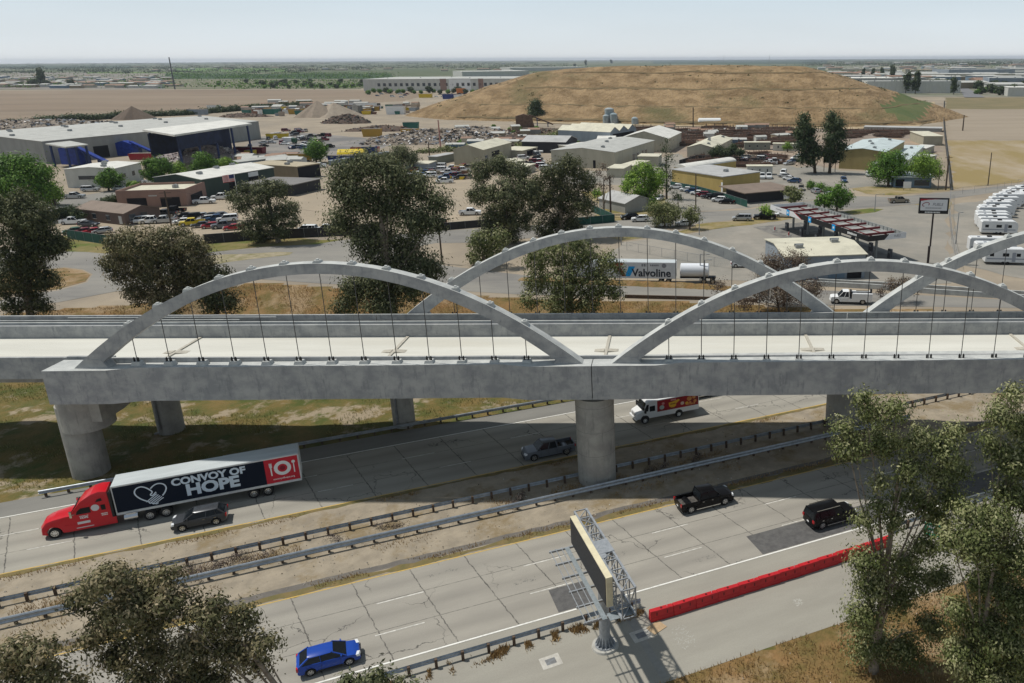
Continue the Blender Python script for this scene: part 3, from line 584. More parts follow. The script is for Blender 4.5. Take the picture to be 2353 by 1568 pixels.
KIND=dict(
 sedan=dict(L=4.75,W=1.82,H=1.45,belt=.93,top=[(-2.38,.55),(-2.33,.93),(-1.75,.99),(-1.2,.96),(1.0,.93),(1.9,.82),(2.25,.70),(2.37,.52)],wx=(-1.4,1.42),r=.33,cab=(-1.75,1.1,-1.0,.35,.93,1.45,.80,.62)),
 hatch=dict(L=4.35,W=1.78,H=1.50,belt=.95,top=[(-2.17,.5),(-2.16,.9),(-2.0,1.0),(-1.5,.97),(.95,.93),(1.7,.84),(2.05,.72),(2.17,.5)],wx=(-1.28,1.32),r=.33,cab=(-2.05,1.2,-1.35,.3,.95,1.47,.80,.62)),
 suv=dict(L=4.7,W=1.88,H=1.70,belt=1.05,top=[(-2.34,.55),(-2.33,1.0),(-2.2,1.1),(-1.5,1.06),(1.0,1.03),(1.9,.95),(2.25,.82),(2.35,.55)],wx=(-1.4,1.42),r=.37,cab=(-2.28,1.25,-1.65,.35,1.05,1.64,.85,.66)),
 bigsuv=dict(L=5.1,W=1.98,H=1.88,belt=1.15,top=[(-2.54,.6),(-2.53,1.1),(-2.45,1.2),(-1.6,1.16),(1.15,1.13),(2.2,1.08),(2.5,.95),(2.54,.6)],wx=(-1.5,1.62),r=.40,cab=(-2.5,1.25,-2.3,.62,1.15,1.88,.9,.76)),
 van=dict(L=5.05,W=1.95,H=1.75,belt=1.05,top=[(-2.52,.5),(-2.51,1.0),(-2.4,1.1),(-1.5,1.06),(1.5,1.0),(2.1,.88),(2.42,.7),(2.5,.5)],wx=(-1.5,1.55),r=.35,cab=(-2.42,1.65,-2.2,.7,1.05,1.75,.87,.72)),
 pickup=dict(L=5.85,W=2.0,H=1.92,belt=1.18,top=[(-2.92,.6),(-2.92,.72),(-.85,.74),(-.82,1.14),(1.35,1.16),(2.5,1.10),(2.85,.98),(2.92,.6)],wx=(-1.85,1.85),r=.42,cab=(-.88,1.5,-.72,.75,1.17,1.92,.9,.74)),
)
def wheel(r,wd=.24,hero=False):
    k=20; t=MB(); t.tube([(0,-wd/2,0),(0,-wd/2+.03,0),(0,wd/2-.03,0),(0,wd/2,0)],[r*.93,r,r,r*.93],k)
    m=MB()
    for sg in (-1,1):
        m.tube([(0,sg*(wd/2-.02),0),(0,sg*(wd/2+.012),0)],[r*.66,r*.62],k)
        if hero:
            for q in range(5):
                a=2*math.pi*q/5+.3; m.add([(math.cos(a+d_)*r*rr_,sg*(wd/2+.016),math.sin(a+d_)*r*rr_) for d_,rr_ in ((-.28,.56),(.28,.56),(.13,.2),(-.13,.2))],[(0,1,2,3)],1)
    return t.mesh('tyre',m_tyre,smooth=.7), m.mesh('rim',[m_rim,m_trim])
_vm={}
def vmesh(kind,hero):
    if (kind,hero) in _vm: return _vm[(kind,hero)]
    K=KIND[kind]; body=carbody(K['top'],K['L'],K['W'],K['wx'],K['r'],belt=K['belt'],stations=11 if hero else 5)
    g_,rf,pl=cabin(*K['cab']); rf2=MB(); rf2.v=rf.v[:];rf2.f=rf.f[:];rf2.m=rf.m[:]
    rf.m=[0]*len(rf.f); _vm[(kind,hero)]=dict(K=K,body=body,glass=g_.mesh('cabin_glass',m_glass),roof=rf.mesh('roof',m_blk,smooth=.7),wh=wheel(K['r'],.24,hero)); return _vm[(kind,hero)]
_cm={}
def colmesh(key,me,m):
    k=(key,m.name)
    if k not in _cm: c=me.copy(); c.materials.clear(); c.materials.append(m); _cm[k]=c
    return _cm[k]
def vehicle(name,kind,colr,loc,rot,label,cat,group=None,hero=False,rails=False,rim=None):
    D=vmesh(kind,hero); K=D['K']; P=PC[colr]; t=thing(name,label,cat,loc,rot,group); W=K['W']; h=K['L']/2
    kk=(kind,hero)
    bo=obj('body',colmesh(kk+('b',),D['body'],P),t); gl=obj('cabin_glass',D['glass'],t); rf=obj('roof',colmesh(kk+('r',),D['roof'],P),t)
    for wx in K['wx']:
        for sg in (-1,1):
            wo=obj('wheel',D['wh'][0],t,(wx,sg*(W/2-.14),K['r']))
            if hero: obj('rim',D['wh'][1],wo)
            else: obj('rim',D['wh'][1],wo)
    if kind=='pickup':
        key=(kind,'bed',P.name)
        if key not in _cm:
            b=MB(); y=W/2*.96
            b.box(-2.90,-.84,y-.09,y,.70,1.17); b.box(-2.90,-.84,-y,-y+.09,.70,1.17); b.box(-2.92,-2.84,-y+.09,y-.09,.70,1.16); _cm[key]=b.mesh('bed_walls',P,bevel=.015)
            _cm['bedfloor']=MB().box(-2.84,-.86,-y+.1,y-.1,.72,.78).mesh('bed_floor',m_bed)
        obj('bed_walls',_cm[key],t); obj('bed_floor',_cm['bedfloor'],t)
    zb=K['belt']
    if ('lm',kk) not in _cm:
        hl=MB().hexa([(h-.22,-.26,zb-.32),(h-.012,-.24,zb-.32),(h-.10,.16,zb-.32),(h-.3,.18,zb-.30)],[(h-.26,-.26,zb-.14),(h-.06,-.24,zb-.15),(h-.16,.16,zb-.13),(h-.36,.18,zb-.12)]); _cm[('lm',kk)]=hl.mesh('headlight',m_head)
        tl=MB().box(-h-.012,-h+.12,-.12,.12,zb-.30,zb-.02); _cm[('tm',kk)]=tl.mesh('tail_light',m_tail)
        bp=MB().box(h-.12,h+.02,-W*.36,W*.36,.36,.58); _cm[('gm',kk)]=bp.mesh('grille',m_trim,bevel=.01)
        lp=MB().box(-h-.02,-h+.02,-.16,.16,.62,.74); _cm[('pm',kk)]=lp.mesh('licence_plate',m_wht)
        _cm[('mm',kk)]=MB().hexa([(-.05,-.02,0),(.08,-.02,.0),(.06,.2,.02),(-.05,.2,.02)],[(-.04,-.02,.13),(.05,-.02,.13),(.03,.19,.15),(-.04,.19,.15)]).mesh('mirror',m_blk)
    for sg in (-1,1):
        o=obj('headlight',_cm[('lm',kk)],t,(0,sg*(W/2*.80),0)); o.scale=(1,sg,1)
        obj('tail_light',_cm[('tm',kk)],t,(0,sg*(W/2*.84),0))
    if hero:
        obj('grille',_cm[('gm',kk)],t); obj('licence_plate',_cm[('pm',kk)],t)
        for sg in (-1,1):
            o=obj('mirror',colmesh(kk+('m',),_cm[('mm',kk)],P),t,(K['cab'][1]-.35,sg*(K['cab'][6]),zb+.05)); o.scale=(1,sg,1)
        # door shut lines, handles, sill trim
        c0,c1=K['cab'][0],K['cab'][1]; n_=2 if kind!='hatch' or 1 else 2
        for sg in (-1,1):
            db=MB(); y=sg*(W/2+.002)
            xs_=[(c0+c1)/2-.1+.0, c1-.55 if kind!='van' else c1-.8]; xs_=[xs_[0]-.95 if kind!='pickup' else c0+.12, xs_[0], c1-.42]
            for x in xs_: db.box(x-.008,x+.008,min(y,y*.99),max(y,y*.99),.45,zb-.1)
            hd=MB()
            for x in (xs_[0]+.22,xs_[1]+.22): hd.box(x-.1,x+.08,min(y*1.01,y*.985),max(y*1.01,y*.985),zb-.2,zb-.165)
            db.build('door_seams',m_trim,bo); hd.build('door_handles',m_chrome if colr!='blue' else P,bo)
            MB().box(K['wx'][0]+K['r']+.12,K['wx'][1]-K['r']-.12,min(y*1.005,y*.97),max(y*1.005,y*.97),.29,.38).build('sill_trim',m_chrome if kind in('pickup','bigsuv') and colr=='black' else m_trim,bo)
        if rails:
            for sg in (-1,1):
                c=K['cab']; MB().bar((c[2]+.25,sg*c[7]*.93,c[5]+.06),(c[3]-.1,sg*c[7]*.93,c[5]+.06),.05,.05).build('roof_rail',m_chrome,rf)
        # rear screen and windscreen surrounds in body colour: header strips
    return t
E_ROT=FROT; W_ROT=FROT+math.pi
vehicle('hatchback_car','hatch','blue',S(-4.05,53.8,.02),E_ROT,'bright blue hatchback alone in the lower left of the freeway','car',hero=True)
vehicle('pickup_truck','pickup','black',S(30.65,61.9,.02),E_ROT,'black pickup truck with an empty open bed, driving right past the median','pickup truck',hero=True)
vehicle('suv','bigsuv','black',S(40.4,54.3,.02),E_ROT,'black SUV with silver roof rails on the dark asphalt lane','car',hero=True,rails=True)
vehicle('crossover_car','suv','grey',S(-14.9,78.9,.02),W_ROT,'dark grey crossover beside the long black trailer','car',hero=True)
vehicle('pickup_truck','pickup','slate',S(19.3,78.6,.02),W_ROT,'dark grey pickup truck in the shade left of the tall middle pier','pickup truck',hero=True)
vehicle('pickup_truck','pickup','black',S(41.3,86.2,.02),W_ROT,'black pickup mostly hidden under the girder behind the white delivery truck','pickup truck',hero=True)
# text helper: words as thin flat lettering standing in the local XZ plane, facing local +Y side (mirrored for a left flank)
def text(words,size,m,parent,loc,bold=.0,shear=0,face=1,ex=.004,xs=1.0,name='lettering',rotz=None):
    c=bpy.data.curves.new(name,'FONT'); c.body=words; c.size=size; c.offset=bold; c.extrude=ex; c.align_x='CENTER'; c.align_y='CENTER'; c.shear=shear; c.resolution_u=3
    o=bpy.data.objects.new('t',c); col.objects.link(o); me=bpy.data.meshes.new_from_object(o.evaluated_get(bpy.context.evaluated_depsgraph_get())); bpy.data.objects.remove(o)
    me.materials.clear(); me.materials.append(m); r=obj(name,me,parent,loc)
    r.rotation_euler=(R(90),0,(math.pi if face>0 else 0) if rotz is None else rotz); r.scale=(xs,1,1); return r
def marks(w_,h_,m,parent,loc,n=7,rotz=None):
    """lettering too small to read in the photograph: a row of short strokes of uneven width"""
    b=MB(); r_=random.Random(int(w_*100)+n); x=-w_/2
    while x<w_/2-.02:
        d_=min(w_/n*r_.uniform(.5,.9),w_/2-x); k=h_*r_.uniform(.75,1)/2; b.add([(x,0,-k),(x+d_,0,-k),(x+d_,0,k),(x,0,k)],[(0,1,2,3)]); x+=d_+w_/n*.22
    o=b.build('small_print',m,parent,loc,rotz or 0,fix=False); return o
def ribbon(pts,wd,y,m,parent,name='logo'):
    """flat stroke in the local XZ plane"""
    b=MB(); P=[Vector((x,0,z)) for x,z in pts]; n=len(P)
    for i,p in enumerate(P):
        t=(P[min(i+1,n-1)]-P[max(i-1,0)]).normalized(); q=Vector((-t.z,0,t.x))*wd/2; b.v+=[(p.x+q.x,y,p.z+q.z),(p.x-q.x,y,p.z-q.z)]
    for i in range(n-1): b.f.append((2*i,2*i+1,2*i+3,2*i+2)); b.m.append(0)
    return b
def twin(t,x,z,r,y=1.22,wd=.55,m=m_rim,name='wheel'):
    for sg in (-1,1):
        b=MB(); b.tube([(0,-wd/2,0),(0,-wd/2+.04,0),(0,wd/2-.04,0),(0,wd/2,0)],[r*.93,r,r,r*.93],24); o=b.build('wheel',m_tyre,t,(x,sg*(y-wd/2),r),smooth=.7)
        b=MB(); s=sg*wd/2; b.tube([(0,s*.9,0),(0,s*1.01,0)],[r*.62,r*.6],20,0); b.tube([(0,s*1.01,0),(0,s*1.08,0)],[r*.2,r*.14],10,0)
        for q in range(8): a=q*math.pi/4; b.tube([(math.cos(a)*r*.42,s*1.0,math.sin(a)*r*.42),(math.cos(a)*r*.42,s*1.02,math.sin(a)*r*.42)],.055,6,1)
        b.build('rim',[m,m_trim],o)
# --- red tractor (front at s=-29.0) with the long trailer
tr=thing('semi_truck','red sleeper-cab truck tractor pulling the long black trailer','truck',S(-24.65,82.8,.02),W_ROT)
RED=PC['cherry']
bm_=MB(); side=[(-2.3,.45),(-2.3,3.05),(-2.2,3.75),(-1.6,3.86),(-1.0,3.72),(-.1,3.25),(.45,2.62),(.9,2.0),(2.3,1.78),(3.1,1.55),(3.42,1.15),(3.5,.5),(3.2,.42)]
ar=[(2.35+.62*math.cos(a),.52+.62*math.sin(a)) for a in np.linspace(.0,math.pi,10)]
side+= [(3.05,.42)]+ar[1:-1]+[(1.68,.42)]
bmm=bmesh.new(); vv=[bmm.verts.new((x,-1.2,z)) for x,z in side]; f_=bmm.faces.new(vv); ex=bmesh.ops.extrude_face_region(bmm,geom=[f_]); bmesh.ops.translate(bmm,verts=[q for q in ex['geom'] if isinstance(q,bmesh.types.BMVert)],vec=(0,2.4,0))
for x in (-2,-1,0,.5,.9,1.3,1.8,2.3,2.8,3.2): bmesh.ops.bisect_plane(bmm,geom=bmm.verts[:]+bmm.edges[:]+bmm.faces[:],plane_co=(x,0,0),plane_no=(1,0,0))
for z in (1.3,2.0,2.6,3.1): bmesh.ops.bisect_plane(bmm,geom=bmm.verts[:]+bmm.edges[:]+bmm.faces[:],plane_co=(0,0,z),plane_no=(0,0,1))
for y in (-.6,.6): bmesh.ops.bisect_plane(bmm,geom=bmm.verts[:]+bmm.edges[:]+bmm.faces[:],plane_co=(0,y,0),plane_no=(0,1,0))
for q in bmm.verts:
    k=1.0; x,z=q.co.x,q.co.z
    if z>3.0: k*=1-.16*(z-3.0)/.8
    if x>.9: k*=1-.16*(x-.9)/2.6
    if x>.9 and z>1.3: k*=.9
    if abs(q.co.y)<.7 and z>1.5: q.co.z+=.07
    if abs(q.co.y)>1 and x>3: q.co.x-=.18
    q.co.y*=k
bmesh.ops.recalc_face_normals(bmm,faces=bmm.faces)
for f in bmm.faces: f.smooth=True
for e in bmm.edges:
    if len(e.link_faces)==2 and e.calc_face_angle(0)>.75: e.smooth=False
me=bpy.data.meshes.new('cab_body'); bmm.to_mesh(me); bmm.free(); me.materials.append(RED); cb=obj('cab_body',me,tr)
MB().hexa([(.62,-1.0,2.03),(.95,-.98,1.99),(.95,.98,1.99),(.62,1.0,2.03)],[(-.02,-.93,2.98),(.12,-.9,3.02),(.12,.9,3.02),(-.02,.93,2.98)]).hexa([(.86,-.9,1.99),(1.02,-.88,1.97),(1.02,.88,1.97),(.86,.9,1.99)],[(.30,-.86,2.84),(.40,-.84,2.86),(.40,.84,2.86),(.30,.86,2.84)]).build('windshield',m_glass,tr)
for sg in (-1,1):
    y=sg*1.2
    MB().prism([(-.75,y,2.02),(.42,y,2.02),(.30,y,2.35),(-.02,y,2.62),(-.75,y,2.62)],(0,sg*.012,0)).build('side_window',m_glass,tr)
    MB().prism([(-1.95,y,2.05),(-1.6,y,2.05),(-1.58,y,2.6),(-1.95,y,2.6)],(0,sg*.012,0)).build('side_window',m_glass,tr)
    MB().prism([(-1.8,sg*1.17,3.0),(-1.25,sg*1.18,2.95),(-1.4,sg*1.17,3.2),(-1.75,sg*1.16,3.28)],(0,sg*.02,0)).build('side_window',m_glass,tr)
    b=MB(); b.box(-4.0,-2.92,min(y,y*.94),max(y,y*.94),.55,3.7) if 0 else b.box(-2.5,-2.32,min(y,y*.96),max(y,y*.96),.6,3.75); b.build('side_fairing',m_trim,tr)
    b=MB(); b.bar((.5,sg*1.15,2.1),(.75,sg*1.42,2.15),.05); b.box(.66,.84,sg*1.42-.1,sg*1.42+.1,1.95,2.55); b.build('mirror',m_chrome,tr)
    MB().hexa([(3.1,sg*.72-.16,1.0),(3.4,sg*.72-.14,1.0),(3.4,sg*.72+.14,1.0),(3.0,sg*.72+.2,1.0)],[(2.95,sg*.72-.16,1.3),(3.25,sg*.72-.14,1.25),(3.2,sg*.72+.14,1.25),(2.8,sg*.72+.2,1.3)]).build('headlight',m_head,tr)
    MB().box(-2.6,1.45,min(y*1.01,y*.95),max(y*1.01,y*.95),.42,1.12).build('side_skirt',RED,tr)
    b=MB(); b.tube([(-3.2,y*.86,.75),(-4.3,y*.86,.75)],.33,14); b.box(-4.2,-3.4,min(y*.7,y*1.0),max(y*.7,y*1.0),1.05,1.15); b.build('fuel_tank',m_chrome,tr)
    # door decals
    b=MB(); b.tube([(-1.15,y*1.012,2.42),(-1.15,y*1.014,2.42)],[.33,.33],24); 
    tag_=b.build('decal',mat('decal_white',(.62,.6,.6),.5),cb)
    MB().box(-.55,.45,min(y*1.016,y),max(y*1.016,y),1.02,1.26).build('decal',mat('decal_white',(.62,.6,.6),.5),cb)
    MB().box(-.75,.6,min(y*1.016,y),max(y*1.016,y),.62,.70).build('decal',mat('decal_white',(.62,.6,.6),.5),cb)
    text('CONVOY OF',.12,m_wht,cb,(-.15,y*1.013,1.80),.006,face=sg); text('HOPE',.24,m_wht,cb,(-.15,y*1.013,1.62),.012,face=sg); marks(.5,.11,m_wht,cb,(-1.75,y*1.013,1.68),5); marks(.5,.11,m_wht,cb,(-1.75,y*1.013,1.52),4)
MB().hexa([(3.4,-.45,.62),(3.52,-.42,.62),(3.52,.42,.62),(3.4,.45,.62)],[(3.3,-.45,1.12),(3.44,-.4,1.12),(3.44,.4,1.12),(3.3,.45,1.12)]).build('grille',m_trim,tr)
b=MB(); b.box(-7.2,-2.3,-.45,.45,.75,1.0); b.box(-6.6,-5.3,-.5,.5,1.0,1.15); b.build('chassis',m_trim,tr)
b=MB(); b.box(-2.36,-2.3,-1.1,1.1,1.0,3.6); b.build('cab_back',m_trim,tr)
for x in (2.35,): twin(tr,x,0,.52,1.16,.32,m_chrome)
for x in (-5.25,-6.6): twin(tr,x,0,.52,1.25,.58)
tl=thing('box_trailer','long black trailer lettered in white with a red panel at its tail','trailer',S(-22.05,83.1,.02),W_ROT)
m_navy=mat('trailer_navy',(.005,.010,.022),.6,spec=.12); m_ink=mat('lettering_white',(.60,.68,.76),.4); m_redp=mat('panel_red',(.50,.012,.03),.4); m_frame=mat('trailer_rim',(.62,.62,.60),.5,(.5,.5,.5),2); m_roofw=mat('trailer_roof',(.52,.56,.57),.5,(.44,.48,.49),.5,stretch=(.3,2,1))
LT=16.15
bx=MB().box(-LT,0,-1.295,1.295,1.14,4.1,0).build('box',m_frame,tl)
MB().box(-LT+.02,-.02,-1.27,1.27,4.1,4.13).build('roof',m_roofw,tl)
for sg in (-1,1):
    y0,y1=sorted((sg*1.29,sg*1.302)); MB().box(-12.95,-.1,y0,y1,1.32,3.98).build('side_panel',m_navy,bx)
    pr_=MB().box(-LT+.12,-12.95,y0,y1,1.32,3.98).build('side_panel',m_redp,bx)
    yy=sg*1.303; f=sg
    fx=lambda d: (-d if f>0 else -(LT-d))           # d = metres from the panel's left edge as one reads it
    text('CONVOY OF',1.02,m_ink,bx,(fx(8.05) if f>0 else fx(8.0),yy,3.38),.045,face=f,xs=1.06); text('HOPE',1.62,m_ink,bx,(fx(8.25) if f>0 else fx(8.2),yy,2.28),.075,face=f,xs=1.12)
    # clasped hands drawn as a heart, in single strokes
    c0=fx(3.1); sx=-1 if f>0 else 1
    def H(pts,w_=.12):
        for _ in range(2):
            if len(pts)>2: pts=[pts[0]]+[q for a,b in zip(pts,pts[1:]) for q in ((a[0]*.75+b[0]*.25,a[1]*.75+b[1]*.25),(a[0]*.25+b[0]*.75,a[1]*.25+b[1]*.75))]+[pts[-1]]
        ribbon([(c0+sx*u,2.62+v) for u,v in pts],w_,yy,m_ink,bx).build('logo',m_ink,bx,fix=False)
    hl=[(-.35,-.75),(-.9,-.35),(-1.25,.1),(-1.35,.5),(-1.15,.88),(-.75,1.0),(-.4,.85),(-.1,.55),(.15,.2),(-.15,-.05),(.05,-.2),(.4,.15)]
    hr=[(.0,.6),(.35,.92),(.75,1.02),(1.15,.85),(1.32,.45),(1.15,.0),(.85,-.35)]
    H(hl);H(hr)
    for q in range(5): H([(-.35+.28*q*.9,-.75-.13*q*.3+.02*q),( .25+.17*q,-.12-.12*q)]) if 0 else H([(-.55+.16*q,-.72-.09*q),(.42+.12*q,-.05-.13*q)],.085)
    H([(-.35,-.75),(-.3,-.95),(-.1,-.9),(-.05,-1.08),(.15,-1.0),(.2,-1.15),(.4,-1.02)],.1)
    # plate with fork and spoon
    c1=fx(14.55)
    ring=[(c1+.62*math.cos(a),2.85+.62*math.sin(a)) for a in np.linspace(0,2*math.pi,29)]; ribbon(ring,.34,yy,m_wht,pr_).build('plate_symbol',m_wht,pr_,fix=False)
    b=MB(); b.tube([(c1,yy-.002*sg,2.85),(c1,yy,2.85)],[.26,.26],16); b.build('plate_symbol',mat('dark_red',(.2,.005,.02),.5),pr_)
    a_=c1-sx*1.05; ribbon([(a_,2.15),(a_,3.5)],.12,yy,m_wht,pr_).build('fork_symbol',m_wht,pr_,fix=False)
    for du in (-.1,0,.1): ribbon([(a_+du,3.1),(a_+du,3.55)],.055,yy,m_wht,pr_).build('fork_symbol',m_wht,pr_,fix=False)
    ribbon([(a_-.12,3.1),(a_+.12,3.1)],.08,yy,m_wht,pr_).build('fork_symbol',m_wht,pr_,fix=False)
    a_=c1+sx*1.05; ribbon([(a_,2.15),(a_,3.2)],.1,yy,m_wht,pr_).build('spoon_symbol',m_wht,pr_,fix=False); b=MB(); b.tube([(a_,yy-.002*sg,3.35),(a_,yy,3.35)],[.17,.17],14); b.build('spoon_symbol',m_wht,pr_)
    text('convoyofhope.org',.27,m_wht,pr_,(c1,yy,1.72),.004,face=f)
    MB().box(-LT,0,min(sg*1.3,sg*1.33),max(sg*1.3,sg*1.33),1.08,1.28).build('bottom_rail',m_frame,bx)
MB().box(-LT-.02,-LT,-1.2,1.2,1.3,4.0).build('rear_doors',m_wht,tl)
MB().box(-15,-1,-.5,.5,.95,1.12).build('underframe',m_trim,tl)
for x in (-11.6,-12.9): twin(tl,x,0,.52,1.25,.58,m_chrome)
for sg in (-1,1): MB().box(-3.4,-3.2,sg*.9-.08,sg*.9+.08,.25,1.1).build('landing_leg',m_trim,tl)
# --- white delivery step van (nose at s~30.8)
dv=thing('delivery_truck','white step van with a red and yellow pictured side panel','truck',S(35.15,82.5,.02),W_ROT)
m_vw=mat('van_white',(.70,.71,.71),.4,spec=.4)
b=MB(); b.prism([(-4.25,-1.2,.62),(-4.25,-1.2,2.85),(2.55,-1.2,2.85),(2.78,-1.2,2.66),(3.15,-1.2,1.62),(3.15,-1.2,.62)],(0,2.4,0)); b.build('body',m_vw,dv,bevel=.07)
b=MB(); b.hexa([(3.05,-1.12,.62),(4.05,-1.0,.62),(4.05,1.0,.62),(3.05,1.12,.62)],[(3.05,-1.12,1.62),(3.95,-.98,1.3),(3.95,.98,1.3),(3.05,1.12,1.62)]); hd=b.build('hood',m_vw,dv,bevel=.05)
MB().hexa([(3.10,-1.05,1.68),(3.19,-1.05,1.68),(3.19,1.05,1.68),(3.10,1.05,1.68)],[(2.78,-1.02,2.56),(2.87,-1.02,2.56),(2.87,1.02,2.56),(2.78,1.02,2.56)]).build('windshield',m_glass,dv)
MB().box(4.0,4.2,-1.1,1.1,.55,.78).build('bumper',m_vw,dv,bevel=.03); MB().box(3.96,4.06,-.6,.6,.85,1.2).build('grille',mat('grille_grey',(.3,.3,.3),.5),dv)
for sg in (-1,1):
    y=sg*1.2; a0,a1=sorted((y,y*1.012))
    MB().prism([(2.6,y,1.6),(3.1,y,1.6),(2.8,y,2.45),(2.5,y,2.45)],(0,sg*.014,0)).build('side_window',m_glass,dv); MB().box(1.7,2.4,a0,a1,1.5,2.2).build('side_window',m_glass,dv)
    b=MB(); b.box(2.95,3.15,sg*1.42-.12,sg*1.42+.12,1.5,2.1); b.bar((2.9,sg*1.2,1.8),(3.0,sg*1.4,1.8),.04); b.build('mirror',m_blk,dv)
    MB().box(3.96,4.04,sg*.78-.12,sg*.78+.12,.95,1.2).build('headlight',m_head,dv)
    pn=MB().box(-3.7,1.25,a0,a1,1.75,3.2).build('picture_panel',mat('panel_maroon',(.33,.014,.02),.45,(.16,.02,.012),.5,3,lo=.45,hi=.6),dv); pn.scale=(1.12,1,1); pn.location=(0,0,-.47); yy=y*1.014
    q=lambda u,v,r,m,n='picture': MB().tube([(u,yy-.003*sg,v),(u,yy,v)],[r,r],16).build(n,m,pn)
    m_y=mat('snack_yellow',(.75,.42,.03),.5); m_o=mat('snack_orange',(.55,.17,.04),.5,(.6,.3,.1),3)
    fl=1 if sg>0 else -1
    U=lambda u: u if sg>0 else -2.45-u
    b=MB(); pts=[(U(u),yy,v) for u,v in ((-.1,2.7),(-.55,2.75),(-1.3,2.95),(-1.45,2.8),(-1.2,2.6),(-1.0,2.45),(-1.0,2.15),(-.75,1.98),(-.4,2.0),(-.15,2.2))]; b.prism(pts,(0,.004*sg,0)); b.build('picture',m_y,pn)
    marks(.6,.16,mat('snack_brown',(.25,.06,.01),.5),pn,(U(-.6),yy+.006*sg,2.45),4)
    MB().box(min(U(-.35),U(-1.0)),max(U(-.35),U(-1.0)),min(yy,yy+.004*sg),max(yy,yy+.004*sg),2.9,3.1).build('picture',mat('snack_pink',(.6,.25,.25),.5),pn)
    for (u,v,r,m) in ((-2.6,2.75,.3,m_o),(-3.15,2.85,.22,m_o),(-2.3,2.2,.2,m_y),(-2.7,2.2,.16,m_o),(-3.3,2.3,.2,m_o),(.7,2.25,.28,mat('snack_grey',(.42,.48,.45),.5)),(.55,2.72,.17,mat('snack_pink',(.6,.25,.25),.5)),(-1.75,2.3,.22,mat('snack_cream',(.65,.5,.4),.5))): q(U(u),v,r,m)
    marks(1.1,.24,m_o,pn,(U(-2.75),yy+.006*sg,2.03),6)
for x in (3.0,): twin(dv,x,0,.42,1.235,.28,m_wht)
twin(dv,-1.5,0,.42,1.235,.5,m_wht)
for sg in (-1,1): MB().tube([(-1.5,sg*1.2,.55),(-1.5,sg*1.206,.55)],[.52,.52],18).build('wheel_well',m_blk,dv); MB().tube([(3.0,sg*1.1,.55),(3.0,sg*1.206,.55)],[.55,.55],18).build('wheel_well',m_blk,dv)
MB().box(-4.28,-4.25,-1.0,1.0,.8,2.7).build('rear_doors',m_vw,dv)
# ---------------------------------------------------------------- buildings
def wallmat(n,c,rib=0): return mat('wall_'+n,c,.8,tuple(x*.86 for x in c),.4,6,stretch=(1,1,.3))
def roofmat(n,c): return mat('roof_'+n,c,.65,tuple(x*.84 for x in c),.3,6,c3=tuple(x*.72 for x in c),scale3=.15,lo3=.56,hi3=.75)
WM=dict(cream=wallmat('cream',(.47,.44,.35)),white=wallmat('white',(.55,.55,.51)),grey=wallmat('grey',(.33,.33,.31)),pink=wallmat('pink',(.30,.19,.155)),brown=wallmat('brown',(.14,.10,.085)),green=wallmat('green',(.05,.075,.065)),tan=wallmat('tan',(.30,.245,.165)),yellow=wallmat('yellow',(.44,.33,.12)),blue=wallmat('blue',(.17,.24,.31)),dark=wallmat('dark',(.04,.04,.045)),sage=wallmat('sage',(.22,.24,.21)),greyblue=wallmat('greyblue',(.27,.31,.35)),beige=wallmat('beige',(.40,.37,.28)),ochre=wallmat('ochre',(.33,.27,.12)))  # dark: solid wall tone painting the shade of open fronts and recesses
RM=dict(white=roofmat('white',(.66,.65,.60)),cream=roofmat('cream',(.60,.57,.45)),grey=roofmat('grey',(.42,.42,.41)),lgrey=roofmat('light_grey',(.45,.45,.42)),brown=roofmat('brown',(.21,.16,.125)),rust=roofmat('rust',(.27,.17,.12)),blue=roofmat('pale_blue',(.50,.57,.57)),tan=roofmat('tan',(.42,.36,.25)),dk=roofmat('dark',(.20,.19,.18)))
m_open=mat('dark_opening',(.015,.015,.018),.9); m_win=mat('window_glass',(.03,.04,.05),.15,spec=.6); m_door=mat('pale_door',(.5,.5,.48),.6)
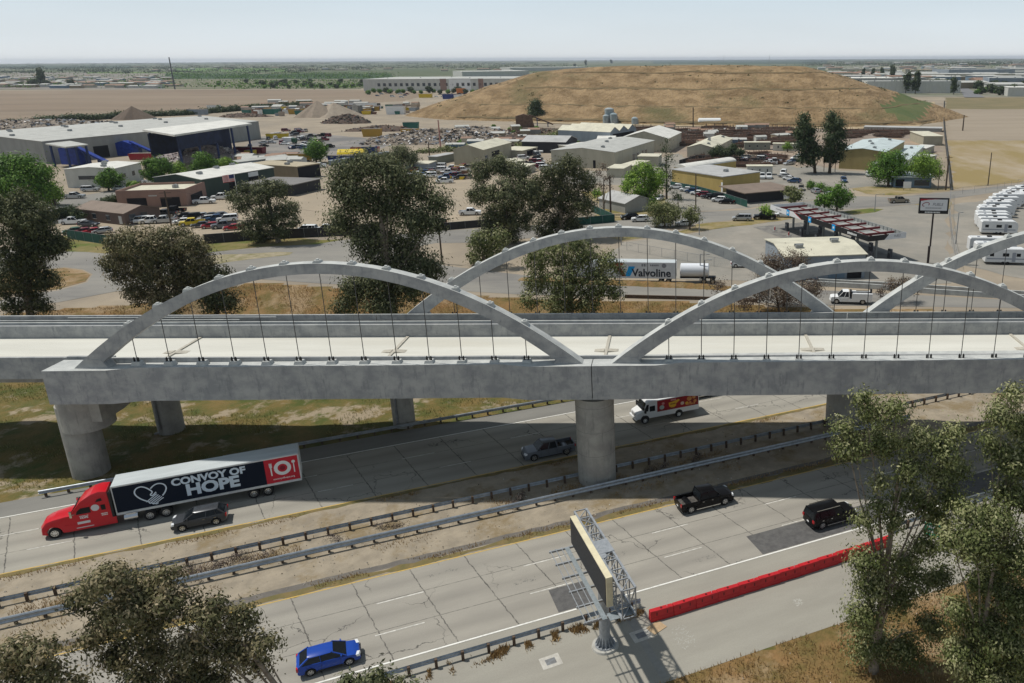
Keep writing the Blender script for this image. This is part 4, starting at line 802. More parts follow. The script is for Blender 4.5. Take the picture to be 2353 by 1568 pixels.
def bld(name,label,A,B,C,h,wall,roof,rt='gable',rise=1.0,cat='building',ov=.25,feats=(),vents=0,group=None,px=True,z=F,depth=None,skip=()):
    """A-B left face, B-C right face (photo positions of the ground corners, B nearest); ridge runs along BC ('gable'), along AB ('gable2') or flat"""
    a,b,c=(G(*q,z) for q in (A,B,C)) if px else map(Vector,(A,B,C))
    e=(c-b); L=e.length; e.normalize(); nrm=Vector((-e.y,e.x,0)); dd=(a-b).dot(nrm)
    if depth: dd=depth
    if dd<0: nrm=-nrm; dd=-dd
    t=thing(name,label,cat,(b.x,b.y,z),math.atan2(e.y,e.x),group); sg=1 if (e.x*nrm.y-e.y*nrm.x)>0 else -1
    W=sg*dd
    m=MB()
    if rt=='gable':
        m.prism([(0,0,0),(0,0,h),(0,W/2,h+rise),(0,W,h),(0,W,0)],(L,0,0)); rp=[[(0,-ov*sg,h+.02-.1),(0,W/2,h+rise+.05)],[(0,W/2,h+rise+.05),(0,W+ov*sg,h+.02-.1)]]; r=MB()
        r.prism([(-ov,-ov*sg,h-.08),(-ov,W/2,h+rise+.03),(-ov,W+ov*sg,h-.08),(-ov,W+ov*sg,h+.08),(-ov,W/2,h+rise+.18),(-ov,-ov*sg,h+.08)],(L+2*ov,0,0))
    elif rt=='gable2':
        m.prism([(0,0,0),(0,0,h),(L/2,0,h+rise),(L,0,h),(L,0,0)],(0,W,0)); r=MB(); r.prism([(-ov,-ov*sg,h-.08),(L/2,-ov*sg,h+rise+.03),(L+ov,-ov*sg,h-.08),(L+ov,-ov*sg,h+.08),(L/2,-ov*sg,h+rise+.18),(-ov,-ov*sg,h+.08)],(0,W+2*ov*sg,0))
    elif rt=='saw':
        k=max(2,int(L/7)); r=MB(); m.box(0,L,min(0,W),max(0,W),0,h)
        for i in range(k): x0=L*i/k;x1=L*(i+1)/k; m.prism([(x0,0,h-.05),(x1,0,h-.05),(x1-(x1-x0)*.5,0,h+rise-.05)],(0,W,0)); r.prism([(x0,-.2*sg,h),((x0+x1)/2,-.2*sg,h+rise),(x1,-.2*sg,h),(x1,-.2*sg,h+.12),((x0+x1)/2,-.2*sg,h+rise+.12),(x0,-.2*sg,h+.12)],(0,W+.4*sg,0))
    elif rt=='arch':
        r=MB(); m.box(0,L,min(0,W),max(0,W),0,h); pts=[(-ov,W/2-W/2*1.02*math.cos(q),h+rise*math.sin(q)) for q in np.linspace(0,math.pi,9)]; r.prism(pts,(L+2*ov,0,0))
    else:
        m.box(0,L,min(0,W),max(0,W),0,h); r=MB(); y0,y1=sorted((-ov*sg,W+ov*sg)); r.box(-ov,L+ov,y0,y1,h,h+.25)
        if rt=='parapet': 
            r=MB(); y0,y1=sorted((0,W)); r.box(.3,L-.3,y0+.3,y1-.3,h+.0,h+.06); m.box(0,L,y0,y0+.28,h,h+.7); m.box(0,L,y1-.28,y1,h,h+.7); m.box(0,.28,y0+.28,y1-.28,h,h+.7); m.box(L-.28,L,y0+.28,y1-.28,h,h+.7)
    m.build('wall',WM[wall],t); ro=r.build('roof',RM[roof],t)
    for (face,u0,u1,z0,z1,kind) in feats:
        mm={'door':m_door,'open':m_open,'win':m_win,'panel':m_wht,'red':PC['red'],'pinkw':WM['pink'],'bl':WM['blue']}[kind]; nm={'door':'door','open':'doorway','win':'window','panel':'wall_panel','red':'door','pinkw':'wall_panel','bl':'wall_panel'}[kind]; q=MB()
        if face=='R': y0,y1=sorted((0,-.06*sg)); q.box(L*u0,L*u1,y0,y1,z0,z1)
        elif face=='L': q.box(-.06,0,*sorted((W*u0,W*u1)),z0,z1)
        o=q.build(nm,mm,t)
        if kind=='win':
            f=MB()
            if face=='R':
                y0,y1=sorted((0,-.1*sg))
                f.box(L*u0-.08,L*u1+.08,y0,y1,z0-.1,z0); f.box(L*u0-.08,L*u1+.08,y0,y1,z1,z1+.08)
            else: f.box(-.1,0,*sorted((W*u0,W*u1)),z0-.1,z0)
            f.build('frame',m_door,o)
    for i in range(vents):
        u=(i+.5)/vents*L; v=W*(.3+.35*((i*7)%3)/2); hz=h+(rise*(1-abs(v/W-.5)*2) if rt=='gable' else .2)
        q=MB(); q.box(u-.7,u+.7,v-.6,v+.6,hz-.2,hz+.75); q.box(u-.9,u+.9,v-.1,v+.1,hz+.55,hz+.9); q.build('roof_vent',mat('vent_metal',(.33,.34,.34),.5,(.25,.26,.26),1),ro)
    return t
def feats(face,n,z0,z1,kind,f0=.05,f1=.95,fill=.5): return [(face,f0+(f1-f0)*(i+.5-fill/2)/n,f0+(f1-f0)*(i+.5+fill/2)/n,z0,z1,kind) for i in range(n)]
bld('recycling_shed','huge pale metal recycling shed with many roof vents at the left','wide' and (-60,352),(109,377),(600,318),9,'grey','lgrey','gable',2.0,vents=14,feats=[('R',.18,.24,0,5,'open'),('R',.10,.13,0,3.4,'open'),('R',.42,.5,0,6,'open'),('R',.6,.75,0,7,'open'),('L',.1,.3,4.5,4.7,'door')])
def slab(name,label,px,zt,th,cols,colz,roofm,colm,cat='canopy',extra=None):
    pts=[G(x,y,zt) for x,y in px]; c=sum(pts,Vector())/len(pts); t=thing(name,label,cat,(c.x,c.y,F)); o=Vector((c.x,c.y,F))
    MB().prism([p-o for p in pts],(0,0,-th)).build('roof',roofm,t)
    cm=MB().box(-.3,.3,-.3,.3,0,zt-th-F).mesh('column',colm)
    for (u,v) in cols:
        p=(pts[0]*(1-u)+pts[1]*u)*(1-v)+(pts[3]*(1-u)+pts[2]*u)*v-o; obj('column',cm,t,(p.x,p.y,0))
    return t
m_bluest=mat('blue_steel',(.03,.055,.16),.6,(.02,.035,.10),1)
slab('loading_canopy','large white slab roof on dark blue posts over the recycling yard',[(327,297),(400,309),(578,282.5),(520,275)],F+14,.7,[(.06,.05),(.94,.05),(.06,.5),(.94,.5),(.06,.95),(.94,.95),(.94,.28),(.94,.72)],0,RM['white'],m_bluest)
slab('loading_canopy','smaller white slab roof on blue posts at the near end of the recycling shed',[(104,329),(150,337),(203,331),(161,323)],F+9,.5,[(.1,.1),(.9,.1),(.1,.95),(.9,.95),(.9,.5)],0,RM['lgrey'],m_bluest)
lc=[o for o in bpy.data.objects if o.get('label','').startswith('large white slab')][0]
_P=[G(x,y,F+14)-lc.location for x,y in [(327,297),(400,309),(578,282.5),(520,275)]]
m_navw=mat('navy_wall',(.018,.028,.07),.8,(.012,.018,.04),.5)
def _w(a,b,z0,z1): a=Vector(a); b=Vector(b); MB().bar(Vector((a.x,a.y,(z0+z1)/2)),Vector((b.x,b.y,(z0+z1)/2)),.4,z1-z0).build('back_wall',m_navw,lc)
_m=lambda i,j,u: _P[i].lerp(_P[j],u)
_w(_m(0,3,.3).lerp(_m(1,2,.3),.12),_m(0,3,.97).lerp(_m(1,2,.97),.12),0,12.5); _w(_m(0,1,.15),_m(0,3,.3).lerp(_m(1,2,.3),.12),4,12.5); _w(_m(1,2,.02),_m(1,2,.55),8.5,13.0)
# blue sorting machines
def machine(label,px,sc,rot,colr='blue'):
    p=G(*px,F); t=thing('conveyor_machine',label,'machine',p,rot,'sorting machines'); b=MB(); m={'blue':mat('machine_blue',(.015,.05,.32),.5,(.01,.03,.2),1),'rust':mat('machine_rust',(.16,.10,.07),.8,(.1,.06,.04),1),'grey':mat('machine_grey',(.22,.22,.20),.7,(.15,.15,.14),1)}[colr]
    b.prism([(-4,-1.2,0),(-4,-1.2,4.2),(-1,-1.2,5),(2,-1.2,4),(3,-1.2,0)],(0,2.4,0)); b.build('hopper',m,t).scale=(sc,sc,sc)
    b=MB(); b.bar((1,0,4.6),(10,0,.9),1.3,.5); b.build('belt',m,t).scale=(sc,sc,sc)
    for x in (4,8): q=MB(); q.box(x-.15,x+.15,-.7,.7,0,3.5-(x-4)*.45); q.build('leg',m_bluest,t).scale=(sc,sc,sc)
    return t
machine('blue baler with sloping conveyor under the small slab roof',(178,377),1.5,-.25); machine('blue conveyor machine beside the large slab roof and the red skip',(300,357),1.3,-.15)
machine('long grey conveyor rising towards the gravel cone',(820,262),1.6,2.4,'grey'); machine('rusty conveyor line above the rubble heaps',(1210,292),1.6,.2,'rust')
# office, brown cabin, brick office, metal halls
bld('office_building','white two-storey office with dark windows among the green trees',(198,421),(272,429),(331,413),6.0,'white','white','gable',.5,vents=3,feats=[('L',.3,.75,2.6,3.8,'win'),('R',.15,.35,2.6,3.8,'win'),('R',.6,.7,2.4,3.9,'win'),('R',.85,.97,2.6,3.8,'win'),('R',.72,.8,0,2.1,'door')])
t_=bld('brick_office','low pinkish brick office with sloping corner walls and dark entrances',(306,466),(432,473),(478,453),4.2,'pink','cream','parapet',.5,vents=1,feats=[('L',.1,.38,0,2.7,'open'),('L',.58,.86,0,2.7,'open'),('R',.2,.75,0,2.7,'open'),('L',.42,.54,3.1,3.4,'door')])
bld('metal_hall','dark green metal hall with a long white roof behind the brick office',(405,441),(470,455),(634,423),5.6,'green','white','gable',1.2,vents=3,feats=[('R',.34,.44,0,3.2,'open'),('R',.62,.78,0,3.8,'open'),('R',.62,.76,3.9,5.3,'panel')])
bld('mobile_office','brown mobile office with tan pitched roof beside the parked cars',(178,505),(290,518),(343,500),3.0,'brown','brown','gable2' if 0 else 'gable2',1.3,feats=[('R',.12,.26,1.0,2.6,'win'),('R',.5,.64,1.0,2.6,'win'),('L',.1,.16,1.0,2.2,'win'),('L',.36,.44,1.0,2.2,'win'),('L',.62,.7,1.0,2.2,'win'),('R',.78,.98,0,2.6,'open')]) if 0 else bld('mobile_office','brown mobile office with tan pitched roof beside the parked cars',(345,500),(290,518),(178,505),3.0,'brown','brown','gable',1.3,feats=[('L',.12,.3,1.0,2.6,'win'),('L',.45,.62,1.0,2.6,'win'),('R',.3,.37,1.0,2.2,'win'),('R',.58,.65,1.0,2.2,'win'),('R',.84,.92,1.0,2.2,'win'),('R',.06,.12,0.3,2.3,'door')])
bld('trailer_office','long low grey trailer office behind the white-roofed hall',(566,396),(548,391),(665,376),3.0,'greyblue','lgrey','gable',.5,depth=4.5,feats=feats('R',7,1.1,2.1,'win'))
bld('trailer_office','second grey trailer office nearer the heap of scrap paper',(700,369),(703,372),(820,361),2.8,'greyblue','lgrey','gable',.4,depth=4,feats=feats('R',4,1.1,2.0,'win')) if 0 else None
bld('flat_roofed_shop','tan flat-roofed workshop with dark side wall right of the white-roofed hall',(606,400),(686,413),(738,404),4.4,'tan','tan','flat',feats=[('L',.55,.8,0,3,'open'),('R',0.02,.98,.1,4.2,'open')],vents=2)
bld('open_shed','low brown roofed open shed in front of the tan workshop',(636,430),(672,450),(738,434),3.2,'dark','dk','flat',ov=.6)
bld('cream_hall','cream metal hall with a black doorway above the eucalyptus trees',(1053,376),(1112,380),(1176,360),6,'beige','cream','gable',1.8,feats=[('R',.28,.55,0,4.4,'open'),('R',.05,.13,2.4,3.6,'win'),('R',.02,.1,0,2.2,'open')])
bld('container_office','low grey shed left of the cream hall',(968,385),(985,393),(1003,386),2.6,'greyblue','cream','flat',depth=9); bld('container_office','greenish container between the grey shed and the cream hall',(1003,365),(1005,377),(1048,368),2.8,'sage','grey','flat',depth=4)
bld('open_barn','weathered metal barn roof on posts with an open dark front',(1194,343),(1200,350),(1300,352),4.8,'dark','grey','gable',2.0,depth=16)
bld('small_shed','small cream shed with open bays right of the cream hall',(1176,352),(1200,361),(1235,352),2.6,'cream','cream','flat',feats=[('R',.3,.9,0,2.2,'open')])
bld('small_shed','small cream hut below the open barn',(1156,385),(1180,392),(1208,386),3.0,'cream','cream','gable',.6)
bld('small_shed','low cream lean-to half hidden behind the eucalyptus crowns',(1183,392),(1208,400),(1230,392),2.5,'cream','cream','flat')
bld('warehouse','largest cream warehouse with pale ribbed roof in the middle yard',(1269,382),(1413,388),(1503,356),6.2,'cream','lgrey','gable',1.2,vents=3,feats=[('R',.42,.48,0,3.4,'win'),('R',.52,.57,0,3.4,'win'),('R',.66,.7,0,3.6,'win'),('R',.74,.79,0,3.6,'win'),('L',.3,.34,0,3,'open')])
bld('annex','white flat annex at the left end of the largest warehouse',(1262,372),(1300,381),(1410,346),4.6,'cream','white','flat',depth=8) if 0 else None
bld('gabled_barn','cream barn with a broad gable facing the largest warehouse',(1453,336),(1535,350),(1565,333),6.0,'cream','white','gable',3.0)
bld('white_shed','low white roofed shed behind the largest warehouse',(1308,352),(1322,357),(1400,349),3.5,'cream','white','flat',depth=14)
bld('sawtooth_shed','row of pale peaked roofs over dark open bays in the far yard',(1394,325),(1402,333),(1462,322),6,'greyblue','cream','saw',2.2,depth=30,feats=[('R',.1,.9,0,5,'open')])
bld('pale_shed','cream gabled shed left of the row of peaked roofs',(1318,322),(1322,326),(1380,326),4.2,'cream','cream','gable',1.6,depth=16)
bld('pale_shed','longer cream shed behind the gabled one',(1340,314),(1345,318),(1405,318),5,'cream','white','gable',1.8,depth=22)
bld('pale_shed','small cream office with a dark porch before the peaked roofs',(1370,332),(1372,337),(1412,337),3.6,'cream','white','gable',1.0,depth=9,feats=[('R',.5,.95,0,3,'open')])
bld('store_box','cream store box against the right wall of the largest warehouse',(1482,377),(1512,382),(1520,375),3.6,'cream','cream','flat',depth=8)
bld('store_box','cream box by the bright green tree',(1404,402),(1432,408),(1450,398),3.0,'cream','cream','flat'); bld('store_box','low cream lean-to between the warehouse and the green tree',(1430,394),(1455,398),(1492,386),2.6,'cream','cream','flat')
bld('small_office','dark grey low office with pitched roof on the lawn by the leafy trees',(1425,470),(1436,490),(1500,480),2.6,'grey','grey','gable2',1.6,depth=12)
bld('yellow_workshop','long yellow workshop with a patched flat roof beside the row of cars',(1575,417),(1660,441),(1745,428),4.6,'yellow','grey','flat',vents=1,feats=[('L',.0,.03,0,3,'panel')])
bld('yellow_workshop','white curved roof joined to the back of the yellow workshop',(1556,412),(1577,417),(1690,398),4.4,'yellow','white','arch',1.2)
bld('flat_office','low office with deep brown eaves and recessed dark front',(1661,452),(1715,466),(1815,457),2.9,'dark','brown','flat',ov=1.6)
bld('cream_store','cream store with peaked ridge vents at the steel yard',(1587,356),(1640,362),(1682,338),4,'cream','cream','gable',1.5,vents=4)
bld('cream_store','low cream store behind the tall slender conifer',(1598,343),(1602,347),(1655,347),2.8,'cream','cream','flat',depth=8)
for nm,lab,a,b,c,h in (('box_trailer','long white trailer body before the car lot',(1712,396),(1716,402),(1774,402),3.0),('box_trailer','long sage trailer body in the middle of the steel yard',(1708,338),(1710,344),(1769,344),3.2),('box_trailer','white site trailer left of the twin tall trees',(1773,342),(1775,346),(1836,347),3.0)):
    bld(nm,lab,a,b,c,h,'sage' if 'sage' in lab else 'white','cream','flat',depth=4,cat='trailer',feats=feats('R',3,1.2,2.2,'win',fill=.15))
bld('big_hall','broad pale blue-roofed hall with ochre wall right of the twin tall trees',(1922,389),(2031,392),(2074,362),6.8,'ochre','blue','gable',.9,vents=4,feats=[('L',.12,.26,0,3.2,'panel'),('L',.0,.06,0,6,'door')])
bld('low_hall','pale blue low roofs behind the two leafy trees',(2040,385),(2085,390),(2120,355),3.6,'white','blue','flat',vents=2); bld('low_hall','cream flat-roofed store against the long dark hedge',(2098,330),(2120,334),(2164,334),4.2,'beige','cream','flat',depth=26)
bld('low_hall','small pale hut with flat roof right of the blue-roofed hall',(2110,348),(2124,356),(2145,348),2.6,'cream','white','flat'); bld('low_hall','narrow pale shed nearest the two leafy trees at the hedge',(2118,370),(2124,378),(2150,372),2.6,'cream','white','flat')
bld('blue_office','small blue office in the shade of the two leafy trees',(2046,424),(2052,430),(2138,431),3.3,'blue','blue','flat',ov=.8,depth=12,feats=[('R',.05,.28,.3,2.6,'open'),('R',.55,.95,.6,2.4,'win')])
bld('plastic_tunnels','long low grey greenhouse along the foot of the hill',(1983,297),(1984,299),(2163,303),1.8,'grey','grey','flat',depth=10)
bld('fuel_shop','fuel station shop with a ribbed cream roof, half hidden behind the near arch',(1782,618),(1800,645),(1985,638),4.6,'greyblue','cream','gable',rise=.8,ov=.3,depth=15,vents=2,feats=[('R',.55,.75,.2,3.6,'bl'),('R',.78,.96,0,3.8,'open')])
# curved white fabric shelters
for i,(x,y) in enumerate(((1148,258),(1172,256),(1197,254),(1222,252))): pass
def shelter(label,x,y,L,W,h,colr,rot,z=F):
    p=G(x,y,z); t=thing('arched_shelter',label,'shelter',p,rot,'arched fabric shelters'); pts=[(0,-W/2*math.cos(q),h*math.sin(q)) for q in np.linspace(0,math.pi,11)]; MB().prism(pts,(L,0,0)).build('cover',colr,t,smooth=.6); MB().prism([(q[0]-.05,q[1]*.86,q[2]*.86) for q in pts],(-.1,0,0)).build('end_opening',mat('shelter_inside',(.28,.27,.24),.9),t)
for i,(x,y) in enumerate(((1080,261),(1096,259),(1110,257),(1125,255))): shelter('%s of the white arched shelters at the foot of the hill'%('leftmost','second from left','third from left','rightmost')[i],x-40+i*4,y+2,34,17,9,RM['white'],.25)
shelter('bright yellow arched tent beside the blue skips',779,362,11,7,3.6,PC['yellow'],.15)
# distribution centre on the plain and the industrial park on the right
t_=bld('distribution_centre','very long white distribution centre with rows of dark windows left of the hill',(838,207),(836,209),(1420,206),15,'white','lgrey','flat',depth=150,vents=9,feats=feats('R',26,6,10,'win',.05,.62,.5)+[('R',.0,.012,0,15,'door'),('R',.30,.325,0,15.5,'pinkw'),('R',.335,.42,0,15.6,'panel'),('R',.45,.47,0,15.5,'pinkw')])
m_dk=0
ip=[((1985,211),(1990,214),(2205,214),13,50,'white','lgrey','long pale warehouse nearest behind the green end of the hill'),((1915,199),(1917,201),(2060,201),12,110,'grey','white','white-roofed warehouse with roof vents behind the right slope of the hill'),((1905,186),(1908,189),(2010,189),11,60,'greyblue','white','low white warehouse peeping over the right slope of the hill'),((2058,192),(2060,194),(2125,194),10,50,'grey','lgrey','grey warehouse right of the vented white roof'),((2090,182),(2094,184),(2330,184),11,90,'cream','lgrey','long cream warehouse behind the park trees'),((2175,172),(2178,174),(2330,173),13,90,'greyblue','lgrey','widest far warehouse with a glassy blue end'),((2268,200),(2270,203),(2500,204),13,70,'greyblue','lgrey','modern grey office warehouse at the right edge'),((2310,216),(2314,221),(2500,222),9,40,'white','white','white-framed office at the right edge nearest the field'),((2090,168),(2092,169),(2180,169),10,60,'beige','tan','far beige hall in the middle of the industrial park'),((1930,165),(1932,166),(2050,166),9,60,'beige','lgrey','far low hall right of the hill top'),((2330,160),(2332,161),(2480,161),12,60,'white','white','far white hall at the right edge of the plain')]
for a,b,c,h,dp,wl,rf_,lab in ip: bld('warehouse',lab,a,b,c,h,wl,rf_,'parapet' if h>11 else 'flat',depth=dp,vents=5,feats=feats('R',6,0,h*.6,'door',fill=.4),group='industrial park warehouses')
# ---------------------------------------------------------------- fuel canopy, pole sign
q=[Vector((23.2,188.7,0)),Vector((31.2,193.4,0)),Vector((47.4,161.4,0)),Vector((38.4,153.1,0))]
eL=(q[3]-q[0]); LL=eL.length; ang=math.atan2(eL.y,eL.x); dn=abs((q[1]-q[0]).cross(eL).z)/LL
fc=thing('fuel_canopy','long fuel station canopy open on top with dark red cross beams','canopy',(q[0].x,q[0].y,F),ang)
# local: x along the front edge towards the camera, y to the back
Wd=dn; zt=5.8; H_=1.1
m_fb=mat('fascia_black',(.015,.016,.018),.45); m_fw=mat('fascia_white',(.68,.69,.70),.5); m_cr=mat('fascia_red',(.35,.02,.03),.5); m_mar=mat('beam_red',(.17,.025,.03),.6,(.12,.02,.02),1); m_gal=mat('pan_grey',(.33,.34,.33),.7,(.26,.27,.26),1)
b=MB(); b.box(0,LL,.1,Wd-.1,zt-H_+.2,zt-H_+.3); b.build('ceiling_pan',m_gal,fc)
b=MB(); b.box(0,LL,0,.1,zt-H_,zt,0); fr=b.build('fascia',m_fb,fc)
MB().box(-.05,LL*.27,-.03,-.002,zt-H_-.05,zt+.05).build('fascia_panel',m_fw,fr); MB().prism([(LL*.27,-.03,zt+.05),(LL*.36,-.03,zt-H_-.05),(LL*.27,-.03,zt-H_-.05)],(0,.028,0)).build('fascia_panel',m_fw,fr); MB().prism([(LL*.27,-.035,zt+.05),(LL*.285,-.035,zt+.05),(LL*.37,-.035,zt-H_-.05),(LL*.36,-.035,zt-H_-.05)],(0,.03,0)).build('fascia_panel',m_cr,fr)
MB().box(0,LL,Wd-.1,Wd,zt-H_,zt).build('fascia',m_gal,fc); MB().box(-.1,0,0,Wd,zt-H_,zt).build('fascia',m_fw,fc)
fe=MB().box(LL,LL+.1,0,Wd,zt-H_,zt).build('fascia',m_fb,fc); MB().prism([(LL+.105,Wd*.42,zt-H_),(LL+.105,Wd,zt-H_),(LL+.105,Wd,zt+.06),(LL+.105,Wd*.55,zt+.06)],(.03,0,0)).build('fascia_panel',m_fw,fe)
m_sky=mat('logo_blue',(.01,.33,.72),.45)
for u in (.2,.52,.8) if 0 else (.21,.45,.69):
    lg=MB().box(LL*u-.6,LL*u+.6,-.07,-.04,zt-H_-.05,zt+.15).build('logo_panel',m_sky,fr)
    MB().box(LL*u-.25,LL*u+.25,-.09,-.075,zt-.75,zt-.3).build('logo_mark',m_wht,lg)
marks(2.6,.3,mat('lettering_dim',(.25,.25,.27),.5),fr,(LL*.1,-.035,zt-.5),7); marks(3.2,.5,m_wht,fr,(LL*.86,-.01,zt-.6),7)
text('FUELS',.6,mat('lettering_dim',(.25,.25,.27),.5),fe,(LL+.14,Wd*.76,zt-.5),.01,rotz=math.pi/2)
for i in range(8): u=(i+.6)/8.2; MB().box(LL*u-.12,LL*u+.12,.5,Wd-.7,zt-.62,zt-.18).build('cross_beam',m_mar,fc)
for v in (.3,.7): MB().box(.5,LL-.5,Wd*v-.1,Wd*v+.1,zt-H_+.3,zt-.63).build('long_beam',m_mar,fc)
for i in range(30): u=(i+.5)/30; MB().box(LL*u-.04,LL*u+.04,Wd-.24,Wd-.1,zt-H_+.3,zt-.05).build('fascia_rib',m_gal,fc)
for i in range(6):
    u=(i+.5)/6; MB().box(LL*u-.2,LL*u+.2,Wd*.5-.2,Wd*.5+.2,0,zt-H_+.2).build('column',m_gal,fc)
M_=fc.matrix_world=Matrix.Translation(fc.location)@Matrix.Rotation(ang,4,'Z')
m_pump=mat('pump_grey',(.10,.10,.11),.5); 
for i in range(6):
    for k,v in enumerate((.22,.78)):
        P=M_@Vector((LL*(i+.5)/6+1.3,Wd*v,0)); t=thing('fuel_pump','%s fuel pump from the shop end in the %s row under the canopy'%(('sixth','fifth','fourth','third','second','first')[i],('front','back')[k]),'fuel pump',P,ang,'fuel pumps under the canopy')
        MB().box(-.45,.45,-.28,.28,0,2.1).build('cabinet',m_pump,t,bevel=.04); MB().box(-.3,.3,-.3,.3,1.25,1.75).build('display',mat('pump_display',(.3,.32,.33),.3),t)
        for sg in (-1,1): MB().tube([(.5*sg,0,1.7),(.62*sg,0,1.0),(.5*sg,0,.6)],.035,5).build('hose',m_blk,t)
    P=M_@Vector((LL*(i+.5)/6-.2,-.4,0)); t=thing('bollard','%s red bollard from the shop end along the canopy front'%('sixth','fifth','fourth','third','second','first')[i],'bollard',P,ang,'red bollards at the fuel pumps'); MB().tube([(0,0,0),(0,0,.95),(0,0,1.05)],[.16,.16,.05],10).build('post',PC['red'],t); MB().box(-.5,.5,-.4,.4,0,.18).build('base',m_gal,t)
sheet('pump_apron',[M_@Vector(v) for v in ((-3,-3,.06),(LL+5,-3,.06),(LL+5,Wd+1.5,.06),(-3,Wd+1.5,.06))],mat('stained_concrete',(.16,.155,.145),.9,(.11,.105,.10),.5,6,c3=(.22,.21,.19),scale3=.3))
ps=thing('pole_sign','tall dark pole carrying a white fuel station sign','sign',G(2131,604,F),0)
MB().tube([(0,0,0),(0,0,3.5),(.15,0,3.5),(.15,0,10.4)],[.24,.24,.17,.17],12).build('pole',mat('pole_maroon_black',(.03,.022,.022),.5),ps)
ps.rotation_euler=(0,0,-.12)
sb=MB().box(-2.75,2.9,-.3,.3,10.1,13.2).build('sign_box',m_fb,ps)
MB().prism([(-2.5,-.31,10.75),(2.6,-.31,10.75),(2.6,-.31,12.95),(-1.0,-.31,12.95),(-2.5,-.31,12.8)],(0,.01,0)).build('sign_face',m_fw,sb); MB().prism([(-2.6,-.33,12.6),(-2.6,-.33,13.05),(1.4,-.33,13.05),(-1.2,-.33,12.85)],(0,.02,0)).build('sign_face',m_cr,sb)
text('FUELS',.75,mat('lettering_dim',(.25,.25,.27),.5),sb,(.75,-.33,11.95),.01,face=-1,shear=.2); ribbon([(-1.5+.62*math.cos(q)+.2*math.sin(q),11.95+.38*math.sin(q)) for q in np.linspace(-.4,4.6,16)],.16,-.33,m_cr,sb).build('logo',mat('logo_greyred',(.30,.12,.14),.5),sb,fix=False); marks(3.0,.2,mat('lettering_dim',(.25,.25,.27),.5),sb,(0,-.33,11.25),11); marks(2.9,.28,m_wht,sb,(-.1,-.33,10.4),9)
# ---------------------------------------------------------------- haul trailers on the ramp
hp_=G(1405,642,F+0.0); 
def semi_box(px0,px1,label):
    a=G(*px0,F+.05); b_=G(*px1,F+.05); e=(b_-a); t=thing('box_trailer',label,'trailer',a,math.atan2(e.y,e.x)); return t,e.length
vt,L_=semi_box((1315,645),(1553,649),'white box trailer lettered in black with a red and blue V')
bx=MB().box(0,L_,-1.0,1.55,1.0,4.0).build('box',mat('trailer_white',(.68,.69,.70),.45,(.6,.61,.62),.5),vt); MB().box(.1,L_-.1,-.9,1.5,4.0,4.04).build('roof',m_roofw,vt)
ux=L_*.395
def vee(pts,m): MB().prism([(x,-1.012,z) for x,z in pts],(0,.01,0)).build('logo',m,bx)
vee([(ux,3.85),(ux+2.3,3.85),(ux+1.9,3.3),(ux+.3,3.3)],PC['red']); vee([(ux+.3,3.3),(ux+1.5,3.3),(ux+2.5,1.35),(ux+1.9,1.35)],PC['red']); vee([(ux+3.1,3.25),(ux+4.3,3.25),(ux+3.3,1.35),(ux+2.4,1.35)],m_sky)
text('Valvoline',2.0,mat('lettering_black',(.015,.02,.035),.5),bx,(L_*.77,-1.015,2.0),.05,face=-1,xs=.98)
marks(.9,.55,mat('lettering_dim',(.25,.25,.27),.5),bx,(L_*.70,-1.012,3.5),2); marks(1.6,.4,mat('lettering_dim',(.25,.25,.27),.5),bx,(L_*.80,-1.012,3.5),4); MB().tube([(L_*.89,-1.015,3.45),(L_*.89,-1.0,3.45)],[.42,.42],16).build('seal',mat('lettering_dim',(.25,.25,.27),.5),bx)
for x in (L_*.15,L_*.2,L_*.86,L_*.93): twin(vt,x,0,.5,1.0,.5)
tk=thing('tank_trailer','short white cylindrical tank trailer right of the lettered trailer','trailer',G(1562,648,F+.05),-.04)
MB().tube([(0,.3,2.3),(.15,.3,2.3),(.15,.3,2.3),(5.2,.3,2.3),(5.35,.3,2.3)],[.9,1.15,1.25,1.25,.95],28).build('tank',mat('tank_white',(.72,.74,.77),.3),tk,smooth=.6)
MB().box(0,6.6,-.3,.9,.85,1.1).build('chassis',m_blk,tk)
for x in (4.4,6.0): twin(tk,x,0,.5,1.2,.4)
bb=MB(); pp=[G(x,y,F) for x,y in ((1190,640),(1300,647),(1400,651),(1480,654),(1560,657),(1650,662),(1720,668))]; NN=60
for i in range(NN+1):
    u=i/NN*(len(pp)-1); k_=min(len(pp)-2,int(u)); c_=pp[k_].lerp(pp[k_+1],u-k_); hh=.75*math.sin(math.pi*min(1,max(0,i/NN)))**.3+random.uniform(-.12,.12)
    for dy,hz_ in ((-1.6,-.15),(-.6,.6),(.1,1.0),(.8,.55),(1.7,-.15)): bb.v.append((c_.x+random.uniform(-.1,.1),c_.y+dy+random.uniform(-.15,.15),F+hh*hz_))
for i in range(NN):
    for j in range(4): bb.f.append((i*5+j,i*5+j+1,i*5+6+j,i*5+5+j)); bb.m.append(0)
struct(bb.build('dirt_bank',m_dry,smooth=1.0))
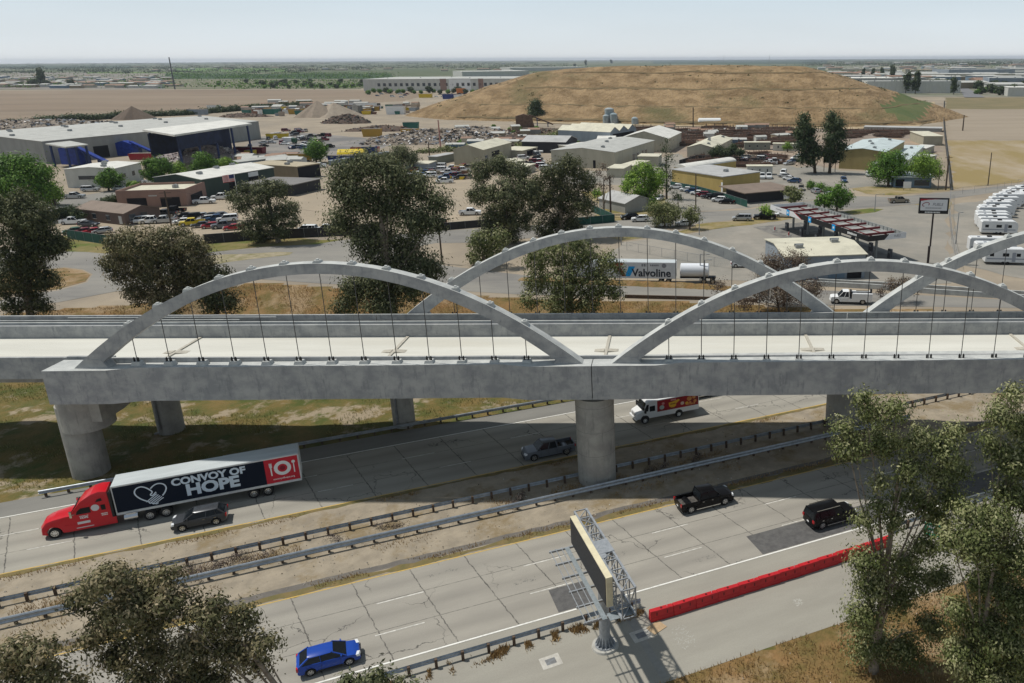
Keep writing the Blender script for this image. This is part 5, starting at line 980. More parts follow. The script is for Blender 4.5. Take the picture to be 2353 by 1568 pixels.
# white utility truck on the ramp
ut=thing('utility_truck','white utility service truck with tool boxes, on the ramp behind the viaduct','truck',G(1953,695,F+.05),math.pi-.1)
m_uw=mat('service_white',(.72,.73,.73),.4)
bd=carbody([(-3.4,.75),(-3.4,.95),(.2,.98),(.3,1.25),(1.9,1.28),(3.1,1.22),(3.4,1.1),(3.45,.7)],7.0,2.05,(-1.9,2.4),.45,sill=.45,belt=1.28); bd.materials.append(m_uw); obj('body',bd,ut)
g_,rf,pl=cabin(.3,2.15,.4,1.35,1.27,2.2,.95,.8); g_.build('cabin_glass',m_glass,ut); ro=rf.build('roof',m_uw,ut)
for sg in (-1,1): MB().box(-3.45,-.1,*sorted((sg*.62,sg*1.05)),.85,1.9).build('tool_box',m_uw,ut,bevel=.03); MB().tube([(-3.0,sg*.5,2.0),(-.9,sg*.5,2.0)],.05,6).build('rack_rail',m_blk,ut)
MB().box(-3.5,-3.2,-.5,-.1,1.4,2.4).build('crane',m_blk,ut); MB().box(-.15,.1,-.9,.9,1.0,2.15).build('cab_rack',m_blk,ut)
for wx in (-1.9,2.4): twin(ut,wx,0,.45,1.02,.3,m_rim)
# ---------------------------------------------------------------- parked and passing cars beyond the viaduct
OV=[('first','1'),('second','2'),('third','3'),('fourth','4'),('fifth','5')]
cars=[
(442,517,'pickup','yellow',205,'bright yellow pickup in the front row of the left car lot'),(463,521,'sedan','grey',205,'dark grey sedan just right of the yellow pickup'),(484,523,'hatch','red',205,'red hatchback between two dark cars in the front row of the left lot'),(516,523,'pickup','slate',205,'grey-green pickup between two red cars in the front row'),(537,527,'sedan','red',205,'red sedan at the right end of the front row of the left lot'),
(421,513,'sedan','white',205,'white sedan behind the yellow pickup'),(476,508,'suv','silver',205,'silver SUV in the second row of the left lot'),(500,508,'pickup','dblue',205,'dark blue pickup in the second row of the left lot'),(523,508,'bigsuv','white',205,'white SUV at the right end of the second row of the left lot'),
(424,500,'sedan','black',205,'black sedan at the left end of the third row'),(444,502,'suv','black',205,'black SUV in the third row of the left lot'),(462,500,'sedan','silver',205,'silver sedan in the third row of the left lot'),(484,500,'sedan','grey',205,'grey sedan in the third row of the left lot'),(503,499,'hatch','slate',205,'slate hatchback at the right end of the third row'),
(321,512,'bigsuv','white',200,'white SUV at the gable end of the brown mobile office'),(350,512,'pickup','white',200,'white pickup left of another pickup by the brown mobile office'),(378,511,'pickup','silver',200,'silver pickup behind the utility pole in the left lot'),(381,496,'pickup','grey',190,'dark pickup before the entrance of the pink brick office'),(401,488,'pickup','black',190,'black flatbed pickup between brick office and car rows'),
(169,514,'pickup','white',8,'white pickup in front of the brown mobile office'),(205,519,'sedan','grey',0,'low dark grey coupe in front of the brown mobile office'),(171,535,'sedan','green',215,'green car behind the green screen fence, leftmost'),(193,536,'sedan','maroon',215,'maroon car behind the green screen fence'),(215,536,'sedan','red',215,'dull red car behind the green screen fence'),(236,535,'hatch','silver',215,'silver car with bright windscreen behind the green screen fence'),
(171,455,'pickup','silver',12,'silver pickup in the street left of the hedge'),(209,439,'bigsuv','silver',12,'silver SUV in the street before the white office'),(279,436,'sedan','white',10,'white sedan below the round green tree by the office'),(350,421,'pickup','white',5,'white pickup under the dark green tree behind the hedge'),
(470,467,'pickup','white',15,'white pickup at the right wall of the brick office'),(510,457,'pickup','white',195,'white work pickup at the flagpole'),(706,532,'van','white',180,'white van body behind the dark screen fence'),(751,532,'bigsuv','white',180,'white cab behind the dark screen fence by the tall eucalyptus'),
(1080,493,'pickup','white',5,'white pickup with loaded bed in the tan lot between the tall eucalyptus groups'),(1022,420,'pickup','white',190,'white truck with blue bed in the tan yard'),(960,421,'bigsuv','white',200,'white vehicle behind the top of the tall eucalyptus'),(1055,411,'suv','grey',200,'dark vehicle beside yellow machines in the tan yard'),(1063,394,'pickup','white',200,'small white truck at the fence of the cream hall'),(1004,516,'suv','black',170,'black car at the fence right of the tallest eucalyptus'),(985,396,'van','slate',190,'blue-grey van in the tan yard'),
(1446,503,'suv','black',190,'black SUV on the road following the white SUV'),(1471,508,'suv','white',185,'white SUV on the road under the arch top'),(1524,520,'suv','white',180,'white SUV half hidden under the spreading roadside tree'),(1572,518,'sedan','white',180,'white car right of the trunk of the spreading roadside tree'),(1704,506,'van','silver',175,'silver minivan on the road'),(1756,503,'pickup','black',175,'black pickup behind the small roadside tree'),(1800,498,'suv','white',172,'white SUV left of the fuel canopy'),(2064,465,'pickup','tan',8,'tan pickup passing on the road behind the pole sign'),
(1554,433,'suv','white',165,'white SUV at the far end of the row by the yellow workshop'),(1577,439,'sedan','white',165,'second car of the workshop row, white'),(1590,443,'suv','dblue',165,'dark blue SUV in the workshop row'),(1602,447,'sedan','white',165,'white sedan in the middle of the workshop row'),(1614,451,'suv','maroon',165,'maroon SUV in the workshop row'),(1627,455,'sedan','grey',165,'grey sedan in the workshop row'),(1643,457,'bigsuv','black',165,'black SUV in the workshop row'),(1652,463,'suv','white',165,'white SUV near the front end of the workshop row'),(1668,467,'sedan','black',165,'black sedan nearest the road in the workshop row'),
(1515,459,'sedan','silver',250,'silver-blue sedan under the leafy trees by the lawn'),
(1751,409,'pickup','white',265,'left one of two white trucks by the white trailer'),(1766,409,'pickup','white',265,'right one of two white trucks by the white trailer'),(1799,401,'bigsuv','white',255,'tall white truck on the yard road'),(1802,407,'sedan','silver',150,'silver car on the yard road behind the tall white truck'),(1812,413,'sedan','white',150,'white sedan on the yard road'),(1824,419,'suv','dblue',150,'dark teal car on the yard road'),
(1840,436,'suv','tan',260,'tan SUV beside the round clipped trees'),(1873,443,'suv','silver',100,'silver SUV between the round clipped trees'),(1904,450,'sedan','silver',100,'silver sedan behind the canopy trees'),(1812,378,'sedan','silver',210,'silver car left of the twin tall trees'),(1821,372,'sedan','dblue',210,'dark car left of the twin tall trees'),(1828,366,'suv','white',210,'white car left of the twin tall trees'),(1835,361,'sedan','white',210,'white car nearest the twin tall trees'),
(1938,417,'suv','dblue',265,'blue-grey SUV in the turning bay'),(1995,404,'suv','white',265,'white SUV left of the two leafy trees'),(1757,323,'sedan','silver',180,'left silver car in the far steel yard'),(1786,323,'sedan','silver',180,'right silver car in the far steel yard'),(1806,321,'sedan','grey',180,'grey car in the far steel yard'),(1705,612,'suv','white',0,'white SUV seen through the far arch by the brown shrub'),
]
for x,y,k,c,hd,lab in cars:
    vehicle({'pickup':'pickup_truck','van':'van','suv':'suv','bigsuv':'suv','sedan':'car','hatch':'hatchback_car'}[k],k,c,G(x,y,F+.06),R(hd),lab,{'pickup':'pickup truck','van':'van'}.get(k,'car'))
# ---------------------------------------------------------------- caravans
m_cv=mat('caravan_white',(.68,.69,.69),.4,(.62,.63,.63),.6); m_cg=mat('caravan_stripe',(.30,.32,.36),.5)
def caravan_base(L=8.2):
    t=thing('caravan','white travel trailer','caravan',(0,0,0)); b=MB(); b.prism([(0,-1.2,.55),(0,-1.2,3.0),(.25,-1.2,3.2),(L-.9,-1.2,3.25),(L-.25,-1.2,2.9),(L,-1.2,2.0),(L-.15,-1.2,.8),(L-.5,-1.2,.55)],(0,2.4,0)); b.build('body',m_cv,t,bevel=.06)
    r=MB().box(.3,L-1,-1.0,1.0,3.24,3.28).build('roof',m_cv,t); MB().box(L*.45,L*.45+.9,-.35,.35,3.28,3.55).build('air_conditioner',m_blk,r); MB().box(L*.2,L*.2+.5,-.5,0,3.28,3.42).build('roof_hatch',m_cg,r)
    for sg in (-1,1):
        MB().box(.3,L-.6,*sorted((sg*1.19,sg*1.215)),1.15,1.4).build('stripe',m_cg,t)
        for a,b_ in ((.8,1.6),(L*.4,L*.4+1.2),(L-2.3,L-1.5)): MB().box(a,b_,*sorted((sg*1.19,sg*1.22)),1.75,2.4).build('window',m_glass,t)
        MB().box(L*.62,L*.62+.7,*sorted((sg*1.19,sg*1.22)),.7,2.55).build('door',m_cg,t)
        for wx in (L*.42,L*.42+.9): MB().tube([(wx,sg*1.0,.36),(wx,sg*1.2,.36)],[.36,.36],14).build('wheel',m_tyre,t)
    MB().bar((L-.4,0,.5),(L+1.0,0,.5),.15).build('tow_bar',m_blk,t); return t
cvp=[(2250,536,-.05),(2246,526,-.02),(2240,519,.0),(2239,511,.0),(2243,504,.03),(2247,498,.03),(2258,491,.05),(2265,484,.05),(2271,478,.08),(2280,472,.1),(2294,466,.1),(2302,460,.12),(2314,455,.15),(2332,450,.2)]
ordn=['nearest','second','third','fourth','fifth','sixth','seventh','eighth','ninth','tenth','eleventh','twelfth','thirteenth','fourteenth']
cv0=caravan_base()
for i,(x,y,a) in enumerate(cvp):
    lab='%s caravan counting from the near end of the long curved row'%ordn[i] if i else 'nearest caravan of the long curved row, with a rounded nose'
    if i==0: cv0.location=G(x,y,F); cv0.rotation_euler=(0,0,a-.1); cv0['label']=lab; cv0['group']='caravans in a curved row'
    else: q_=clone(cv0,G(x,y,F),a-.1+random.uniform(-.03,.03),lab,'caravans in a curved row'); q_.scale=(random.uniform(.86,1.1),1,random.uniform(.93,1.05))
clone(cv0,G(2222,577,F),-.12,'grey-sided long caravan parked apart in front of the curved row'); clone(cv0,G(2236,590,F),-.12,'low caravan partly behind the rising arch'); clone(cv0,G(2258,604,F),-.12,'cream caravan with big dark windows below the rising arch'); clone(cv0,G(2350,470,F),1.2,'white caravan turned sideways at the far end of the row')
# ---------------------------------------------------------------- trees
BARK=mat('bark_pale',(.30,.255,.20),.9,(.16,.13,.10),2,5,.4,8); BARKD=mat('bark_brown',(.11,.085,.06),.95,(.06,.045,.035),2,5)
LM=dict(euc=leafmat('leaf_eucalyptus',(.025,.034,.013),(.09,.108,.045),(.27,.27,.14)),dk=leafmat('leaf_dark_olive',(.022,.030,.011),(.075,.09,.034),(.22,.215,.105)),brn=leafmat('leaf_brown_sunlit',(.04,.047,.018),(.14,.135,.06),(.42,.34,.21)),grn=leafmat('leaf_green',(0.027,0.068,0.012),(0.083,0.180,0.022),(0.195,0.330,0.053)),lgt=leafmat('leaf_light_green',(0.060,0.135,0.015),(0.180,0.300,0.042),(0.330,0.465,0.083)),pine=leafmat('leaf_pine',(0.018,0.033,0.015),(0.048,0.075,0.030),(0.112,0.135,0.057)),near=leafmat('leaf_near',(0.045,0.063,0.019),(0.143,0.168,0.054),(0.375,0.367,0.195)),bush=leafmat('leaf_purple_brown',(0.060,0.042,0.030),(0.150,0.108,0.083),(0.255,0.210,0.135)),dry=leafmat('leaf_dry',(0.150,0.105,0.045),(0.300,0.225,0.105),(0.480,0.390,0.225)))  # brn and near: lightest tones paint sunlit highlights into the leaf colour
def limbs(t,base_r,H,tips,bark,lean=(0,0),forks=1):
    b=MB(); tr=[Vector((0,0,-.2)),Vector((lean[0]*.25,lean[1]*.2,H*.22)),Vector((lean[0]*.6,lean[1]*.5,H*.45)),Vector((lean[0],lean[1],H*.72))]
    b.tube(tr,[base_r*1.25,base_r*.9,base_r*.65,base_r*.3],8)
    r_=random.Random(len(tips)*7+int(H*10))
    for tp in (tips if len(tips)<14 else tips[::2]):
        tp=Vector(tp); u=min(.92,max(.12,tp.z/H*.62-.05+r_.uniform(-.05,.05))); k=u*3; i=min(2,int(k)); p=tr[i].lerp(tr[i+1],k-i)
        mid=p.lerp(tp,.5)+Vector((r_.uniform(-.3,.3),r_.uniform(-.3,.3),r_.uniform(.0,.5)))*(H*.04)
        b.tube([p,mid,tp],[base_r*.34,base_r*.18,base_r*.05],6,cap=False)
    b.build('trunk',bark,t,fix=False,smooth=None)
def ptree(name,label,base,blobs,leaf,lsize,dens,tr=.4,z=F,bark=BARK,Y=None,cat='tree',sub=None,fill=.45,droop=.6,asp=.42,group=None,basew=None,squash=1.0):
    """blobs: (x, y, r) measured in the photo, set at the tree's own distance with real depth"""
    bw=Vector(basew) if basew else G(*base,z); t=thing(name,label,cat,bw,0,group); Y=bw.y; L_=[];r_=random.Random(int(bw.x*10)+5)
    for (x,y,r) in blobs:
        v=ray(x,y); k=Y/v.y; P=Vector((v.x*k,Y,CH+v.z*k)); dep=(P-Vector((0,0,CH))).dot(_fw); rw=r*(1.0 if basew else 1.0)*dep/CF
        oy=r_.uniform(-.9,.9)*rw; P=P+ (P-Vector((0,0,CH))).normalized()*oy
        L_.append((P.x-bw.x,P.y-bw.y,P.z-bw.z,rw,rw*squash,rw*.92))
    H=max(q[2]+q[5] for q in L_); limbs(t,tr,H,[(q[0]*.97,q[1]*.97,q[2]) for q in L_],bark,(sum(q[0] for q in L_)/len(L_)*.6,sum(q[1] for q in L_)/len(L_)*.5))
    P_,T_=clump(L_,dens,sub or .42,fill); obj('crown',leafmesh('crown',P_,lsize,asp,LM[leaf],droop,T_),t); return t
E1='tall_eucalyptus'
ptree('eucalyptus','tall dark eucalyptus at the left edge behind the viaduct',(72,735),[(20,480,42),(70,500,48),(110,560,42),(40,560,55),(85,640,42),(20,640,45),(128,560,24),(88,700,30),(50,455,25),(60,600,40),(30,700,26)],'dk',.42,15,.5,sub=.5)
ptree('oak','broad dark brown-green tree left of the near arch',(385,730),[(330,565,48),(400,555,45),(290,615,42),(370,615,55),(450,595,42),(435,645,45),(320,670,35),(268,560,28),(385,690,40),(470,630,30),(255,600,22),(300,545,26),(440,560,28)],'brn',.42,15,.5,sub=.5,bark=BARKD)
ptree('oak','small dark tree under the left haunch of the near arch',(500,732),[(500,650,24),(520,690,30),(485,690,30),(508,625,16)],'dk',.42,13,.25,sub=.7,bark=BARKD)
ptree('eucalyptus','ragged eucalyptus with pale trunks before the left car lot',(640,556),[(600,445,28),(640,435,24),(560,465,28),(620,495,36),(662,480,26),(580,520,30),(645,530,22),(532,450,14),(600,545,22),(675,510,16),(560,430,14),(615,425,16)],'euc',.45,11,.5,sub=.5)
ptree('eucalyptus','largest eucalyptus standing dark behind the near arch crown',(900,735),[(795,395,36),(855,380,36),(905,400,40),(955,430,42),(1003,465,30),(820,450,48),(890,470,52),(955,505,42),(785,510,36),(860,550,55),(935,580,46),(870,635,52),(815,665,36),(940,650,46),(985,615,32),(795,700,24),(880,695,40),(775,430,22),(1000,510,24),(830,370,20)],'euc',.45,16,.8,sub=.9,fill=.3)
ptree('eucalyptus','left eucalyptus of the cluster behind the far arch',(1170,560),[(1105,395,28),(1145,380,26),(1185,395,30),(1105,445,30),(1160,450,42),(1208,440,32),(1135,500,32),(1190,500,38),(1120,535,20),(1170,540,26)],'euc',.45,14,.5,sub=.55)
ptree('eucalyptus','right eucalyptus of the cluster behind the far arch',(1290,545),[(1270,400,32),(1310,382,30),(1342,415,30),(1290,445,42),(1338,470,30),(1298,500,34),(1245,465,34),(1320,530,24),(1255,520,30),(1235,425,26)],'dk',.45,13,.5,sub=.55)
ptree('pepper_tree','bushy green tree at the foot of the eucalyptus cluster',(1110,612),[(1100,555,28),(1130,575,26),(1092,590,20),(1150,545,22)],'near',.55,8,.3,sub=.5)
ptree('eucalyptus','wide olive eucalyptus seen through the far arch',(1310,728),[(1230,595,30),(1280,585,36),(1340,585,40),(1392,600,28),(1238,645,34),(1300,645,46),(1370,650,42),(1412,670,22),(1280,695,36),(1350,700,32),(1214,690,22),(1420,620,14),(1320,560,22)],'near',.4,13,.5,sub=.5)
ptree('shrub','purple-brown shrub beside the fuel shop',(1800,702),[(1780,600,26),(1830,597,26),(1760,635,22),(1800,645,32),(1848,622,18),(1760,605,16)],'bush',.3,20,.2,cat='shrub',bark=BARKD,sub=.7)
ptree('shrub','dark brown shrub behind the crossing of the two arches',(1790,718),[(1750,668,28),(1800,670,32),(1840,670,28),(1715,690,20),(1870,660,20),(1650,660,14)],'bush',.3,20,.2,cat='shrub',bark=BARKD,sub=.7)
ptree('shrub','loose brown shrub under the right near arch',(2060,692),[(2050,655,18),(2080,650,20),(2100,670,14),(2025,670,12)],'bush',.3,14,.15,cat='shrub',bark=BARKD)
ptree('leafy_tree','bright green round tree beside the slender conifer',(1487,476),[(1450,410,20),(1480,392,24),(1508,408,22),(1465,430,24),(1500,430,24),(1438,428,13),(1480,455,16)],'lgt',.6,7,.35,bark=BARKD,sub=.5)
ptree('conifer','tall slender see-through conifer',(1531,457),[(1532,322,6),(1528,342,10),(1536,362,12),(1527,382,13),(1537,402,13),(1529,422,12),(1537,436,8),(1522,400,6)],'pine',.5,3.2,.3,bark=BARKD,sub=.7)
ptree('dry_tree','thin brown half-bare tree left of the bright green tree',(1387,492),[(1388,383,10),(1375,398,11),(1396,408,12),(1380,428,10),(1402,430,8)],'bush',.45,3,.3,sub=.5)
ptree('leafy_tree','spreading olive-green roadside tree above white cars',(1527,522),[(1502,483,18),(1525,477,22),(1548,486,20),(1510,503,15),(1540,503,16)],'near',.4,13,.3,bark=BARKD,sub=.7); ptree('leafy_tree','smaller roadside tree right of the spreading one',(1584,526),[(1590,488,16),(1578,496,12),(1602,497,12),(1588,505,10)],'near',.45,9,.2,bark=BARKD,sub=.5)
ptree('young_tree','thin dark young tree behind the spreading roadside tree',(1558,478),[(1556,446,9),(1562,455,7),(1550,455,6)],'pine',.5,4,.15); ptree('young_tree','small light green tree on the lawn near the picnic tables',(1500,480),[(1500,455,11),(1494,463,9),(1506,463,8)],'lgt',.5,6,.15,bark=BARKD); ptree('young_tree','small green tree at the left of the lawn',(1373,460),[(1373,440,10),(1368,447,7),(1379,446,7)],'lgt',.5,6,.15,bark=BARKD)
ptree('pine','left one of the twin tall dark pines at the yard entrance',(1872,398),[(1850,268,9),(1846,285,13),(1860,298,12),(1838,305,12),(1858,320,16),(1840,332,12),(1870,340,14),(1850,352,14),(1885,352,10),(1862,366,12),(1842,366,9)],'pine',.8,8,.5,bark=BARKD,sub=1.0); ptree('pine','right one of the twin tall dark pines at the yard entrance',(1905,398),[(1912,268,12),(1925,285,14),(1905,292,12),(1930,308,13),(1910,318,16),(1932,335,13),(1905,342,14),(1925,360,10),(1908,362,10)],'pine',.8,8,.5,bark=BARKD,sub=1.0)
ptree('leafy_tree','leafy tree left of the small blue office',(2040,428),[(2010,388,18),(2035,368,22),(2060,365,22),(2050,392,25),(2022,402,17),(2074,388,15)],'grn',.6,8,.4,bark=BARKD,sub=.9); ptree('leafy_tree','light leafy tree above the small blue office',(2122,430),[(2120,368,20),(2103,384,17),(2140,382,19),(2152,395,13),(2122,395,18)],'lgt',.6,7,.35,bark=BARKD,sub=.9)
ptree('leafy_tree','left of two small dark trees at the steel yard',(1655,374),[(1652,345,14),(1638,350,10),(1664,350,11)],'pine',.6,8,.25,bark=BARKD,sub=.5); ptree('leafy_tree','right of two small dark trees at the steel yard',(1688,376),[(1684,343,14),(1672,350,9),(1700,350,11)],'pine',.6,8,.25,bark=BARKD,sub=.5)
ptree('leafy_tree','big dark green tree at the left edge before the recycling shed',(50,505),[(15,385,32),(55,378,26),(95,398,22),(35,425,40),(85,432,26),(5,450,32),(60,455,26)],'grn',.7,9,.5,bark=BARKD,sub=1.0); ptree('leafy_tree','lighter tree in front of the big dark green one',(128,472),[(118,432,18),(105,450,14),(133,448,13),(120,460,12)],'lgt',.6,7,.25,bark=BARKD,sub=.5)
ptree('leafy_tree','round dark tree before the white office',(250,438),[(250,402,17),(234,412,14),(268,411,14),(250,418,14)],'grn',.6,10,.3,bark=BARKD,sub=.5); ptree('leafy_tree','round dark tree at the right corner of the white office',(365,428),[(345,378,16),(370,378,20),(358,398,20),(384,385,13),(340,398,12)],'grn',.6,10,.3,bark=BARKD,sub=.5); ptree('leafy_tree','darkest green round tree in front of the scrap paper heap',(470,412),[(465,365,18),(484,378,16),(458,384,18),(475,392,15)],'grn',.6,10,.3,bark=BARKD,sub=.5)
ptree('leafy_tree','pale yellow-green tree right of the darkest round tree',(520,400),[(520,374,14),(505,380,11),(536,380,10)],'lgt',.6,9,.2,bark=BARKD,sub=.5); ptree('leafy_tree','pale yellow-green tree between the two dark round trees',(412,414),[(410,386,14),(400,394,11),(424,396,9)],'lgt',.6,9,.2,bark=BARKD,sub=.5); ptree('bush','light green bush before the two-storey office',(305,436),[(300,425,10),(313,426,10)],'lgt',.6,9,.1,cat='bush'); ptree('bush','dark conifer bush left of the brown mobile office',(178,512),[(170,486,11),(182,494,12),(176,503,11)],'pine',.5,9,.1,cat='bush')
ptree('leafy_tree','lone dark tree on the slope foot of the hill',(1231,277),[(1231,238,8),(1228,250,11),(1236,260,12),(1224,263,9)],'pine',1.2,9,.6,bark=BARKD,sub=1.4,fill=.3)
ptree('leafy_tree','round green tree beside the yellow tent',(727,374),[(725,336,15),(712,348,12),(740,346,12),(728,357,12)],'grn',.7,9,.3,bark=BARKD,sub=.9); ptree('leafy_tree','grey-olive spreading tree beyond the largest eucalyptus',(915,392),[(918,352,20),(893,364,15),(945,362,17),(915,368,15)],'euc',.7,7,.35,bark=BARKD,sub=.9)
ptree('leafy_tree','olive-green tree left of the fuel canopy behind its white corner',(1826,474),[(1815,440,15),(1832,446,14),(1822,455,12)],'near',.6,7,.2,bark=BARKD,sub=.5); ptree('leafy_tree','larger dark tree beyond the middle of the fuel canopy',(1921,488),[(1928,436,16),(1912,452,18),(1944,450,15),(1930,466,14)],'grn',.6,8,.3,bark=BARKD,sub=.5); ptree('leafy_tree','low dark tree left of the larger canopy tree',(1893,482),[(1890,456,14),(1902,464,11),(1880,466,10)],'grn',.6,8,.2,bark=BARKD,sub=.5)
ptree('leafy_tree','small round light tree at the road left of the canopy',(1762,503),[(1757,479,11),(1768,483,10),(1762,490,9)],'lgt',.5,9,.15,bark=BARKD,sub=.5)
for i,(x,y) in enumerate(((1861,436),(1884,440),(1904,446))): ptree('clipped_tree','%s of three round clipped trees behind the fuel station'%('left','middle','right')[i],(x,y),[(x,y-12,9),(x+2,y-10,8)],'grn',.5,12,.15,bark=BARKD,sub=.5)
ptree('palm_tree','short palm before the white site trailer',(1809,349),[(1809,334,8),(1803,338,6),(1815,338,6)],'lgt',1.1,4,.25,bark=BARKD,asp=.18)
hq=[(60,515),(100,508),(150,498),(200,486),(250,474),(300,463),(345,456)]
def hedge(label,px,w_,h_,leaf,z=F,ls=.5,dens=14,name='hedge'):
    P=[G(*q,z) for q in px]; t=thing(name,label,'hedge',P[0]); L_=[]
    for a,b in zip(P,P[1:]):
        n=max(1,int((b-a).length/(w_*1.1)))
        for i in range(n): p=a.lerp(b,(i+.5)/n)-P[0]; hh=h_*random.uniform(.75,1.15); L_.append((p.x,p.y,hh*.45,w_*.75,w_*.6,hh*.55))
    Q,T=clump(L_,dens,.35*ls/.5); obj('foliage',leafmesh('foliage',Q,ls,.5,LM[leaf],.1,T),t)
hedge('long dark hedge along the street below the big green tree',[(40,528),(110,508),(200,487),(270,470),(345,455),(372,449)],2.4,2.6,'pine',ls=.55,dens=22); hedge('dark hedgerow along the near edge of the ploughed field',[(0,290),(180,277),(330,268),(430,264),(560,253),(720,243)],6,3.5,'pine',ls=1.6,dens=2); hedge('weedy thicket strip between rubble heap and steel yard',[(1200,345),(1260,318),(1330,300),(1420,297)],8,2.4,'near',ls=1.0,dens=1.2,name='thicket'); hedge('weedy green strip left of the cream hall',[(960,352),(1050,345),(1130,336)],7,2.0,'near',ls=1.0,dens=1.2,name='thicket')
# foreground trees
ptree('eucalyptus','brownish eucalyptus crown at the bottom left in front of the freeway',None,[(250,1335,50),(330,1345,48),(195,1375,34),(300,1400,52),(385,1385,45),(475,1420,50),(555,1425,38),(545,1490,48),(440,1490,55),(605,1480,28),(350,1500,48),(480,1570,52),(385,1330,26),(420,1570,60),(330,1560,42),(250,1425,38),(590,1530,24),(215,1460,34),(270,1500,44),(340,1450,34)],'brn',.21,72,.30,basew=(-17,34,0),sub=.34,fill=.25,asp=.45)
ptree('eucalyptus','low brown eucalyptus top in the bottom left corner',None,[(40,1490,34),(85,1500,34),(15,1530,38),(110,1545,34),(60,1570,48),(170,1570,28)],'brn',.21,72,.25,basew=(-30,31,0),sub=.34,fill=.25,asp=.45)
ptree('eucalyptus','small crown top at the bottom edge below the blue hatchback',None,[(800,1575,26),(850,1562,26),(900,1580,28),(950,1590,20)],'euc',.28,48,.2,basew=(-11,34,0),sub=.32,asp=.45)
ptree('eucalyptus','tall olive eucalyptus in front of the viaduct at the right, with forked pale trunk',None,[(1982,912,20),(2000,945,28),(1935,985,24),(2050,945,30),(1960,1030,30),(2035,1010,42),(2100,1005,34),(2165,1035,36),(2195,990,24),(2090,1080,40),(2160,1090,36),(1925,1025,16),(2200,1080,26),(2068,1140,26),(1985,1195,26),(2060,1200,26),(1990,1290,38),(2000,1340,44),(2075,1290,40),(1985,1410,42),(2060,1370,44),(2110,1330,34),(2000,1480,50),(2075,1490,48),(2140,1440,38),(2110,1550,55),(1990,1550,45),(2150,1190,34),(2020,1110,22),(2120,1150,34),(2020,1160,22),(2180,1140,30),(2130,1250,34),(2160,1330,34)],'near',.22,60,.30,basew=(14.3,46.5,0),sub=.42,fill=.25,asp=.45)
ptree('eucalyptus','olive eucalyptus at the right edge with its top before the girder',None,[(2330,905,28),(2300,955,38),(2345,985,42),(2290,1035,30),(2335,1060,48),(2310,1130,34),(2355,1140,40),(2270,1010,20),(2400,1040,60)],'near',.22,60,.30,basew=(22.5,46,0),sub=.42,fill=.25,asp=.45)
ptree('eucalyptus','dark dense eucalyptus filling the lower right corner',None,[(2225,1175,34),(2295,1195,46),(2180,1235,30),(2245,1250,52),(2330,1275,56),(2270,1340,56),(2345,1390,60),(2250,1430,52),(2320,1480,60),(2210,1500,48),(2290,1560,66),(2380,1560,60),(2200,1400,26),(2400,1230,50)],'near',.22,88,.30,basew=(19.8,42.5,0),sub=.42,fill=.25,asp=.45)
# ---------------------------------------------------------------- far trees, woods and town
def farproto(k):
    r_=random.Random(k); L_=[]; H=[9,13,16,7][k]; w_=[4.5,4,2.2,4][k]
    for i in range([5,6,6,4][k]): L_.append((r_.uniform(-w_,w_)*.55,r_.uniform(-w_,w_)*.4,H*(.35+.55*i/6),w_*.6*r_.uniform(.7,1.1),w_*.6,H*.2))
    P,T=clump(L_,1.3,.9); return leafmesh('crown',P,1.8,.6,LM['pine' if k!=3 else 'grn'],0,T)
FP=[farproto(k) for k in range(4)]; FT=MB().tube([(0,0,0),(0,0,5)],[.35,.2],6).mesh('trunk',BARKD)
def fartree(x,y,k,s,label,grp):
    t=thing('distant_tree',label,'tree',G(x,y,F),random.uniform(0,6),grp); c=obj('crown',FP[k],t); c.scale=(s,s,s); c=obj('trunk',FT,t); c.scale=(s,s,s)
for i,(x,y,k,s,lab) in enumerate(((78,200,0,1.5,'dark round tree among sheds at the left on the plain'),(100,198,2,1.9,'pointed cypress among sheds at the left on the plain'),(110,199,0,1.2,'tree right of the pointed cypress'),(163,197,0,1.2,'dark tree further right among the far sheds'),(1404,146,1,2.6,'tall lone tree standing on the skyline above the hill top'),(1345,151,2,2.2,'small pointed skyline tree left of the hill top'),(1320,152,0,1.7,'small round skyline tree left of the hill top'),(2080,214,2,1.5,'left pointed tree before the white park warehouse'),(2102,216,2,1.6,'right pointed tree before the white park warehouse'),(2062,213,0,1.6,'round tree behind the green end of the hill'),(2190,217,2,1.2,'pointed tree at the town road'),(1982,178,2,1.2,'left small pointed tree between the white roofs'),(2004,178,2,1.2,'middle small pointed tree between the white roofs'),(2026,178,2,1.3,'right small pointed tree between the white roofs'),(2050,183,2,1.7,'tallest pointed tree between the white roofs'))): fartree(x,y,k,s,lab,None)
for i in range(26): fartree(2118+ (i%13)*5.3+random.uniform(-2,2),212-(i//13)*8+random.uniform(-2,2),random.choice((0,0,3)),random.uniform(1.0,1.5),'green street tree in the belt before the park warehouses','trees before the park warehouses')
for i in range(24): fartree(2245+(i%12)*10+random.uniform(-3,3),216-(i//12)*14+random.uniform(-3,3),random.choice((0,3)),random.uniform(.8,1.3),'green tree beside the town road at the right','trees beside the town road')
for i in range(40): fartree(842+i*14.2+random.uniform(-4,4),214+random.uniform(-2,3),random.choice((0,3,3)),random.uniform(.6,.95),'young tree before the distribution centre','trees before the distribution centre')
for i in range(45): fartree(random.uniform(500,835),random.uniform(188,204),random.choice((0,3)),random.uniform(.6,.9),'orchard tree beyond the ploughed field','small trees beyond the ploughed field')
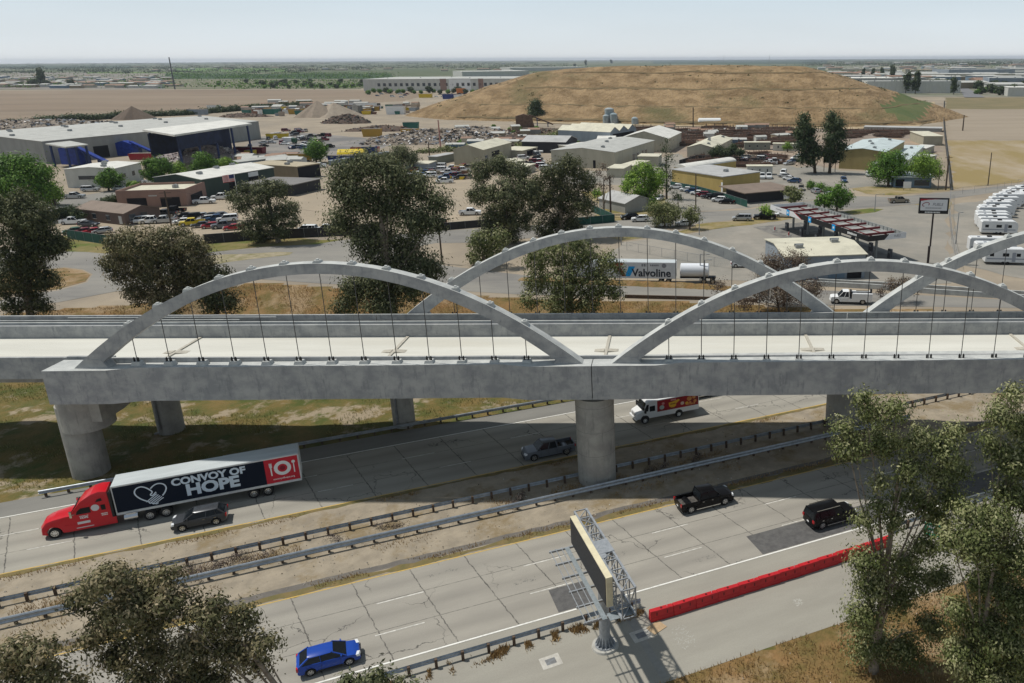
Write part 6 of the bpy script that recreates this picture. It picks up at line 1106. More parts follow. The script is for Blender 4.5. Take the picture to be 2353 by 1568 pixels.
def woods(name,label,rows,n,leaf,s=3.4,seed=1):
    r_=np.random.default_rng(seed); P=[]
    for (x0,x1,y0,y1,k,hh) in rows:
        for i in range(k):
            x=r_.uniform(x0,x1); y=r_.uniform(y0,y1); p=G(x,y,F); m=n; sc=hh*r_.uniform(.6,1.3); wd=sc*r_.uniform(1.2,6)
            q=r_.normal(size=(m,3))*np.array([wd*.8,sc*.5,sc*.25]); q[:,2]=np.abs(q[:,2]+sc*.45); P.append(q+np.array([p.x,p.y,p.z]))
    P=np.concatenate(P); o=obj(name,leafmesh(name,P,s,.75,LM[leaf],0)); tag(o,label,'wood',kind='stuff')
woods('distant_woods','blue-green belts of trees along the horizon',[(-50,2400,136.2,139,420,20),(-50,2400,137,141,420,17),(-50,1250,140,148,420,14),(-50,1300,148,158,220,11),(1850,2400,138,152,330,13),(1400,1900,136.5,141,120,14),(-50,850,155,168,170,8)],34,'pine',5.0)
woods('orchard_rows','green orchard and scrub masses on the plain',[(380,900,168,181,420,6),(-50,380,168,178,60,6),(0,500,182,203,120,5),(500,840,186,205,140,5),(1900,2400,150,170,120,9)],16,'grn',2.6,seed=2)
r_=random.Random(11); wb=MB().box(-1,1,-1,1,0,1).mesh('wall',WM['white']); tbm=[WM['white'],WM['grey'],WM['tan'],WM['blue'],WM['cream']]
hm=[]
for m in tbm:
    b=MB(); b.box(-1,1,-1,1,0,1); a_=b.mesh('wall',m); b=MB(); b.prism([(-1.04,-1.04,1),(-1.04,0,1.25),(-1.04,1.04,1)],(2.08,0,0)); hm.append((a_,b.mesh('roof',RM[r_.choice(['white','grey','brown','lgrey','rust','dk'])])))
def farb(x,y,sx,sy,h,grp,lab):
    t=thing('distant_building',lab,'building',G(x,y,F),r_.uniform(-.15,.15),grp); a_,b_=r_.choice(hm); o=obj('wall',a_,t); o.scale=(sx,sy,h); o=obj('roof',b_,t); o.scale=(sx,sy,h)
for i in range(95): farb(r_.uniform(-20,400),r_.uniform(176,203),r_.uniform(4,14),r_.uniform(4,12),r_.uniform(3,5),'low sheds and yards at the left on the plain','low shed in the crowded yards at the left on the plain')
for i in range(45): farb(r_.uniform(300,1250),r_.uniform(143,166),r_.uniform(6,25),r_.uniform(6,15),r_.uniform(4,7),'farm buildings scattered far out on the plain','farm building far out on the green plain')
for i in range(120): farb(r_.uniform(1890,2370),142+66*r_.random()**1.5,r_.uniform(8,34),r_.uniform(8,20),r_.uniform(5,9),'town buildings beyond the hill','pale building in the town beyond the right end of the hill')
for i in range(40): farb(r_.uniform(830,1250),r_.uniform(168,176)-(0),r_.uniform(10,30),r_.uniform(8,20),r_.uniform(6,9),'white halls behind the distribution centre','white hall behind the distribution centre') if 0 else None
for x0,y0,L_,lab in ((1170,163,300,'far white hall in line behind the distribution centre, upper one'),(1060,176,260,'far white hall directly behind the distribution centre')): bld('warehouse',lab,(x0,y0-1),(x0+2,y0),(x0+L_*.6,y0-2),12,'white','white','flat',depth=120)

# more vehicles and huts in the crowded yards
def yardcars(n,x0,x1,y0,y1,label,grp,hd=None):
    for i in range(n):
        x=r_.uniform(x0,x1); y=r_.uniform(y0,y1); k=r_.choice(['sedan','suv','pickup','van','pickup','bigsuv']); vehicle({'pickup':'pickup_truck','van':'van','suv':'suv','bigsuv':'suv','sedan':'car'}[k],k,r_.choice(['white','white','silver','grey','black','dblue','white','tan','maroon']),G(x,y,F+.05),R(hd+r_.uniform(-15,15) if hd is not None else r_.uniform(0,360)),label,{'pickup':'pickup truck','van':'van'}.get(k,'car'),grp)
yardcars(26,580,740,372,392,'vehicle standing among machines and huts right of the grey trailer office','vehicles in the left machine yard',20)
yardcars(22,940,1085,384,412,'vehicle parked in the tan yard beyond the largest eucalyptus','vehicles in the tan yard',190)
yardcars(24,1640,1790,358,380,'vehicle in the lot behind the yellow workshop','vehicles behind the yellow workshop',170)
yardcars(16,1180,1300,372,392,'vehicle in the middle yard below the cream hall','vehicles in the middle yard',10)
yardcars(30,850,1230,216,224,'small vehicle in the car park before the distribution centre','cars before the distribution centre',0)
def huts(n,x0,x1,y0,y1,label,grp,smax=9):
    for i in range(n):
        t=thing('small_shed',label,'shed',G(r_.uniform(x0,x1),r_.uniform(y0,y1),F),r_.uniform(-.2,.5),grp); a_,b_=r_.choice(hm); sx=r_.uniform(2,smax/2); sy=r_.uniform(1.5,3.5); h_=r_.uniform(2.4,3.4); o=obj('wall',a_,t); o.scale=(sx,sy,h_); o=obj('roof',b_,t); o.scale=(sx,sy,h_)
yardcars(36,560,760,300,345,'vehicle among the containers around the asphalt yard','vehicles around the asphalt yard')
yardcars(24,1080,1290,335,372,'vehicle in the scrap strips left of the largest warehouse','vehicles in the scrap strips')
huts(16,1010,1260,300,345,'small shed among the scrap strips of the middle yard','small sheds in the middle yard'); huts(14,560,720,366,384,'small hut near the grey trailer office','small huts at the left machine yard',7); huts(18,1500,1830,296,335,'small shed among the rusty steel stacks','sheds in the steel yard'); huts(30,560,960,236,258,'small shed at the far end of the recycling yard','sheds at the far end of the recycling yard',14)
for i in range(34):
    x=r_.uniform(1000,1420); y=r_.uniform(290,350); t=thing('bush','olive bush on the waste ground between the yards','bush',G(x,y,F),r_.uniform(0,6),'bushes on the waste ground'); c=obj('crown',FP[3],t); c.scale=(.35,.35,.28)
# ---------------------------------------------------------------- electronic message sign on its cantilever post
es=thing('message_sign','unlit black electronic message board on a lattice truss and single post over the near shoulder','sign',S(15.07,47.17,0),FROT)
m_g=mat('galvanised_steel',(.36,.38,.40),.5,(.27,.29,.31),3,metal=.35); m_grate=mat('grating',(.24,.27,.29),.7,(.18,.21,.22),6); m_cream=mat('cream_cabinet',(.68,.61,.42),.6,(.58,.52,.36),1.5); m_led=mat('led_face',(.02,.021,.024),.6,(.035,.037,.042),5)
b=MB(); b.tube([(0,0,.15),(0,0,.5),(0,0,8.0)],[.48,.42,.36],20); b.build('post',m_g,es,smooth=.6)
fb=MB().tube([(0,0,0),(0,0,.18)],[1.05,1.0],24).build('footing',mat('footing_concrete',(.45,.44,.40),.9,(.35,.34,.31),3),es)
MB().tube([(0,0,.18),(0,0,.26)],[.78,.78],24).build('base_plate',m_g,es)
for i in range(14):
    a=2*math.pi*i/14; c,s_=math.cos(a),math.sin(a); MB().hexa([(c*.42-.02*s_,s_*.42+.02*c,.26),(c*.74-.02*s_,s_*.74+.02*c,.26),(c*.74+.02*s_,s_*.74-.02*c,.26),(c*.42+.02*s_,s_*.42-.02*c,.26)],[(c*.38-.02*s_,s_*.38+.02*c,1.0),(c*.42-.02*s_,s_*.42+.02*c,1.0),(c*.42+.02*s_,s_*.42-.02*c,1.0),(c*.38+.02*s_,s_*.38-.02*c,1.0)]).build('gusset',m_g,es)
X0=-.05;X1=.95;Y0=-4.3;Y1=6.6;Z0=5.6;Z1=7.9   # lattice box around x 0..1, along y
for (x,z) in ((X0,Z0),(X1,Z0),(X0,Z1),(X1,Z1)): MB().bar((x,Y0,z),(x,Y1,z),.15).build('chord',m_g,es)
nb=9
for x in (X0,X1):
    b=MB()
    for i in range(nb+1):
        y=Y0+(Y1-Y0)*i/nb; b.bar((x,y,Z0),(x,y,Z1),.08)
        if i<nb: y2=Y0+(Y1-Y0)*(i+1)/nb; b.bar((x,y,Z0 if i%2 else Z1),(x,y2,Z1 if i%2 else Z0),.07)
    b.build('lattice',m_g,es)
b=MB()
for i in range(nb+1):
    y=Y0+(Y1-Y0)*i/nb
    for z in (Z0,Z1):
        b.bar((X0,y,z),(X1,y,z),.08)
        if i<nb: y2=Y0+(Y1-Y0)*(i+1)/nb; b.bar((X0,y,z),(X1,y2,z),.06); b.bar((X1,y,z),(X0,y2,z),.06) if i%2 else None
b.build('lattice',m_g,es)
MB().box(X0-.1,X1+.1,.2,1.9,Z1-.05,Z1+.12).build('junction_plate',m_g,es)
sb=MB().box(-.75,-.28,-3.1,5.4,5.95,8.35).build('cabinet',m_cream,es,bevel=.02)
MB().box(-.79,-.752,-3.0,5.3,6.03,8.28).build('display_face',m_led,sb)
for i in range(6):
    y=-3.3+i*1.8; MB().bar((-2.5,y,5.35),(X1,y,5.35),.12,.16).build('bracket',m_g,es)
MB().box(-2.35,-.8,-4.3,4.6,5.44,5.47).build('walkway_grating',m_grate,es) if 0 else None
for x in (-2.4,-1.95,-1.5): MB().bar((x,-3.5,5.47),(x,5.8,5.47),.05).build('walkway_rail',m_g,es)
MB().box(-1.25,-.9,-3.6,5.6,5.43,5.46).build('walkway_grating',m_grate,es); MB().box(-.8,.95,-3.9,-3.1,5.43,5.46).build('walkway_grating',m_grate,es)
# ---------------------------------------------------------------- red water barriers
m_rb=mat('barrier_red',(.52,.014,.02),.45,(.40,.010,.015),1.2,5,spec=.4); b=MB()
b.hexa([(-.98,-.3,0),(.98,-.3,0),(.98,.3,0),(-.98,.3,0)],[(-.98,-.26,.35),(.98,-.26,.35),(.98,.26,.35),(-.98,.26,.35)]); b.hexa([(-.99,-.25,.35),(.99,-.25,.35),(.99,.25,.35),(-.99,.25,.35)],[(-.97,-.2,.92),(.97,-.2,.92),(.97,.2,.92),(-.97,.2,.92)]); rbm=b.mesh('body',m_rb,bevel=.03)
fcap=MB().tube([(0,0,.92),(0,0,.97)],[.1,.09],10).mesh('fill_cap',mat('barrier_dark',(.12,.01,.012),.6)); rib_=MB().box(-.5,-.4,-.24,.24,.3,.75).box(.4,.5,-.24,.24,.3,.75).mesh('fork_slots',mat('barrier_dark',(.12,.01,.012),.6)); wand=MB().tube([(.5,0,.9),(.52,0,1.5)],[.02,.015],5).mesh('marker_wand',m_wht)
wd=['first','second','third','fourth','fifth','sixth','seventh','eighth','ninth','tenth','eleventh','twelfth','thirteenth']
for i in range(12):
    s_=20.2+i*1.99; n_=48.35+.012*i*i*.3; t=thing('water_barrier','%s red plastic barrier counting from the electronic sign'%wd[i],'barrier',S(s_,n_,.015),FROT+random.uniform(-.02,.02),'red barriers along the near shoulder')
    obj('body',rbm,t); obj('fill_cap',fcap,t); obj('fork_slots',rib_,t)
    if i%2==0: obj('marker_wand',wand,t)
# plywood sheet and markings near the sign
tag(MB().box(-.65,.65,-.5,.5,0,.03).build('plywood_sheet',mat('plywood',(.45,.33,.20),.8,(.38,.27,.16),3),None,S(19.4,47.4,.02),FROT+.35),'weathered plywood sheet lying at the end of the red barriers','board')
# green sign among the right-hand trees
gs=thing('road_sign','small green freeway sign on a post among the trees at the right','sign',G(2138,1262,0),FROT-1.2+math.pi/2)
MB().bar((0,0,0),(0,0,2.2),.12).build('post',m_post,gs); pn=MB().box(-.75,.75,-.09,-.06,1.5,2.7).build('panel',mat('sign_green',(.0,.25,.14),.4),gs); marks(1.1,.26,m_wht,pn,(0,-.095,2.35),6); marks(1.1,.26,m_wht,pn,(0,-.095,1.9),5); gs.rotation_euler=(0,0,-.5)
# ---------------------------------------------------------------- poles, lamps, flag, towers, fences
m_pole=mat('pole_wood',(.10,.075,.055),.9,(.06,.045,.035),1.5); m_pm=mat('pole_metal',(.30,.31,.32),.5,metal=.4)
def upole(label,base,topy,arms=2,r=.15,name='utility_pole',m=m_pole,rot=.3):
    p=G(*base,F); k=p.y; lo,hi=2,60
    for _ in range(30):
        mid=(lo+hi)/2; hi,lo=(mid,lo) if pxof((p.x,p.y,p.z+mid))[1]<topy else (hi,mid)
    H=lo; t=thing(name,label,'pole',p,rot); MB().tube([(0,0,0),(0,0,H)],[r*1.3,r],8).build('pole',m,t)
    for i in range(arms): b=MB(); b.bar((-1.3,0,H-.5-i*1.3),(1.3,0,H-.5-i*1.3),.13); b.build('crossarm',m,t)
    return t,H
upole('dark utility pole with crossarms rising in the left car lot',(394,520),438,2); upole('wooden pole with wires by the road behind the largest eucalyptus',(1016,606),505,1); upole('bare wooden pole on the lawn left of the brown tree',(1403,499),404,0,.2); upole('slim wooden pole in front of the yellow workshop',(1598,486),398,0,.13)
upole('thick pole at the end of the long hedge',(2172,436),358,1,.22); upole('tall slim pole in the mown field',(2269,426),350,0,.14); upole('thin pole left of the thick hedge pole',(2154,437),378,0,.1); upole('slim pole in the tan field with a small trough',(2211,300),264,0,.3)
upole('thin red-and-white mast standing in the recycling yard',(1012,338),275,0,.3,'mast',mat('mast_red',(.4,.2,.17),.6)); upole('tall dark radio tower on the horizon at the left',(402,205),131,1,.7,'radio_tower',mat('tower_grey',(.09,.10,.11),.7)); upole('thin skyline mast left of another above the hill',(1662,150),116,0,.7,'radio_tower',m_pm); upole('thin skyline mast right of the other above the hill',(1767,150),110,0,.7,'radio_tower',m_pm)
upole('slim wooden pole before the middle of the hill foot',(1592,292),246,0,.3); upole('pole in front of the heap of rubble',(988,372),326,0,.2); upole('slim yard pole near the yellow skips',(920,385),300,0,.12) if 0 else None
def lamp(label,base,topy,arm=1.6,rot=0):
    t,H=upole(label,base,topy,0,.09,'street_lamp',m_pm,rot); MB().bar((0,0,H),(arm,0,H+.1),.08).build('arm',m_pm,t); MB().box(arm-.3,arm+.35,-.14,.14,H,H+.14).build('lamp_head',m_gal,t); t['category']='lamp'
lamp('street lamp with green sign box at the fuel station entrance',(2009,485),446,2); lamp('lamp between the two arches near the white tank',(1608,650),584,1.4); lamp('lamp post standing under the far arch crown',(1618,652),597,1.0); lamp('street lamp beside the spreading roadside tree',(1607,560),543,1.6) if 0 else None
lamp('thin lamp at the caravan lot fence',(2195,560),488,.6); lamp('lamp on the lawn under the far arch crown',(1427,563),562-22,1.0); lamp('street lamp in front of the spreading roadside tree',(1606,540),541-40,1.2)
fp,FH=upole('white flagpole at the brick office flying a striped flag',(551,478),398,0,.07,'flagpole',m_wht,.0); fp['category']='flagpole'
fl=MB(); n_=14
for i in range(n_+1):
    x=-3.4*i/n_; y=.25*math.sin(i*.9); d_=-.45*i/n_
    for j in range(14): fl.v.append((x,y,FH-.15-2.0*j/13+d_))
for i in range(n_):
    for j in range(13): fl.f.append((i*14+j,i*14+j+1,(i+1)*14+j+1,(i+1)*14+j)); fl.m.append(2 if (j<7 and i<6) else (0 if j%2==0 else 1))
fl.build('flag',[mat('flag_red',(.45,.03,.04),.8),mat('flag_white',(.6,.58,.56),.8),mat('flag_blue',(.03,.04,.13),.8)],fp,fix=False)
def fence(label,px,h=2.0,solid=None,step=3.0,z=F,name='fence'):
    P=[G(*q,z) for q in px]; t=thing(name,label,'fence',P[0]); pm=MB().tube([(0,0,0),(0,0,h+.05)],.035,6).mesh('post',m_pm); cnt=0; pl=MB(); rl=MB()
    tot=sum((b-a).length for a,b in zip(P,P[1:])); step=max(step,tot/90)
    for a,b in zip(P,P[1:]):
        n=max(1,int((b-a).length/step)); o=P[0]
        for i in range(n): q=a.lerp(b,i/n)-o; obj('post',pm,t,q)
        A=a-o;B_=b-o
        if solid: pl.bar(A+Vector((0,0,h*.5)),B_+Vector((0,0,h*.5)),.03,h)
        rl.bar(A+Vector((0,0,h)),B_+Vector((0,0,h)),.05)
        if not solid:
            for k in range(1,7): rl.bar(A+Vector((0,0,h*k/7)),B_+Vector((0,0,h*k/7)),.012)
    if solid: pl.build('screen',solid,t)
    rl.build('rails',m_pm,t)
scg=mat('screen_green',(.02,.085,.065),.8,(.015,.06,.05),.5); scd=mat('screen_dark',(.035,.033,.035),.8,(.05,.045,.045),.5)
fence('green screen fence before the brown mobile office',[(156,548),(235,560),(310,566)],2.2,scg); fence('dark screen fence before the left car lot and eucalyptus',[(470,560),(560,553),(700,545),(795,541),(880,530)],2.2,scd); fence('dark screen fence of the tan lot beside the road',[(1000,530),(1069,524),(1180,515)],1.8,scd)
fence('green screen fence between the car row and the yellow workshop',[(1540,430),(1600,441),(1660,458),(1716,476)],2.0,scg); fence('dark green fence end at the left of the lawn',[(1300,520),(1412,510),(1360,486)],2.0,scg); fence('chain-link fence between fuel station and caravan lot',[(2352,425),(2290,438),(2183,448),(2180,500),(2186,560),(2200,620)],2.2,None,4); fence('chain-link fence seen under the far arch crown',[(1440,575),(1520,590),(1640,612),(1700,620)],1.9,None,3); fence('chain-link yard fence below the cream hall',[(1000,415),(1060,400),(1110,392)],2,None,3); fence('long straight dark screen fence dividing the yards from the tan fields',[(2168,232),(2166,265),(2168,300),(2172,340),(2178,390),(2182,436)],2.0,scd,4); fence('dark wall around the scrap lot behind the yellow workshop',[(1560,378),(1600,366),(1660,368),(1790,376)],1.8,scd)
def barrierwall(label,px,h,m,z=F,name='barrier_wall'):
    P=[G(*q,z) for q in px]; t=MB()
    for a,b in zip(P,P[1:]): t.bar(a+Vector((0,0,h/2)),b+Vector((0,0,h/2)),.3,h)
    tag(t.build(name,m),label,'barrier')
barrierwall('pale concrete barrier along the ramp behind the utility truck',[(1852,655),(2000,663),(2150,675),(2352,688),(2600,702)],.9,m_caplt); barrierwall('lower pale barrier further back behind the ramp',[(1880,648),(2050,657),(2352,677)],.7,m_caplt)
barrierwall('dark low ramp rail at the brown bank under the far arch',[(1435,684),(1600,688),(1740,694)],.6,m_post)
# low fence on the hill side of the power lines: wires
def wires(label,pts,sag=.6):
    b=MB(); n_=10
    P=[pts[0].lerp(pts[1],i/n_)-Vector((0,0,4*sag*(i/n_)*(1-i/n_))) for i in range(n_+1)]; b.tube(P,.018,4,cap=False); tag(b.build('power_line',m_blk,fix=False),label,'cable')
a=G(394,520,F)+Vector((0,0,9.5)); c=G(1016,606,F)+Vector((0,0,9.0)); d_=G(1403,499,F)+Vector((0,0,9)); wires('power line from the left lot pole to the pole by the eucalyptus',(a,c),1.2); wires('power line from the roadside pole towards the lawn pole',(c,d_),1.0)
# ---------------------------------------------------------------- heaps, skips, stored things
def heap(name,label,base,rx,ry,h,mats,n=900,s=.7,cone=False,cat='heap',z=F,rot=0):
    p=G(*base,z); t=thing(name,label,cat,p,rot); r_=random.Random(int(rx*100+h)); k=28; b=MB(); b.v.append((0,0,h))
    rings=[.2,.4,.6,.8,1.0]
    for q in rings:
        for j in range(k):
            a_=2*math.pi*j/k; e=1+.12*math.sin(3*a_+rx)+.07*math.sin(7*a_); zz=h*(1-q) if cone else h*(1-q*q)*(.8+.35*math.sin(5*a_+q*4)*.4); b.v.append((rx*q*e*math.cos(a_),ry*q*e*math.sin(a_),max(-.1,zz-(.1 if q==1 else 0))))
    for j in range(k): b.f.append((0,1+j,1+(j+1)%k)); b.m.append(0)
    for i in range(4):
        for j in range(k): b.f.append((1+i*k+j,1+(i+1)*k+j,1+(i+1)*k+(j+1)%k,1+i*k+(j+1)%k)); b.m.append(0)
    b.build('mass',mats[0],t,fix=True)
    if len(mats)>1:
        g_=MB()
        for i in range(n):
            a_=r_.uniform(0,6.283); q=math.sqrt(r_.random()); e=1+.12*math.sin(3*a_+rx); x=rx*q*e*math.cos(a_); y=ry*q*e*math.sin(a_); zz=h*(1-q*q)*(.8+.35*math.sin(5*a_+q*4)*.4); sz=s*r_.uniform(.4,1.3)
            v=[Vector((r_.uniform(-1,1),r_.uniform(-1,1),r_.uniform(-.6,.6)))*sz+Vector((x,y,zz)) for _ in range(4)]; g_.add(v,[(0,1,2),(0,3,1),(1,3,2),(2,3,0)],r_.randrange(len(mats)-1))
        o=g_.build('debris',mats[1:],t,fix=False); o['kind']='stuff'
    return t
D=lambda n,c: mat('debris_'+n,c,.85)
pap=[mat('paper_heap',(.40,.35,.34),.9,(.22,.19,.20),1.2,8),D('white',(.62,.60,.58)),D('pink',(.50,.38,.37)),D('grey',(.20,.19,.20)),D('tan',(.34,.28,.22)),D('dark',(.07,.07,.08))]
rub=[mat('rubble_heap',(.25,.21,.17),.9,(.13,.11,.09),.8,8),D('tan',(.34,.28,.22)),D('brown',(.16,.12,.09)),D('white',(.52,.50,.49)),D('bluegrey',(.22,.25,.29)),D('dark',(.07,.07,.08)),D('sand',(.38,.32,.25))]
rus=[mat('rust_heap',(.12,.085,.065),.9,(.07,.05,.04),.6,8),D('rust',(.17,.085,.055)),D('brown',(.16,.12,.09)),D('dark',(.07,.07,.08)),D('iron',(.10,.075,.065)),D('sage',(.14,.15,.12))]
heap('paper_heap','big heap of pinkish white waste paper before the large canopy',(468,366),21,11,6.5,pap,2200,.7); heap('rubble_heap','dark mixed rubble heap at the left end of the yard',(90,292),75,18,5,rub,1300,1.8); heap('rubble_heap','wide heap of pale rubble behind the thicket strip',(1010,322),38,14,6,rub,1300,1.4); heap('rubble_heap','bluish scrap heap right of the yellow skips',(935,328),22,12,4,rub,800,1.2); heap('rubble_heap','heap of rubble below the rusty conveyor',(1090,310),22,12,5,rub,600,1.2)
m_gv=mat('gravel_cone',(.27,.22,.17),.95,(.22,.18,.14),.5,6); m_gd=mat('soil_cone',(.14,.105,.08),.95,(.11,.085,.065),.4,6)
heap('gravel_cone','brown soil cone at the edge of the ploughed field',(308,273),14,11,9,[m_gd],cone=True); heap('gravel_cone','left pale gravel cone in the recycling yard',(733,268),16,14,11.5,[m_gv],cone=True); heap('gravel_cone','right pale gravel cone in the recycling yard',(770,267),19,15,10,[mat('gravel_cone2',(.33,.28,.22),.95,(.28,.23,.18),.4,6)],cone=True)
for i,(x,y,a_,b_,h_) in enumerate(((1130,330,16,8,3),(1190,322,20,8,3.2),(1260,306,24,8,3),(1340,302,20,7,2.6),(1410,300,16,6,2.4),(1280,330,14,6,2.2),(640,384,10,5,2.2),(1720,366,12,5,1.6),(1560,312,18,7,2.4),(1640,306,20,7,2.6),(1730,304,18,7,2.4),(880,300,22,8,3.4),(640,250,20,8,3),(560,268,20,8,3))): heap('scrap_heap','low rusty scrap heap scattered over the yards',(x,y),a_,b_,h_,rus if i%3 else rub,260,1.1)['group']='low scrap heaps in the yards'
heap('scrap_heap','dark scrap mound in the middle of the recycling yard',(800,282),16,9,6,rus,500,1.2)
def skip(label,px,L,W,h,colr,rot=.2,name='skip'):
    t=thing(name,label,'container',G(*px,F),rot); b=MB(); b.hexa([(-L/2+.5,-W/2,0),(L/2-.5,-W/2,0),(L/2-.5,W/2,0),(-L/2+.5,W/2,0)],[(-L/2,-W/2,h),(L/2,-W/2,h),(L/2,W/2,h),(-L/2,W/2,h)]); b.build('bin',colr,t); MB().box(-L/2+.3,L/2-.3,-W/2+.2,W/2-.2,h,h+.12).build('load',rub[0],t)
m_sg=mat('skip_green',(.03,.14,.11),.6); m_sb=mat('skip_blue',(.02,.04,.17),.6); m_so=mat('skip_orange',(.42,.25,.04),.6); m_sy=mat('skip_yellow',(.60,.43,.03),.6)
for a_ in (('red skip by the blue conveyor',(330,366),10,3.5,2.6,PC['red'],.1),('dark red container before the paper heap canopy',(575,352),14,3,2.8,PC['maroon'],-.1),('yellow block at the canopy corner',(577,358),4,3,2.5,m_sy,0),('blue long skip below the yellow tent',(800,371),15,4,2.6,m_sb,.15),('blue skip right of the yellow tent',(850,358),6,4,4,m_sb,.1),('red skip behind the yellow tent',(840,350),12,4,2.5,PC['red'],.1),('orange skip left of the round green tree',(690,370),9,3,3,m_so,.1),('orange container in the yard middle',(856,313),10,4,4,m_so,.1),('ochre container right of the mast',(943,313),9,4,4,m_so,.0),('green container by the conveyor',(945,296),9,4,4,m_sg,.1),('yellow low barrier block line',(900,322),9,1.5,1.2,m_sy,.0),('yellow trough on the asphalt yard',(638,317),11,3,2.4,m_sy,.1),('green container at the left of the gravel cones',(625,262),12,5,4,m_sg,.1),('white van body behind the gravel cones',(835,250),22,5,5,m_wht,.0),('second white box behind the gravel cones',(910,262),14,5,6,m_wht,.1),('white box container at the far yard edge',(493,256),9,5,5,m_wht,.0),('pale grey container at the field edge',(455,263),14,5,4,WM['greyblue'],.0),('blue container near the hill foot, left',(1033,227),14,5,5,m_sb,0),('white container near the hill foot, middle',(1062,229),16,5,5,m_wht,0),('white container near the hill foot, right',(1100,230),18,5,5,m_wht,0),('orange box by the distribution centre hedge',(1059,214),10,6,6,PC['orange'],0),('yellow blocks pair at the far yard',(978,224),14,5,4,m_sy,0)): skip(*a_)
blk=MB()
k0=[]
for i in range(26):
    x=760+i*5.2; y=379-i*.85; t=thing('storage_cube','pale blue-grey crate in the long stacked row beyond the yellow tent','crate',G(x,y,F),.35,'row of pale crates'); 
    if i==0: cm_=MB().box(-.75,.75,-1,1,0,1.9).mesh('crate',WM['greyblue'],bevel=.04); fm_=MB().box(-.8,.8,-1.05,1.05,0,.2).mesh('pallet',m_blk)
    obj('crate',cm_,t); obj('pallet',fm_,t)
def rackp(seed):
    r_=random.Random(seed); b=MB(); 
    for i in range(16): z=.3+.32*(i//4); y=(i%4)*.6-.9+r_.uniform(-.1,.1); L_=r_.uniform(2.5,5.5); x=r_.uniform(-.8,.8); b.bar((x-L_,y,z),(x+L_,y+r_.uniform(-.15,.15),z),.22,.2,i%3)
    for x in (-3,0,3):
        for y in (-1.2,1.2): b.box(x-.08,x+.08,y-.08,y+.08,0,2.2,2)
    return b.mesh('beams',[D('rust',(.17,.085,.055)),D('iron',(.10,.075,.065)),D('brown',(.16,.12,.09))],fix=False)
RK=[rackp(i) for i in range(4)]; r_=random.Random(5)
def rk(x,y,lab,grp,s=1):
    t=thing('steel_stack',lab,'stack',G(x,y,F),r_.uniform(-.3,.6),grp); o=obj('beams',r_.choice(RK),t); o.scale=(s,s,s)
for i in range(110): x=r_.uniform(1475,1820); y=r_.uniform(296,338); rk(x,y,'rusty stack of steel sections in the far steel yard','steel stacks in the far yard',r_.uniform(.9,1.7))
for i in range(40): rk(r_.uniform(1120,1330),r_.uniform(300,345),'rusty scrap bundle on the dark strip beyond the middle yard','scrap bundles in the middle',r_.uniform(.8,1.5))
for i in range(46): rk(r_.uniform(1600,1800),r_.uniform(352,385),'dark steel bundle in the lot behind the yellow workshop','steel bundles behind the yellow workshop',r_.uniform(.7,1.1))
for i in range(26): rk(r_.uniform(1940,2110),r_.uniform(302,318),'dark stored bundle behind the broad blue-roofed hall','stored bundles behind the broad hall',r_.uniform(.8,1.2))
for i in range(130): x=r_.uniform(560,960); y=r_.uniform(243,262)+ (950-x)*.015; skip('small machine or bin in the crowded far end of the recycling yard',(x,y),r_.uniform(3,8),r_.uniform(2,4),r_.uniform(1.5,4),r_.choice([m_so,m_sg,m_wht,D('rust',(.17,.085,.055)),D('tan',(.34,.28,.22)),m_sy,WM['greyblue'],D('dark',(.07,.07,.08))]),r_.uniform(-.5,.5),'yard_bin')
for o in [o for o in bpy.data.objects if o.get('label')=='small machine or bin in the crowded far end of the recycling yard']: o['group']='bins in the crowded far end'
for i in range(14): x=r_.uniform(950,1085); y=r_.uniform(386,412); skip('small machine standing in the tan yard behind the eucalyptus tops',(x,y),r_.uniform(1.5,3.5),r_.uniform(1,2),r_.uniform(.8,2),r_.choice([m_so,m_sy,m_wht,D('rust',(.17,.085,.055))]),r_.uniform(-.5,.5),'yard_machine')
for o in [o for o in bpy.data.objects if o.get('label')=='small machine standing in the tan yard behind the eucalyptus tops']: o['group']='machines in the tan yard'
# mixer truck, gas tank, gas plant
mt=thing('mixer_truck','white concrete mixer truck beside the white office','truck',G(190,420,F),.3); MB().box(-3.5,3.2,-.9,.9,.7,1.1).build('chassis',m_blk,mt); MB().tube([(-2.8,0,2.9),(-1.5,0,2.6),(1.0,0,2.2),(1.6,0,2.0)],[.5,1.3,1.2,.6],16).build('drum',m_wht,mt,smooth=.6); MB().box(1.8,3.4,-1.1,1.1,.9,2.7).build('cab',m_wht,mt,bevel=.08)
for x in (-2.4,-1.2,2.5): twin(mt,x,0,.5,1.1,.4)
mt=thing('tipper_truck','green and white truck driving on the asphalt yard','truck',G(832,407,F) if 0 else G(667,330,F),-.2); MB().box(-3.5,1.5,-1.2,1.2,1.0,3.2).build('body',m_wht,mt,bevel=.1); MB().box(1.7,3.4,-1.1,1.1,.8,2.8).build('cab',mat('truck_green',(.03,.09,.05),.5),mt,bevel=.08)
for x in (-2.4,2.5): twin(mt,x,0,.5,1.1,.4)
t=thing('gas_tank','long white cylindrical tank at the foot of the hill','tank',G(1603,287,F),0); MB().tube([(0,0,2.2),(.6,0,2.2),(14,0,2.2),(14.6,0,2.2)],[1.0,2.1,2.1,1.0],16).build('tank',m_wht,t,smooth=.6)
for x in (3,11.5): MB().box(x-.3,x+.3,-1.5,1.5,0,1.2).build('saddle',m_gal,t)
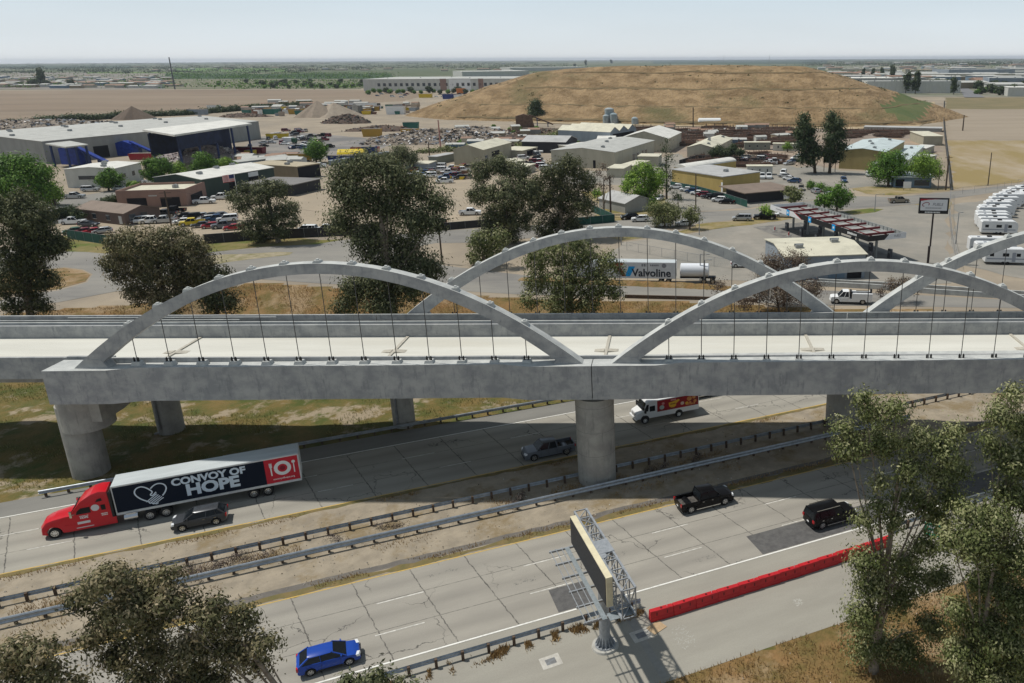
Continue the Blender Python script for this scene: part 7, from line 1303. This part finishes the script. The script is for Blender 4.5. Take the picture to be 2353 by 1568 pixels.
for i,(x,y,h_,r_2) in enumerate(((1400,283,9,3),(1410,284,6,2.4),(1392,284,5,2),(1470-12,286,4,2))): t=thing('process_vessel','%s steel vessel of the gas plant at the foot of the hill'%('tallest','second','third','rightmost')[i],'vessel',G(x,y,F),0,'gas plant'); MB().tube([(0,0,0),(0,0,h_),(0,0,h_+.8)],[r_2,r_2,r_2*.4],14).build('shell',mat('vessel_blue',(.22,.28,.30),.5,(.35,.37,.38),.2),t,smooth=.6); MB().tube([(r_2+.3,0,0),(r_2+.3,0,h_*.8)],[.2,.2],6).build('pipe',m_pm,t)
# picnic tables on the lawn
for i,(x,y) in enumerate(((1440,463),(1443,470),(1441,477),(1470,468))):
    t=thing('picnic_table','%s pale picnic table on the lawn under the bright tree'%('topmost','middle','lowest','rightmost')[i],'table',G(x,y,F),.2,'picnic tables'); MB().box(-1,1,-.4,.4,.7,.76).build('tabletop',m_gravel,t)
    for sg in (-1,1): MB().box(-1,1,sg*.75-.14,sg*.75+.14,.42,.47).build('bench',m_gravel,t)
    for x_ in (-.7,.7): MB().box(x_-.08,x_+.08,-.7,.7,0,.42).build('leg',m_gravel,t)
# small signs
for lab,px,w_,h_ in (('white sign board on the lawn before the small blue office',(2083,437),2.4,2.0),('white sign at the road left of the fuel station',(1806,462),1.6,1.8)):
    t=thing('sign_board',lab,'sign',G(*px,F),-.1); MB().box(-w_/2,w_/2,-.06,.06,.7,.7+h_).build('board',m_wht,t)
    for x_ in (-w_*.4,w_*.4): MB().box(x_-.06,x_+.06,.07,.15,0,.9+h_*.6).build('post',m_post,t)
bs=thing('billboard_back','dark back of a sign board standing under the twin pines','sign',G(1905,394,F),-.2); MB().box(-2.4,2.4,-.1,.1,3.2,7.0).build('board',m_open,bs)
for x_ in (-2,0,2): MB().box(x_-.12,x_+.12,.1,.3,0,6.8).build('post',m_post,bs)
# ---------------------------------------------------------------- weeds and grass (ground cover)
def scatter(name,label,pts,mt,size,asp=.25,up=1.4):
    n=len(pts); r_=np.random.default_rng(n); a=r_.normal(size=(n,3))*.45; a[:,2]=up; a/=np.linalg.norm(a,axis=1)[:,None]; L=(size*(.5+r_.random(n)))[:,None]; w_=r_.normal(size=(n,3)); w_[:,2]*=.2; w_/=np.linalg.norm(w_,axis=1)[:,None]
    V=np.empty((n,3,3)); V[:,0]=pts-w_*L*asp*.5; V[:,1]=pts+w_*L*asp*.5; V[:,2]=pts+a*L
    me=bpy.data.meshes.new(name); me.vertices.add(3*n); me.vertices.foreach_set('co',V.reshape(-1).astype(np.float32)); me.loops.add(3*n); me.loops.foreach_set('vertex_index',np.arange(3*n,dtype=np.int32)); me.polygons.add(n); me.polygons.foreach_set('loop_start',np.arange(0,3*n,3,dtype=np.int32)); me.polygons.foreach_set('loop_total',np.full(n,3,dtype=np.int32))
    at=me.attributes.new('tint','FLOAT','FACE'); at.data.foreach_set('value',r_.random(n).astype(np.float32)); me.materials.append(mt); me.update(); me.validate(); tag(obj(name,me),label,'grass',kind='stuff')
def sz(s,n): P=FD*s+FN*n; return P
rg=np.random.default_rng(4); pts=[]
gold=leafmat('blade_gold',(.18,.11,.045),(.34,.215,.09),(.48,.35,.17)); olive=leafmat('blade_olive',(.07,.085,.02),(.16,.165,.045),(.28,.24,.10))
for i in range(60000):
    s=rg.uniform(-30,62); n=rg.uniform(24,42.0); P=sz(s,n)
    if mn.noise(Vector((P.x*.35,P.y*.35,0)))>-.25: pts.append((P.x,P.y,gz(P.x,P.y)+.02))
scatter('dry_grass','dry golden grass on the bank below the near shoulder',np.array(pts),gold,.26)
pts=[]
for i in range(60000):
    x=rg.uniform(-105,60); e=bankY(x); y=rg.uniform(e-15,e-.5); 
    if mn.noise(Vector((x*.2,y*.2,1)))>-.2: pts.append((x,y,gz(x,y)+.02))
scatter('dry_grass','dry brown grass on the bank behind the viaduct',np.array(pts),gold,.3)
pts=[]
for i in range(90000):
    x=rg.uniform(-100,25); y=rg.uniform(72,118); n=x*FN.x+y*FN.y
    if n>93.5 and y<bankY(x)-12 and mn.noise(Vector((x*.12,y*.2,5)))>.0: pts.append((x,y,.02+gz(x,y)))
scatter('weeds','green and brown weeds on the ground beneath the viaduct',np.array(pts),olive,.26)
pts=[]
for i in range(26000):
    s=rg.uniform(-45,62); n=rg.choice([rg.normal(70.3,.7),rg.normal(67.6,.5),rg.normal(64.1,.25),rg.normal(76.1,.25)],p=[.5,.15,.2,.15]); P=sz(s,n)
    if mn.noise(Vector((s*.18,n*.3,9)))>.05: pts.append((P.x,P.y,.01))
scatter('weeds','dry tufts between the median guardrails',np.array(pts),gold,.22)
pts=[]
for i in range(9000):
    s=rg.uniform(-4,19.5); n=rg.normal(49.7,.28); P=sz(s,n)
    if mn.noise(Vector((s*.7,n*.6,3)))>.12: pts.append((P.x,P.y,.01))
scatter('weeds','brown weeds along the foot of the near shoulder guardrail',np.array(pts),gold,.28)
bs_=[]
r_=random.Random(8)
for (s,n) in [(s+r_.uniform(-1,1),70.2+r_.uniform(-.4,.4)) for s in (-34,-31,-20,-17.5,-15,-13,-11.5,-9,-2,2,14,22,30,34)]: bs_.append((s,n))
for i,(s,n) in enumerate(bs_):
    t=thing('dry_bush','grey-purple dry bush between the median guardrails','bush',S(s,n,0),r_.uniform(0,6),'dry bushes in the median')
    if i==0: L_=[(0,0,.35,.9,.55,.4),(.9,.2,.3,.7,.5,.35),(-.8,-.1,.3,.7,.5,.35)]; P,T=clump(L_,26,.22); bmh=leafmesh('twigs',P,.16,.3,leafmat('twig_purple',(.035,.025,.022),(.10,.075,.068),(.20,.16,.14)),0,T)
    obj('foliage',bmh,t)

# scrub on the hill and litter on the ground
r_=np.random.default_rng(21); P=[]
for i in range(240):
    x=r_.uniform(-180,190); y=r_.uniform(510,660); d_=dist_in(x,y,foot)
    if d_<4 or mn.noise(Vector((x*.02,y*.03,4)))<-.05: continue
    q=r_.normal(size=(8,3))*np.array([.9,.9,.3]); q[:,2]=np.abs(q[:,2])+F+hillz(x,y); P.append(q+np.array([x,y,0]))
P=np.concatenate(P); tag(obj('scrub',leafmesh('scrub',P,.9,.7,LM['dk'],0)),'low dark scrub dotted over the dry hill','scrub',kind='stuff')
P=[]
for i in range(1500):
    s_=r_.uniform(-40,60); n_=r_.choice([r_.uniform(64,76.5),r_.uniform(30,42)],p=[.75,.25]); q=S(s_,n_,.05); P.append((q.x,q.y,.04+r_.uniform(0,.04)))
lm=leafmat('pebble_pale',(.20,.17,.13),(.33,.29,.23),(.6,.58,.54)); tag(obj('gravel',leafmesh('gravel',np.array(P),.14,.7,lm,0)),'scattered stones and litter on the median dirt','gravel',kind='stuff')
# ---------------------------------------------------------------- haze
hz=bpy.data.materials.new('haze'); hz.use_nodes=True; nt=hz.node_tree; nt.nodes.clear(); out=nt.nodes.new('ShaderNodeOutputMaterial'); pv=nt.nodes.new('ShaderNodeVolumePrincipled'); pv.inputs['Color'].default_value=(.80,.88,1,1); pv.inputs['Density'].default_value=HAZE_D if 'HAZE_D' in globals() else 5e-5; pv.inputs['Anisotropy'].default_value=.2; nt.links.new(pv.outputs[0],out.inputs['Volume'])
b=MB(); b.box(-13000,13000,-300,31000,-2.5,75); o=b.build('haze',hz); tag(o,'pale haze over the plain towards the horizon','haze',kind='stuff')
